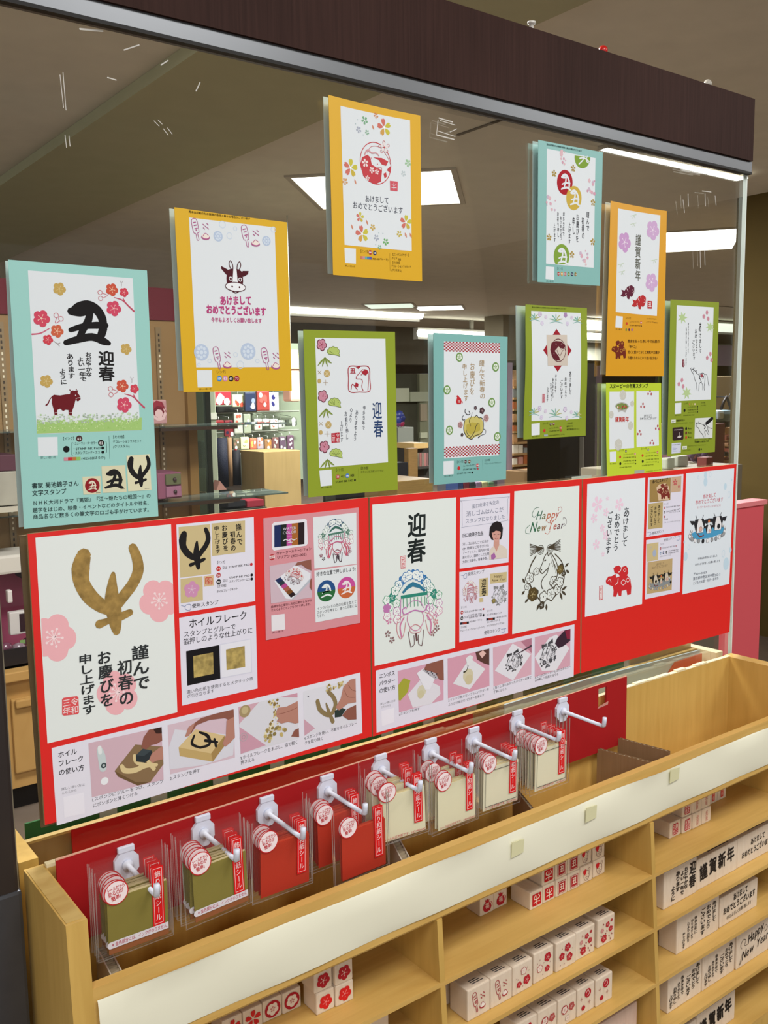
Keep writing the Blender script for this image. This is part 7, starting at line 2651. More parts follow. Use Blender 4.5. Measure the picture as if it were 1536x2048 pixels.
P.build('flake_panel', o)
# how-to strip
P.zoom(*I)
P.quad((52, 398), (1447, 56), (1456, 330), (76, 748), '#e6e4f0', 2)
P.text('ホイル', (80, 444), (168, 424), 26, '#26242a', .02, 3)
P.text('フレーク', (82, 484), (198, 456), 26, '#26242a', .02, 3)
P.text('の使い方', (84, 524), (200, 498), 26, '#26242a', .02, 3)
P.text('詳しい使い方は', (96, 590), (202, 568), 12, '#8a8890', 0, 3)
P.text('こちらから', (98, 608), (166, 594), 12, '#8a8890', 0, 3)
P.quad((104, 620), (198, 598), (202, 692), (110, 712), '#eeecf6', 3)


def clipquad(q_, cs, col, layer):
    P.quad(*cs, col, layer)


def photo(cs, bg='#d3b4c0'):
    P.quad(*cs, bg, 3)
    return sub(P, cs[0], cs[1], cs[3])


def hand(q, wrist, fingers, col, sh, layer=8, w0=.16):
    """printed hand: palm from the wrist plus tapering fingers"""
    q.stroke(wrist, [w0 * 1.3, w0 * 1.15, w0 * 1.0][:len(wrist)] + [w0] * (len(wrist) - 3), col, layer)
    for i, f in enumerate(fingers):
        q.stroke(f, [w0 * .42, w0 * .36, w0 * .26][:len(f)], sh if i % 2 else col, layer + .3 + i * .1)
        q.circ(f[-1][0], f[-1][1], w0 * .1, '#d8aca0', layer + 1, n=8)


q = photo([(218, 376), (548, 302), (558, 540), (234, 620)])
q.poly([(.32, .62), (.62, .22), (1, .38), (1, .72), (.8, 1), (.6, .93)], '#8a7050', 4)
q.poly([(.32, .62), (.6, .93), (.8, 1), (.62, 1), (.36, .74)], '#6e5638', 4.5)
q.stroke([(.42, .56), (.46, .66), (.6, .7), (.74, .66), (.9, .7)], [.07, .1, .1, .1, .06], '#dcc896', 5)
q.stroke([(.6, .42), (.62, .54), (.72, .64)], [.06, .08, .08], '#dcc896', 5)
q.stroke([(.8, .6), (.86, .76)], [.1, .08], '#dcc896', 5)
q.poly([(.62, .42), (.72, .33), (.84, .4), (.86, .52), (.74, .6), (.62, .54)], '#2c3438', 7)
q.poly([(.62, .42), (.72, .33), (.84, .4), (.73, .47)], '#3e484c', 7.3)
q.poly([(.7, .3), (.74, .12), (.82, .0), (1, -.0), (1, .26), (.92, .3), (.84, .3), (.76, .36)], SKIN2, 6)
q.poly([(.8, .56), (.84, .46), (.96, .38), (1, .38), (1, .62), (.9, .62), (.84, .64)], SKIN, 8)
q.poly([(.88, .0), (1, .0), (1, .12), (.92, .1)], '#3a2420', 9)
q.stroke([(.14, .16), (.16, .3), (.17, .52)], [.1, .14, .13], '#c8d4d6', 4)
q.stroke([(.14, .12), (.145, .22)], .07, '#e4eaea', 5)
q.circ(.18, .47, .05, '#3c4a4c', 5)
q.circ(.18, .47, .025, '#b8c4c4', 5.5)
q.circ(.18, .76, .07, '#eef0f4', 4)
P.text('1.スポンジにグルーをつけ、スタンプ', (236, 640), (558, 556), 17, '#2c2a30', 0, 3)
P.text('にポンポンと薄くつける', (238, 668), (442, 610), 17, '#2c2a30', 0, 3)
q = photo([(576, 294), (874, 222), (880, 440), (588, 516)], '#d8c0cc')
q.poly([(.0, .45), (.1, .12), (1, .55), (.96, .96), (.5, 1), (.0, .9)], '#dcdce6', 4)
q.poly([(.14, .5), (.4, .22), (.84, .5), (.62, .8)], '#d9c08c', 5)
q.poly([(.14, .5), (.62, .8), (.64, .98), (.15, .68)], '#c4a86e', 5)
q.poly([(.62, .8), (.84, .5), (.86, .68), (.64, .98)], '#a88a54', 5)
q.stroke([(.38, .34), (.34, .5), (.46, .62)], [.04, .06, .04], BLK, 6)
q.stroke([(.46, .3), (.58, .42), (.6, .6), (.46, .62)], [.04, .07, .06, .05], BLK, 6)
q.stroke([(.54, .5), (.72, .6)], [.06, .05], BLK, 6)
q.stroke([(.68, .52), (.7, .68)], [.05, .05], BLK, 6)
q.poly([(.24, .32), (.3, .14), (.5, .02), (.72, -.0), (1, -.0), (1, .3), (.86, .14), (.62, .1), (.42, .14), (.34, .28)], SKIN2, 6)
q.poly([(.8, .66), (.86, .5), (.88, .2), (1, .16), (1, .6), (.9, .7), (.84, .74)], SKIN, 7)
q.poly([(.24, .32), (.3, .14), (.4, .08), (.36, .2), (.3, .32)], SKIN, 7)
P.text('2.スタンプを押す', (586, 544), (724, 506), 17, '#2c2a30', 0, 3)
q = photo([(896, 212), (1162, 148), (1168, 354), (906, 424)], '#dcdce4')
q.poly([(.0, .0), (.34, -.0), (.0, .36)], '#d4aab8', 4)
q.poly([(.7, .0), (1, .0), (1, .1)], '#cf9aac', 4)
q.poly([(.0, .42), (.42, .96), (.0, 1)], '#cf9eb0', 4)
q.circ(.1, .12, .13, '#a8946c', 5)
q.circ(.1, .1, .08, '#c4b488', 5.5)
q.circ(.06, .66, .09, '#b4aab0', 5, inner=.075)
q.circ(.06, .66, .04, '#a89a9c', 5, inner=.03)
rr = random.Random(6)
for k in range(60):
    t = rr.random()
    cx = .56 + .1 * math.sin(t * 5) + rr.uniform(-.08, .08)
    cy = .02 + t * .86
    q.circ(cx, cy, rr.uniform(.015, .04), rr.choice(['#b49c64', '#8c7440', '#d8c890', '#e8e0c0']), 5 + k * .02, n=5)
for k in range(22):
    q.circ(rr.uniform(.42, .78), rr.uniform(.62, .9), rr.uniform(.03, .05), rr.choice(['#a08c54', '#8c7c48', '#c4b070']), 6.4 + k * .02, n=6)
q.poly([(.62, .28), (.66, .22), (.8, .24), (1, .18), (1, .66), (.94, .66), (.82, .58), (.7, .58), (.62, .5), (.66, .46), (.62, .4)], SKIN, 7)
q.stroke([(.64, .36), (.8, .36), (.98, .32)], .012, SKIN2, 7.5)
q.stroke([(.64, .47), (.8, .48), (.98, .46)], .012, SKIN2, 7.5)
q.stroke([(.64, .26), (.76, .3)], .012, SKIN2, 7.5)
q.poly([(.86, .92), (.92, .8), (1, .78), (1, .98)], SKIN2, 7)
P.text('3.ホイルフレークをまぶし、指で軽く', (904, 452), (1166, 378), 17, '#2c2a30', 0, 3)
P.text('押さえる', (906, 474), (970, 456), 17, '#2c2a30', 0, 3)
q = photo([(1188, 142), (1424, 82), (1430, 280), (1194, 342)], '#dfdfe8')
q.poly([(.0, .62), (.2, .9), (.0, 1)], '#cfa4b4', 4)
q.stroke([(.26, .3), (.3, .5), (.42, .66), (.5, .7)], [.1, .11, .1, .08], '#8c7a54', 5)
q.stroke([(.46, .14), (.56, .3), (.6, .48), (.54, .66)], [.09, .1, .1, .1], '#8c7a54', 5)
q.stroke([(.42, .4), (.46, .58), (.54, .86)], [.03, .08, .1], '#8c7a54', 5)
for k in range(26):
    q.circ(rr.uniform(.38, .78), rr.uniform(-.0, .12), rr.uniform(.02, .035), rr.choice(['#b8a468', '#d8c890', '#8c7440']), 5 + k * .02, n=5)
q.poly([(.58, .62), (.72, .6), (.8, .66), (.7, .8), (.58, .78)], '#2f3c38', 7)
q.poly([(.6, .55), (.7, .38), (.76, .12), (.9, -.0), (1, .0), (1, .56), (.84, .54), (.74, .6), (.66, .64)], SKIN, 8)
q.stroke([(.78, .22), (.84, .38), (.98, .44)], .012, SKIN2, 8.5)
q.stroke([(.86, .12), (.92, .24), (1, .3)], .012, SKIN2, 8.5)
q.poly([(.72, .78), (.82, .66), (1, .62), (1, .96), (.84, .92)], SKIN2, 8)
q.circ(.09, .14, .018, '#6a6a74', 5)
P.text('4.スポンジを使い、不要なホイルフレー', (1192, 362), (1432, 292), 15, '#2c2a30', 0, 3)
P.text('クを取り除く', (1194, 384), (1280, 360), 15, '#2c2a30', 0, 3)
P.build('instruction_panel', o)

# ---------------- pink leaflet glued on board 1
P = Pr(YBD - .0008)
P.zoom(*H)
cs = [(683, 134), (1380, 55), (1392, 898), (702, 1026)]
a = [P.pt(*c) for c in cs]
lf = root('leaflet', ((a[2][0] + a[3][0]) / 2, P.y, a[3][1]), 'pink leaflet about coloured ink pads glued on the left red board', 'leaflet')
slab(P, cs, .0006, M('#d8939c', .5), n=2).build('sheet', lf)
P.poly([(744, 180), (760, 164), (985, 138), (1000, 146), (1008, 316), (996, 334), (760, 370), (746, 358)], '#e8e6ee', 2)
for k, c in enumerate(('#1e2c5c', '#1a2420', '#c050a0', '#a8662c', '#2a1c20')):
    w5 = (0, .22, .41, .58, .8, 1)
    x0_, x1_ = 762 + 220 * w5[k], 762 + 220 * w5[k + 1]
    y0_, y1_ = 186 - (x0_ - 762) * .11, 186 - (x1_ - 762) * .11
    P.quad((x0_, y0_), (x1_, y1_), (x1_, y1_ + 160), (x0_, y0_ + 160), c, 3)
P.text('WATER', (824, 222), (922, 212), 24, '#d4d4dc', .01, 4)
P.text('COLOR', (824, 250), (924, 240), 24, '#d4d4dc', .01, 4)
P.text('Chiffon', (856, 272), (892, 268), 12, '#e8a0d8', .0, 4)
P.stroke([(828, 298), (846, 288), (866, 296), (884, 284), (904, 292), (926, 282)], [6, 8, 6, 8, 6, 5], '#dcdce0', 4)
P.stroke([(876, 292), (878, 308)], 6, '#dcdce0', 4)
P.stroke([(862, 312), (894, 308)], 5, '#dcdce0', 4)
P.circ(746, 418, 22, '#b83a40', 2)
P.poly([(726, 410), (764, 404), (766, 424), (728, 430)], '#eee4e4', 3)
P.text('NEW', (732, 426), (762, 421), 15, '#b83a40', .02, 4)
P.text('ウォーターカラーシフォン', (778, 404), (1034, 366), 22, '#5a2430', .01, 3)
P.text('リリアン (4123-002)', (780, 434), (998, 404), 22, '#5a2430', .01, 3)
P.quad((728, 482), (1030, 434), (1038, 712), (738, 758), '#cfb8c4', 2)
q = sub(P, (728, 482), (1030, 434), (738, 758))
q.poly([(.1, .42), (.62, .08), (.98, .38), (.96, .52), (.5, .98), (.36, .94)], '#e4e6ee', 3)
q.poly([(.5, .98), (.96, .52), (.97, .6), (.52, 1.0)], '#b8bcc8', 3)
for k, c in enumerate(('#22305c', '#2a3a44', '#b84c90', '#a8604c', '#7a4a20', '#2a1c20')):
    x_, y_ = .12 + .06 * k, .4 + .09 * k
    q.poly([(x_, y_), (x_ + .12, y_ - .06), (x_ + .18, y_ + .03), (x_ + .06, y_ + .09)], c, 4)
floral_portico(q, (.46, .06), (.86, .3), (.3, .46), ['#c83c3c', '#c85050', '#c87070', '#8a7078', '#6a6068'], 5, .02)
q.poly([(.6, .1), (.66, .02), (1, -.0), (1, .3), (.9, .24), (.76, .1)], SKIN2, 7)
q.poly([(.96, .56), (1, .5), (1, .86), (.94, .74)], SKIN2, 7)
P.text('絵柄を色と並行に左右に動かしながら', (738, 792), (1038, 742), 18, '#5a2430', .0, 3)
P.text('たたくようにインクをつけて押します。', (740, 816), (1038, 768), 18, '#5a2430', .0, 3)
P.quad((740, 844), (838, 832), (842, 946), (742, 960), '#e8e4ea', 2)
P.text('詳しい使い方', (748, 978), (830, 962), 12, '#6a3440', 0, 3)
P.quad((1045, 126), (1362, 92), (1364, 468), (1055, 502), '#e2e8ec', 2)
floral_portico(P, (1085, 150), (1325, 120), (1100, 480), ['#3a5a78', '#3a6a60', '#4a7a68', '#c46a8c', '#c85c74', '#8a5060', '#4a3a44'], 3, .016)
P.quad((1055, 516), (1366, 472), (1372, 836), (1064, 896), '#e2e8ec', 2)
P.text('好きな位置で押しましょう!', (1070, 560), (1358, 518), 30, '#24262c', .02, 3)
ushi_seal(P, 1143, 664, 78, '#24518a', '#e4ecec', 3, '#2a6a3a')
ushi_seal(P, 1290, 640, 78, '#c8509c', '#ecE4e6', 3, '#c8683c')
P.text('インクパッドの色の位置を変えて', (1074, 808), (1364, 754), 22, '#2c2e34', 0, 3)
P.text('スタンプを押すと、違った印象にな', (1074, 838), (1366, 782), 22, '#2c2e34', 0, 3)
P.text('ります。', (1076, 862), (1140, 850), 22, '#2c2e34', 0, 3)
P.build('leaflet_print', lf)

# ---------------- board 2
P, o = red_board([(739, 995), (1163.6, 958), (1159.6, 1346), (746, 1473)], 'middle red board with the flowered ox and the wreath pictures')
P.zoom(*J)
P.quad((50, 136), (636, 86), (628, 1138), (66, 1264), '#e4ebe8', 2)
P.vtext('迎春', (362, 190), (358, 545), 160, '#1c2424', .035, 3, jit=.04)
P.poly([(247, 498), (284, 492), (284, 580), (249, 586)], '#d05a62', 3)
P.poly([(250, 502), (281, 496), (281, 576), (252, 582)], '#ecdcdc', 4)
P.vtext('元旦', (266, 500), (266, 580), 32, '#d05a62', .0, 5)
floral_portico(P, (130, 600), (520, 572), (150, 1165), ['#3a78b4', '#2f7898', '#2f8a78', '#54a07c', '#c07cb4', '#d080a8', '#d08c94', '#8a6a6c', '#6a4a4c'], 3, .0100)
P.build('picture_panel', o)
P.quad((664, 88), (1012, 58), (1002, 540), (660, 584), '#e4e2f0', 2)
P.stroke([(684, 110), (984, 84), (996, 100), (992, 232), (978, 250), (700, 292), (680, 280), (678, 126)], 2.5, '#9ca0b4', 3, True)
P.text('田口奈津子先生の', (748, 166), (936, 132), 28, '#6a7088', .0, 3)
P.text('消しゴムはんこが', (706, 222), (966, 188), 34, '#6a7088', .0, 3)
P.text('スタンプになりました', (700, 270), (976, 236), 30, '#6a7088', .0, 3)
P.text('田口奈津子先生', (680, 370), (826, 350), 28, '#24242c', .03, 3)
for k, (t, x1_) in enumerate((('消しゴムはんこで広告や', 864), ('CM 動画などを手がける', 866), ('アーティスト。国内外で個', 866), ('展を行い、講師としても精', 866), ('力的に活動中。著書多数。', 864))):
    P.text(t, (680, 424 + 31 * k), (x1_, 402 + 29 * k), 19, '#3a3a44', .0, 3)
# printed portrait
P.poly([(870, 300), (888, 268), (920, 252), (948, 262), (962, 300), (958, 350), (948, 380), (884, 384), (866, 350)], '#221a1c', 4)
P.poly([(884, 330), (900, 312), (930, 306), (946, 326), (944, 360), (930, 390), (914, 398), (898, 386), (888, 362)], '#d4a094', 5)
P.poly([(884, 330), (896, 300), (940, 300), (950, 330), (936, 322), (912, 318), (892, 332)], '#221a1c', 6)
P.poly([(900, 384), (936, 382), (936, 430), (915, 470), (896, 430)], '#cf9c8e', 4.5)
P.poly([(898, 425), (880, 440), (868, 460), (866, 520), (992, 508), (990, 450), (975, 432), (938, 412), (916, 466)], '#dcd0c4', 5)
P.poly([(878, 490), (900, 470), (912, 500), (900, 518), (880, 518)], '#a868a8', 6)
for x in (903, 930):
    P.stroke([(x - 6, 345), (x + 5, 343)], 3, '#3a2420', 7)
P.stroke([(905, 372), (916, 377), (928, 371)], 3, '#a84c50', 7)
P.stroke([(916, 350), (914, 362), (919, 363)], 2, '#b88478', 7)
P.build('artist_panel', o)
P.quad((658, 608), (1000, 560), (998, 1036), (658, 1098), '#e4e2f0', 2)
P.stroke([(670, 630), (690, 632), (698, 620), (710, 620), (708, 648), (690, 650), (688, 634)], 3, '#7888b0', 3)
P.text('使用スタンプ', (716, 636), (832, 616), 24, '#2c2a30', .0, 3)
floral_portico(P, (682, 672), (782, 660), (690, 832), ['#c8848c', '#c07880', '#c4848c', '#c08088'], 4, .018)
P.quad((797, 655), (858, 646), (858, 770), (799, 780), TANP, 3)
P.vtext('迎春', (828, 656), (829, 776), 42, BLK, .03, 4)
P.quad((873, 620), (990, 606), (988, 676), (873, 690), TANP, 3)
P.text('Happy', (900, 648), (958, 640), 22, '#4a3a1c', .0, 4, skew=.3)
P.text('New Year', (884, 676), (980, 662), 20, '#4a3a1c', .0, 4, skew=.3)
P.quad((797, 790), (824, 786), (824, 816), (798, 818), TANP, 3)
wreath_horse(P, (878, 706), (988, 690), (884, 850), '#8a8a8c', 4, .02, '#dcdce4')
P.plum(897, 808, 17, '#8a7a3c', 8, rot=.3, core='#dcdcc0')
for (y, c, t) in ((890, '#b83038', '14'), (930, '#28262c', '82')):
    P.num(676, y, 13, c, t, 3)
    P.text('又は STAMP INK PAD', (692, y + 4), (818, y - 18 + 2), 15, '#4a464e', 0, 3)
    P.dot(827, y - 24, 7, c, 3)
P.text('【インク】', (664, 864), (712, 858), 14, '#4a464e', 0, 3)
P.text('STAMP INK PAD', (720, 916), (816, 902), 14, '#4a464e', 0, 3)
P.text('スタンプニック・エコ', (724, 938), (818, 918), 13, '#4a464e', 0, 3)
P.dot(827, 912, 7, '#201e24', 3)
for k, c in enumerate(('#1c2030', '#8a3a3c', '#a84030', '#201c20')):
    P.quad((664 + 15 * k, 960 - 2 * k), (679 + 15 * k, 958 - 2 * k), (679 + 15 * k, 974 - 2 * k), (664 + 15 * k, 976 - 2 * k), c, 3)
    P.quad((846 + 15 * k, 932 - 2 * k), (861 + 15 * k, 930 - 2 * k), (861 + 15 * k, 946 - 2 * k), (846 + 15 * k, 948 - 2 * k), c, 3)
for (t, x0_, y0_, x1_, y1_) in (('(4123-001カーマイン)', 728, 960, 816, 946), ('【その他】', 662, 1002, 714, 994), ('デコレーションラメセット(ゴールド)', 664, 1026, 834, 996), ('【インク】', 848, 888, 894, 880), ('エンボス専用インク', 848, 914, 954, 898),
                                ('(4123-002)', 908, 932, 992, 918), ('【エンボスパウダー】', 846, 966, 944, 948), ('クリスタルクリア002', 846, 992, 972, 968)):
    P.text(t, (x0_, y0_), (x1_, y1_), 13, '#4a464e', 0, 3)
P.text('使用スタンプ', (830, 1046), (944, 1022), 24, '#2c2a30', .0, 3)
P.stroke([(950, 1006), (968, 1004), (984, 1000), (970, 1012), (972, 1026), (952, 1028)], 3, '#7888b0', 3)
P.build('used_stamps_panel', o)
P.quad((1042, 44), (1496, 4), (1476, 942), (1027, 1042), '#e4ebe8', 2)
for (x0_, x1_, t, c) in ((1190, 1228, 'H', '#3a6a54'), (1228, 1262, 'a', '#7a7a58'), (1262, 1296, 'p', '#c0745a'), (1296, 1326, 'p', '#c8705c'), (1324, 1350, 'y', '#b8605a')):
    P.text(t, (x0_, 242 - (x0_ - 1190) * .1), (x1_, 242 - (x1_ - 1190) * .1), 74 if t == 'H' else 64, c, .02, 3, skew=.35)
P.stroke([(1205, 200), (1180, 225), (1166, 205), (1185, 165), (1215, 156)], [3, 4, 4, 4, 3], '#3a6a54', 3)
P.stroke([(1345, 200), (1372, 180), (1370, 155), (1350, 160), (1352, 178)], 3.5, '#b8605a', 3)
P.stroke([(1300, 250), (1285, 265), (1270, 255)], 3, '#b8605a', 3)
for (x0_, x1_, t, c) in ((1146, 1192, 'N', '#2f6a4c'), (1194, 1222, 'e', '#5a7a58'), (1222, 1262, 'w', '#a07a58'), (1268, 1308, 'Y', '#c8705c'), (1308, 1336, 'e', '#b8645a'), (1334, 1362, 'a', '#7a4a50'), (1362, 1390, 'r', '#5a4450')):
    P.text(t, (x0_, 330 - (x0_ - 1150) * .12), (x1_, 330 - (x1_ - 1150) * .12), 84 if t in 'NY' else 62, c, .02, 3, skew=.35)
P.stroke([(1150, 280), (1124, 305), (1122, 335), (1148, 340)], 4, '#2f6a4c', 3)
P.stroke([(1384, 290), (1404, 270), (1402, 235), (1384, 228), (1382, 240)], 3, '#5a4450', 3)
P.stroke([(1290, 320), (1276, 342), (1256, 334)], 4, '#c8705c', 3)
wreath_horse(P, (1088, 408), (1420, 375), (1098, 900), '#4a4132', 3, .011, '#e4ebe8')
for (x, y, r, c) in ((1168, 762, 50, '#5a4a28'), (1360, 590, 34, '#6a5a30')):
    P.plum(x, y, r, c, 8, rot=.3, core='#b8a878')
P.build('wreath_panel', o)
P.quad((74, 1296), (1462, 972), (1456, 1336), (80, 1730), '#e4e2f0', 2)
P.text('エンボス', (98, 1354), (210, 1328), 32, '#26242a', .02, 3)
P.text('パウダー', (98, 1406), (212, 1378), 32, '#26242a', .02, 3)
P.text('の使い方', (98, 1456), (212, 1428), 32, '#26242a', .02, 3)
P.text('詳しい使い方は', (106, 1538), (212, 1512), 15, '#8a8890', 0, 3)
P.text('こちらから', (110, 1560), (180, 1544), 15, '#8a8890', 0, 3)
P.quad((112, 1578), (202, 1554), (204, 1654), (116, 1684), '#eeecf6', 3)
q = photo([(228, 1298), (546, 1222), (548, 1500), (236, 1588)], '#d8a4b8')
q.poly([(.2, .62), (.52, .3), (.9, .62), (.92, .82), (.7, 1), (.3, .98)], '#e2e0e8', 4)
q.poly([(.0, .34), (.12, .2), (.26, .3), (.2, .56), (.04, .72), (.0, .7)], '#a8a83c', 5)
q.circ(.5, .62, .14, '#d4cfb4', 5)
q.circ(.48, .7, .1, '#cfc8a4', 5.5)
q.poly([(.4, .16), (.56, .08), (.82, .36), (.68, .64), (.58, .62)], '#e8e8f0', 6)
q.poly([(.52, .12), (.64, .04), (.92, .34), (.82, .44)], '#b8b4bc', 6.4)
for k in range(9):
    q.circ(.6 + .03 * k, .14 + .03 * (k % 4) + .02 * k, .018, '#3a3a40', 7, n=6)
q.poly([(.56, .12), (.62, .0), (1, -.02), (1, .5), (.9, .46), (.8, .26)], SKIN2, 6.2)
q = photo([(576, 1212), (866, 1142), (868, 1402), (578, 1490)], '#d8a0b4')
q.poly([(.12, .66), (.52, .12), (.9, .5), (.52, .92)], '#e4e4ea', 4)
q.circ(.48, .55, .17, '#d4ccae', 5)
q.circ(.5, .66, .13, '#cfc49e', 5.5)
q.poly([(.66, .0), (1, .0), (1, .42), (.86, .34), (.7, .2)], '#5a3a34', 6)
q.poly([(.42, .1), (.52, .04), (.6, .1), (.56, .3), (.46, .3)], '#e4e6ea', 7)
q.poly([(.74, .06), (.84, .0), (.92, .1), (.82, .2)], '#e4bcb4', 7)
q.stroke([(.48, .3), (.44, .42), (.38, .44)], [.02, .02, .05], '#3a3a2c', 7)
q = photo([(892, 1134), (1162, 1068), (1160, 1324), (896, 1408)], '#dcb0c0')
q.poly([(.04, .6), (.5, .02), (.98, .42), (.5, .98)], '#e6e6ee', 4)
q.poly([(.72, .02), (1, .0), (1, .4)], '#b87c90', 4)
wreath_horse(q, (.26, .26), (.72, .18), (.34, .78), '#3a383c', 5, .02, '#e0e0e8')
q.stroke([(.98, .2), (.62, .32)], [.05, .02], '#4a3a44', 9)
q = photo([(1185, 1062), (1432, 1004), (1432, 1262), (1184, 1340)], '#d8a8ba')
q.poly([(.0, .5), (.4, .1), (.6, .06), (.98, .5), (.6, .98), (.2, .9)], '#e6e6ee', 4)
wreath_horse(q, (.1, .24), (.58, .12), (.16, .9), '#4a4a50', 5, .02, '#e0e0e8')
q.poly([(.56, .28), (.62, .16), (.84, .0), (1, .0), (1, .3), (.8, .4), (.66, .42)], '#3a2434', 8)
q.poly([(.84, .02), (1, .0), (1, .26), (.9, .24)], '#8a2440', 9)
for (t, a_, b_) in (('1.スタンプを押す', (236, 1612), (382, 1570)), ('2.インクが乾かないうちにパウダーを', (580, 1514), (866, 1434)), ('ふりかけ余分なパウダーを落とす', (580, 1546), (832, 1474)), ('3.落としきれなかったパウダーは筆で', (894, 1430), (1162, 1350)),
                    ('丁寧にはらう', (896, 1456), (988, 1432)), ('4.エンボスヒーターをはがきから５～', (1184, 1354), (1436, 1276)), ('8㎝離して熱風を当てる', (1186, 1374), (1350, 1328))):
    P.text(t, a_, b_, 18, '#2c2a30', 0, 3)
P.build('instruction_panel', o)

# ---------------- board 3
P, o = red_board([(1166, 958), (1473, 928), (1459, 1264), (1162, 1346)], 'right red board with the red ox carrying a calf and the bathing cows')
P.zoom(*K)
P.quad((168, 182), (606, 134), (582, 1090), (150, 1188), '#e6ecf2', 2)
SKP = '#efd0e4'
for (x, y, r) in ((245, 335, 62), (410, 335, 50), (310, 395, 34), (220, 440, 38), (282, 516, 30), (236, 640, 40), (286, 712, 20), (320, 292, 18), (310, 570, 40)):
    P.sakura(x, y, r, SKP, 3, rot=x * .3, core='#f0d4e4')
for (t, a_, b_, wd, sz) in (('あけまして', (466, 350), (448, 655), 66, [1.5, 1, .9, 1, 1]), ('おめでとう', (398, 400), (382, 690), 62, None), ('ございます', (342, 385), (324, 712), 58, None)):
    P.vtext(t, a_, b_, wd, '#2c3038', .01, 4, jit=.07, sizes=sz)
red_ox(P, (306, 800), (500, 780), (308, 1045), '#cf2a30', '#ecd8da', 3)
P.poly([(258, 954), (286, 950), (284, 1056), (257, 1060)], '#cf4a50', 3)
P.poly([(262, 958), (282, 955), (280, 1050), (261, 1055)], '#eedcdc', 4)
P.vtext('赤べこ', (271, 962), (270, 1050), 17, '#cf4a50', .02, 5)
P.build('ox_panel', o)
P.quad((628, 134), (896, 106), (880, 542), (612, 584), '#e2e0f0', 2)
P.quad((640, 150), (801, 133), (796, 303), (638, 322), '#a0834c', 3)
P.poly([(690, 210), (712, 184), (760, 176), (784, 200), (792, 250), (786, 300), (706, 308), (700, 260)], '#dcc0a0', 4)
red_ox(P, (692, 180), (786, 172), (700, 300), '#7c2c24', '#d8b890', 5)
P.text('赤べこスタンプ', (660, 178), (776, 160), 24, '#2a1c10', .03, 6)
P.quad((804, 130), (880, 120), (876, 238), (802, 246), '#c8aa8c', 3)
P.sakura(832, 168, 26, '#c05a5c', 4, rot=.3, core='#d8b8a8')
P.sakura(860, 200, 13, '#c05a5c', 4, rot=.3, core='#d8b8a8')
P.quad((632, 330), (740, 318), (736, 512), (628, 524), '#bca670', 3)
for (t, a_, b_) in (('あけまして', (712, 338), (706, 478)), ('おめでとう', (684, 350), (680, 492)), ('ございます', (656, 352), (652, 504))):
    P.vtext(t, a_, b_, 27, '#26221c', .02, 4, jit=.06)
P.text('【インク】', (746, 342), (784, 336), 13, '#5a5660', 0, 3)
P.num(754, 362, 9, '#b83a40', '14', 3)
P.num(753, 396, 9, '#302e38', '82', 3)
P.num(752, 430, 9, '#a04858', '34', 3)
P.text('又は STAMP INK PAD', (764, 364), (862, 350), 12, '#5a5660', 0, 3)
P.dot(869, 345, 5, '#9a3040', 3)
P.text('又は STAMP INK PAD', (764, 398), (862, 376), 12, '#5a5660', 0, 3)
P.dot(869, 368, 5, '#302e38', 3)
P.text('スタンプニック・エコ', (788, 404), (862, 394), 11, '#5a5660', 0, 3)
P.dot(868, 387, 5, '#302e38', 3)
P.text('【その他】', (744, 458), (782, 452), 12, '#5a5660', 0, 3)
P.text('デコレーションラメセット(クリスタル)', (744, 480), (872, 464), 11, '#5a5660', 0, 3)
P.stroke([(624, 550), (644, 546), (652, 562), (636, 568)], 3, '#7888b0', 3)
P.text('使用スタンプ', (658, 566), (748, 546), 20, '#2c2a38', 0, 3)
P.build('used_stamps_panel', o)


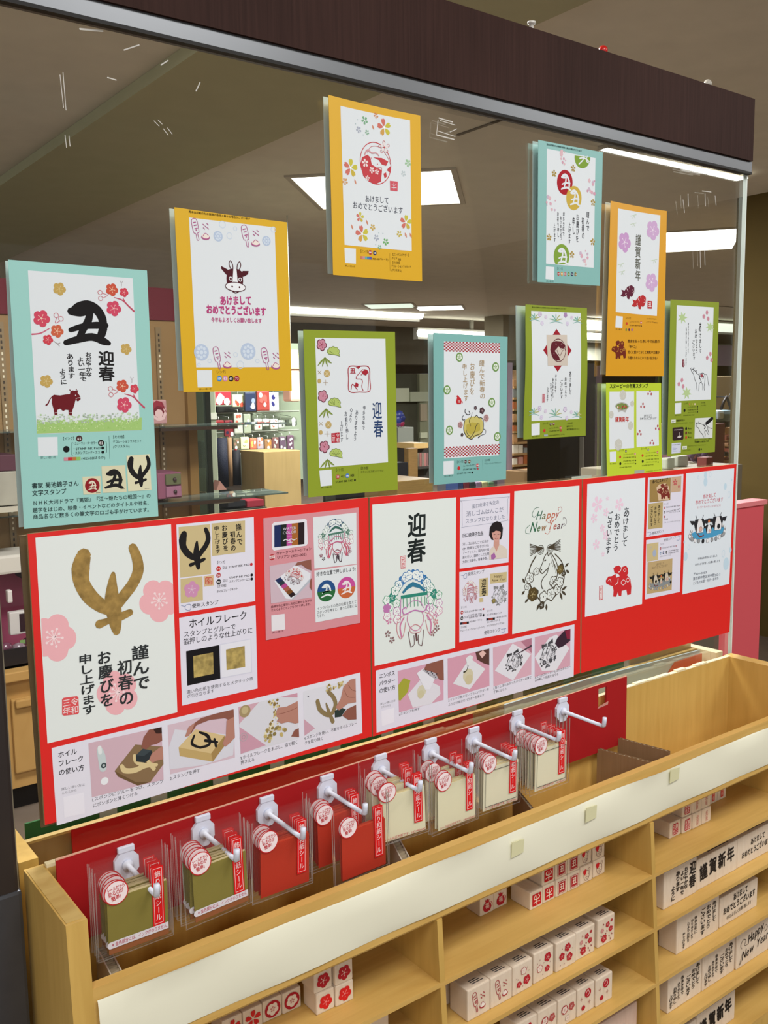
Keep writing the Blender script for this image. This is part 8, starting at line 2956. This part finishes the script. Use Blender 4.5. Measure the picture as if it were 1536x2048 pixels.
def bathing_cows(a_, b_, c_, water, lay=4, line='#26262c', face='#e8e8ec'):
    q = sub(P, a_, b_, c_)
    rr_ = random.Random(2)
    q.poly([(.08, .62), (.3, .52), (.7, .5), (.94, .54), (.96, .72), (.6, .84), (.16, .84)], water, lay)
    for i in range(13):
        t = PI * i / 12
        x, y = .5 + .46 * math.cos(t), .7 + .22 * math.sin(t)
        q.circ(x, y, .075, line, lay + 1, n=12)
        q.circ(x, y, .065, '#9a9ca0' if i % 3 else face, lay + 1.4, n=12)
    for (x, y) in ((.08, .56), (.92, .5), (.06, .64), (.97, .6)):
        q.circ(x, y, .06, line, lay + 1, n=12)
        q.circ(x, y, .05, '#9a9ca0', lay + 1.4, n=12)
        q.circ(x, y - .03, .03, '#eef0f2', lay + 1.8, n=10)
    for (cx, cy, s_) in ((.3, .34, 1), (.78, .32, 1), (.54, .5, .62)):
        q.poly([(cx - .12 * s_, cy - .14 * s_), (cx + .1 * s_, cy - .15 * s_), (cx + .14 * s_, cy + .02 * s_), (cx + .08 * s_, cy + .3 * s_), (cx - .1 * s_, cy + .3 * s_), (cx - .15 * s_, cy)], line, lay + 2)
        q.poly([(cx - .03 * s_, cy - .14 * s_), (cx + .04 * s_, cy - .14 * s_), (cx + .1 * s_, cy + .12 * s_), (cx + .08 * s_, cy + .29 * s_), (cx - .09 * s_, cy + .29 * s_), (cx - .07 * s_, cy + .05 * s_)], face, lay + 2.5)
        q.poly([(cx - .14 * s_, cy - .1 * s_), (cx - .26 * s_, cy - .12 * s_), (cx - .2 * s_, cy + .02 * s_), (cx - .13 * s_, cy)], line, lay + 2)
        q.poly([(cx + .12 * s_, cy - .1 * s_), (cx + .25 * s_, cy - .12 * s_), (cx + .2 * s_, cy + .04 * s_), (cx + .13 * s_, cy)], line, lay + 2)
        q.circ(cx + .02 * s_, cy + .18 * s_, .085 * s_, line, lay + 3, n=14)
        q.circ(cx + .02 * s_, cy + .18 * s_, .075 * s_, '#e0b0a4', lay + 3.3, n=14)
        for k in (-1, 1):
            q.stroke([(cx + k * .07 * s_, cy - .15 * s_), (cx + k * .1 * s_, cy - .26 * s_)], .018, line, lay + 2)
    q.circ(.54, .3, .05, '#d87a44', lay + 4)
    q.stroke([(.24, .66), (.3, .76), (.4, .72)], [.02, .05, .03], '#7a3a34', lay + 4)


P.quad((614, 606), (880, 566), (868, 998), (604, 1054), '#e2e0f0', 2)
P.text('使用スタンプ', (748, 618), (838, 596), 20, '#2c2a38', 0, 3)
P.stroke([(842, 586), (868, 580), (864, 604), (844, 606)], 3, '#7888b0', 3)
P.quad((618, 636), (706, 622), (703, 756), (620, 770), TANP, 3)
P.circ(675, 705, 28, '#a8b4cc', 4, n=14, ax=.75)
P.circ(650, 660, 8, '#a8b4cc', 4, inner=6)
P.text('【インク】', (716, 646), (752, 640), 13, '#5a5660', 0, 3)
P.num(722, 670, 10, '#a83848', '14', 3)
P.text('又は STAMP INK PAD', (734, 672), (832, 654), 12, '#5a5660', 0, 3)
P.dot(839, 650, 5, '#9a3040', 3)
for (x, c, t) in ((722, '#6a8cb8', '18'), (744, '#3a4a80', '19'), (767, '#26262c', '65')):
    P.num(x, 706 - (x - 722) * .2, 11, c, t, 3)
P.text('STAMP INK PAD', (782, 694), (856, 682), 12, '#5a5660', 0, 3)
P.text('STAMP INK PAD', (782, 710), (856, 698), 12, '#5a5660', 0, 3)
P.text('スタンプニック・エコ', (716, 738), (798, 722), 12, '#5a5660', 0, 3)
P.quad((624, 774), (812, 745), (806, 982), (618, 1014), '#c0a678', 3)
P.text('あけまして', (690, 800), (748, 788), 18, '#7a6a50', 0, 4)
P.text('おめでとうございます', (654, 828), (776, 806), 18, '#7a6a50', 0, 4)
bathing_cows((628, 850), (804, 820), (630, 1000), '#8a9094', 4, '#26241f', '#d0c4b0')
P.build('bath_stamps_panel', o)
P.quad((916, 100), (1280, 62), (1242, 938), (888, 1016), '#e0e9f2', 2)
for (x, y, r, f) in ((1062, 165, 34, 1), (1212, 200, 26, 1), (1008, 132, 14, 0), (1098, 110, 20, 0), (1240, 262, 26, 0), (1262, 150, 30, 1), (912, 730, 34, 1), (936, 660, 20, 0), (1218, 785, 48, 1), (1198, 708, 28, 0), (1250, 680, 22, 1), (902, 620, 14, 1), (1062, 112, 26, 1)):
    if x + r * .8 > 1268:
        r = (1266 - x) / .8 + 2
    P.circ(x, y, max(8, r), '#c4dcec', 3, n=22, ax=.72, inner=0 if f else max(5, r - 4))
P.text('あけまして', (1042, 296), (1142, 280), 32, '#cf6070', .01, 4, jit=.03)
P.text('おめでとうございます', (984, 338), (1196, 314), 32, '#cf6070', .01, 4, jit=.03)
P.text('モ～ラク～ないいとしになりますように', (998, 368), (1178, 350), 16, '#cf7a86', .0, 4)
bathing_cows((930, 410), (1215, 378), (932, 650), '#4a9cc8')
P.text('昨年はお世話になりました', (1006, 756), (1152, 732), 17, '#4a4e5a', .0, 4)
P.text('本年もどうぞ宜しくお願い致します', (982, 802), (1172, 770), 17, '#4a4e5a', .0, 4)
P.text('〒164-0003', (968, 874), (1070, 858), 20, '#5a6070', .0, 4)
P.text('東京都中野区東中野3-12-2', (966, 912), (1174, 872), 22, '#5a6070', .0, 4)
P.text('こどもの太郎・花子・あかね', (966, 946), (1160, 904), 22, '#5a6070', .0, 4)
P.build('bath_panel', o)

# brown boards taped back to back behind the glass
q = Pr(.0045)
q.zoom(0, 0, 1)
cs = [(39, 1072), (724, 1002), (728, 1468), (83, 1656)]
a = [q.pt(*c) for c in cs]
o = root('rear_board', ((a[2][0] + a[3][0]) / 2, .0045, min(a[2][1], a[3][1])), 'brown cardboard back behind the glass, showing along the left edge of the left red board', 'cardboard')
slab(q, cs, .004, M('#7e684a', .85, noise=.08), n=2).build('board', o)
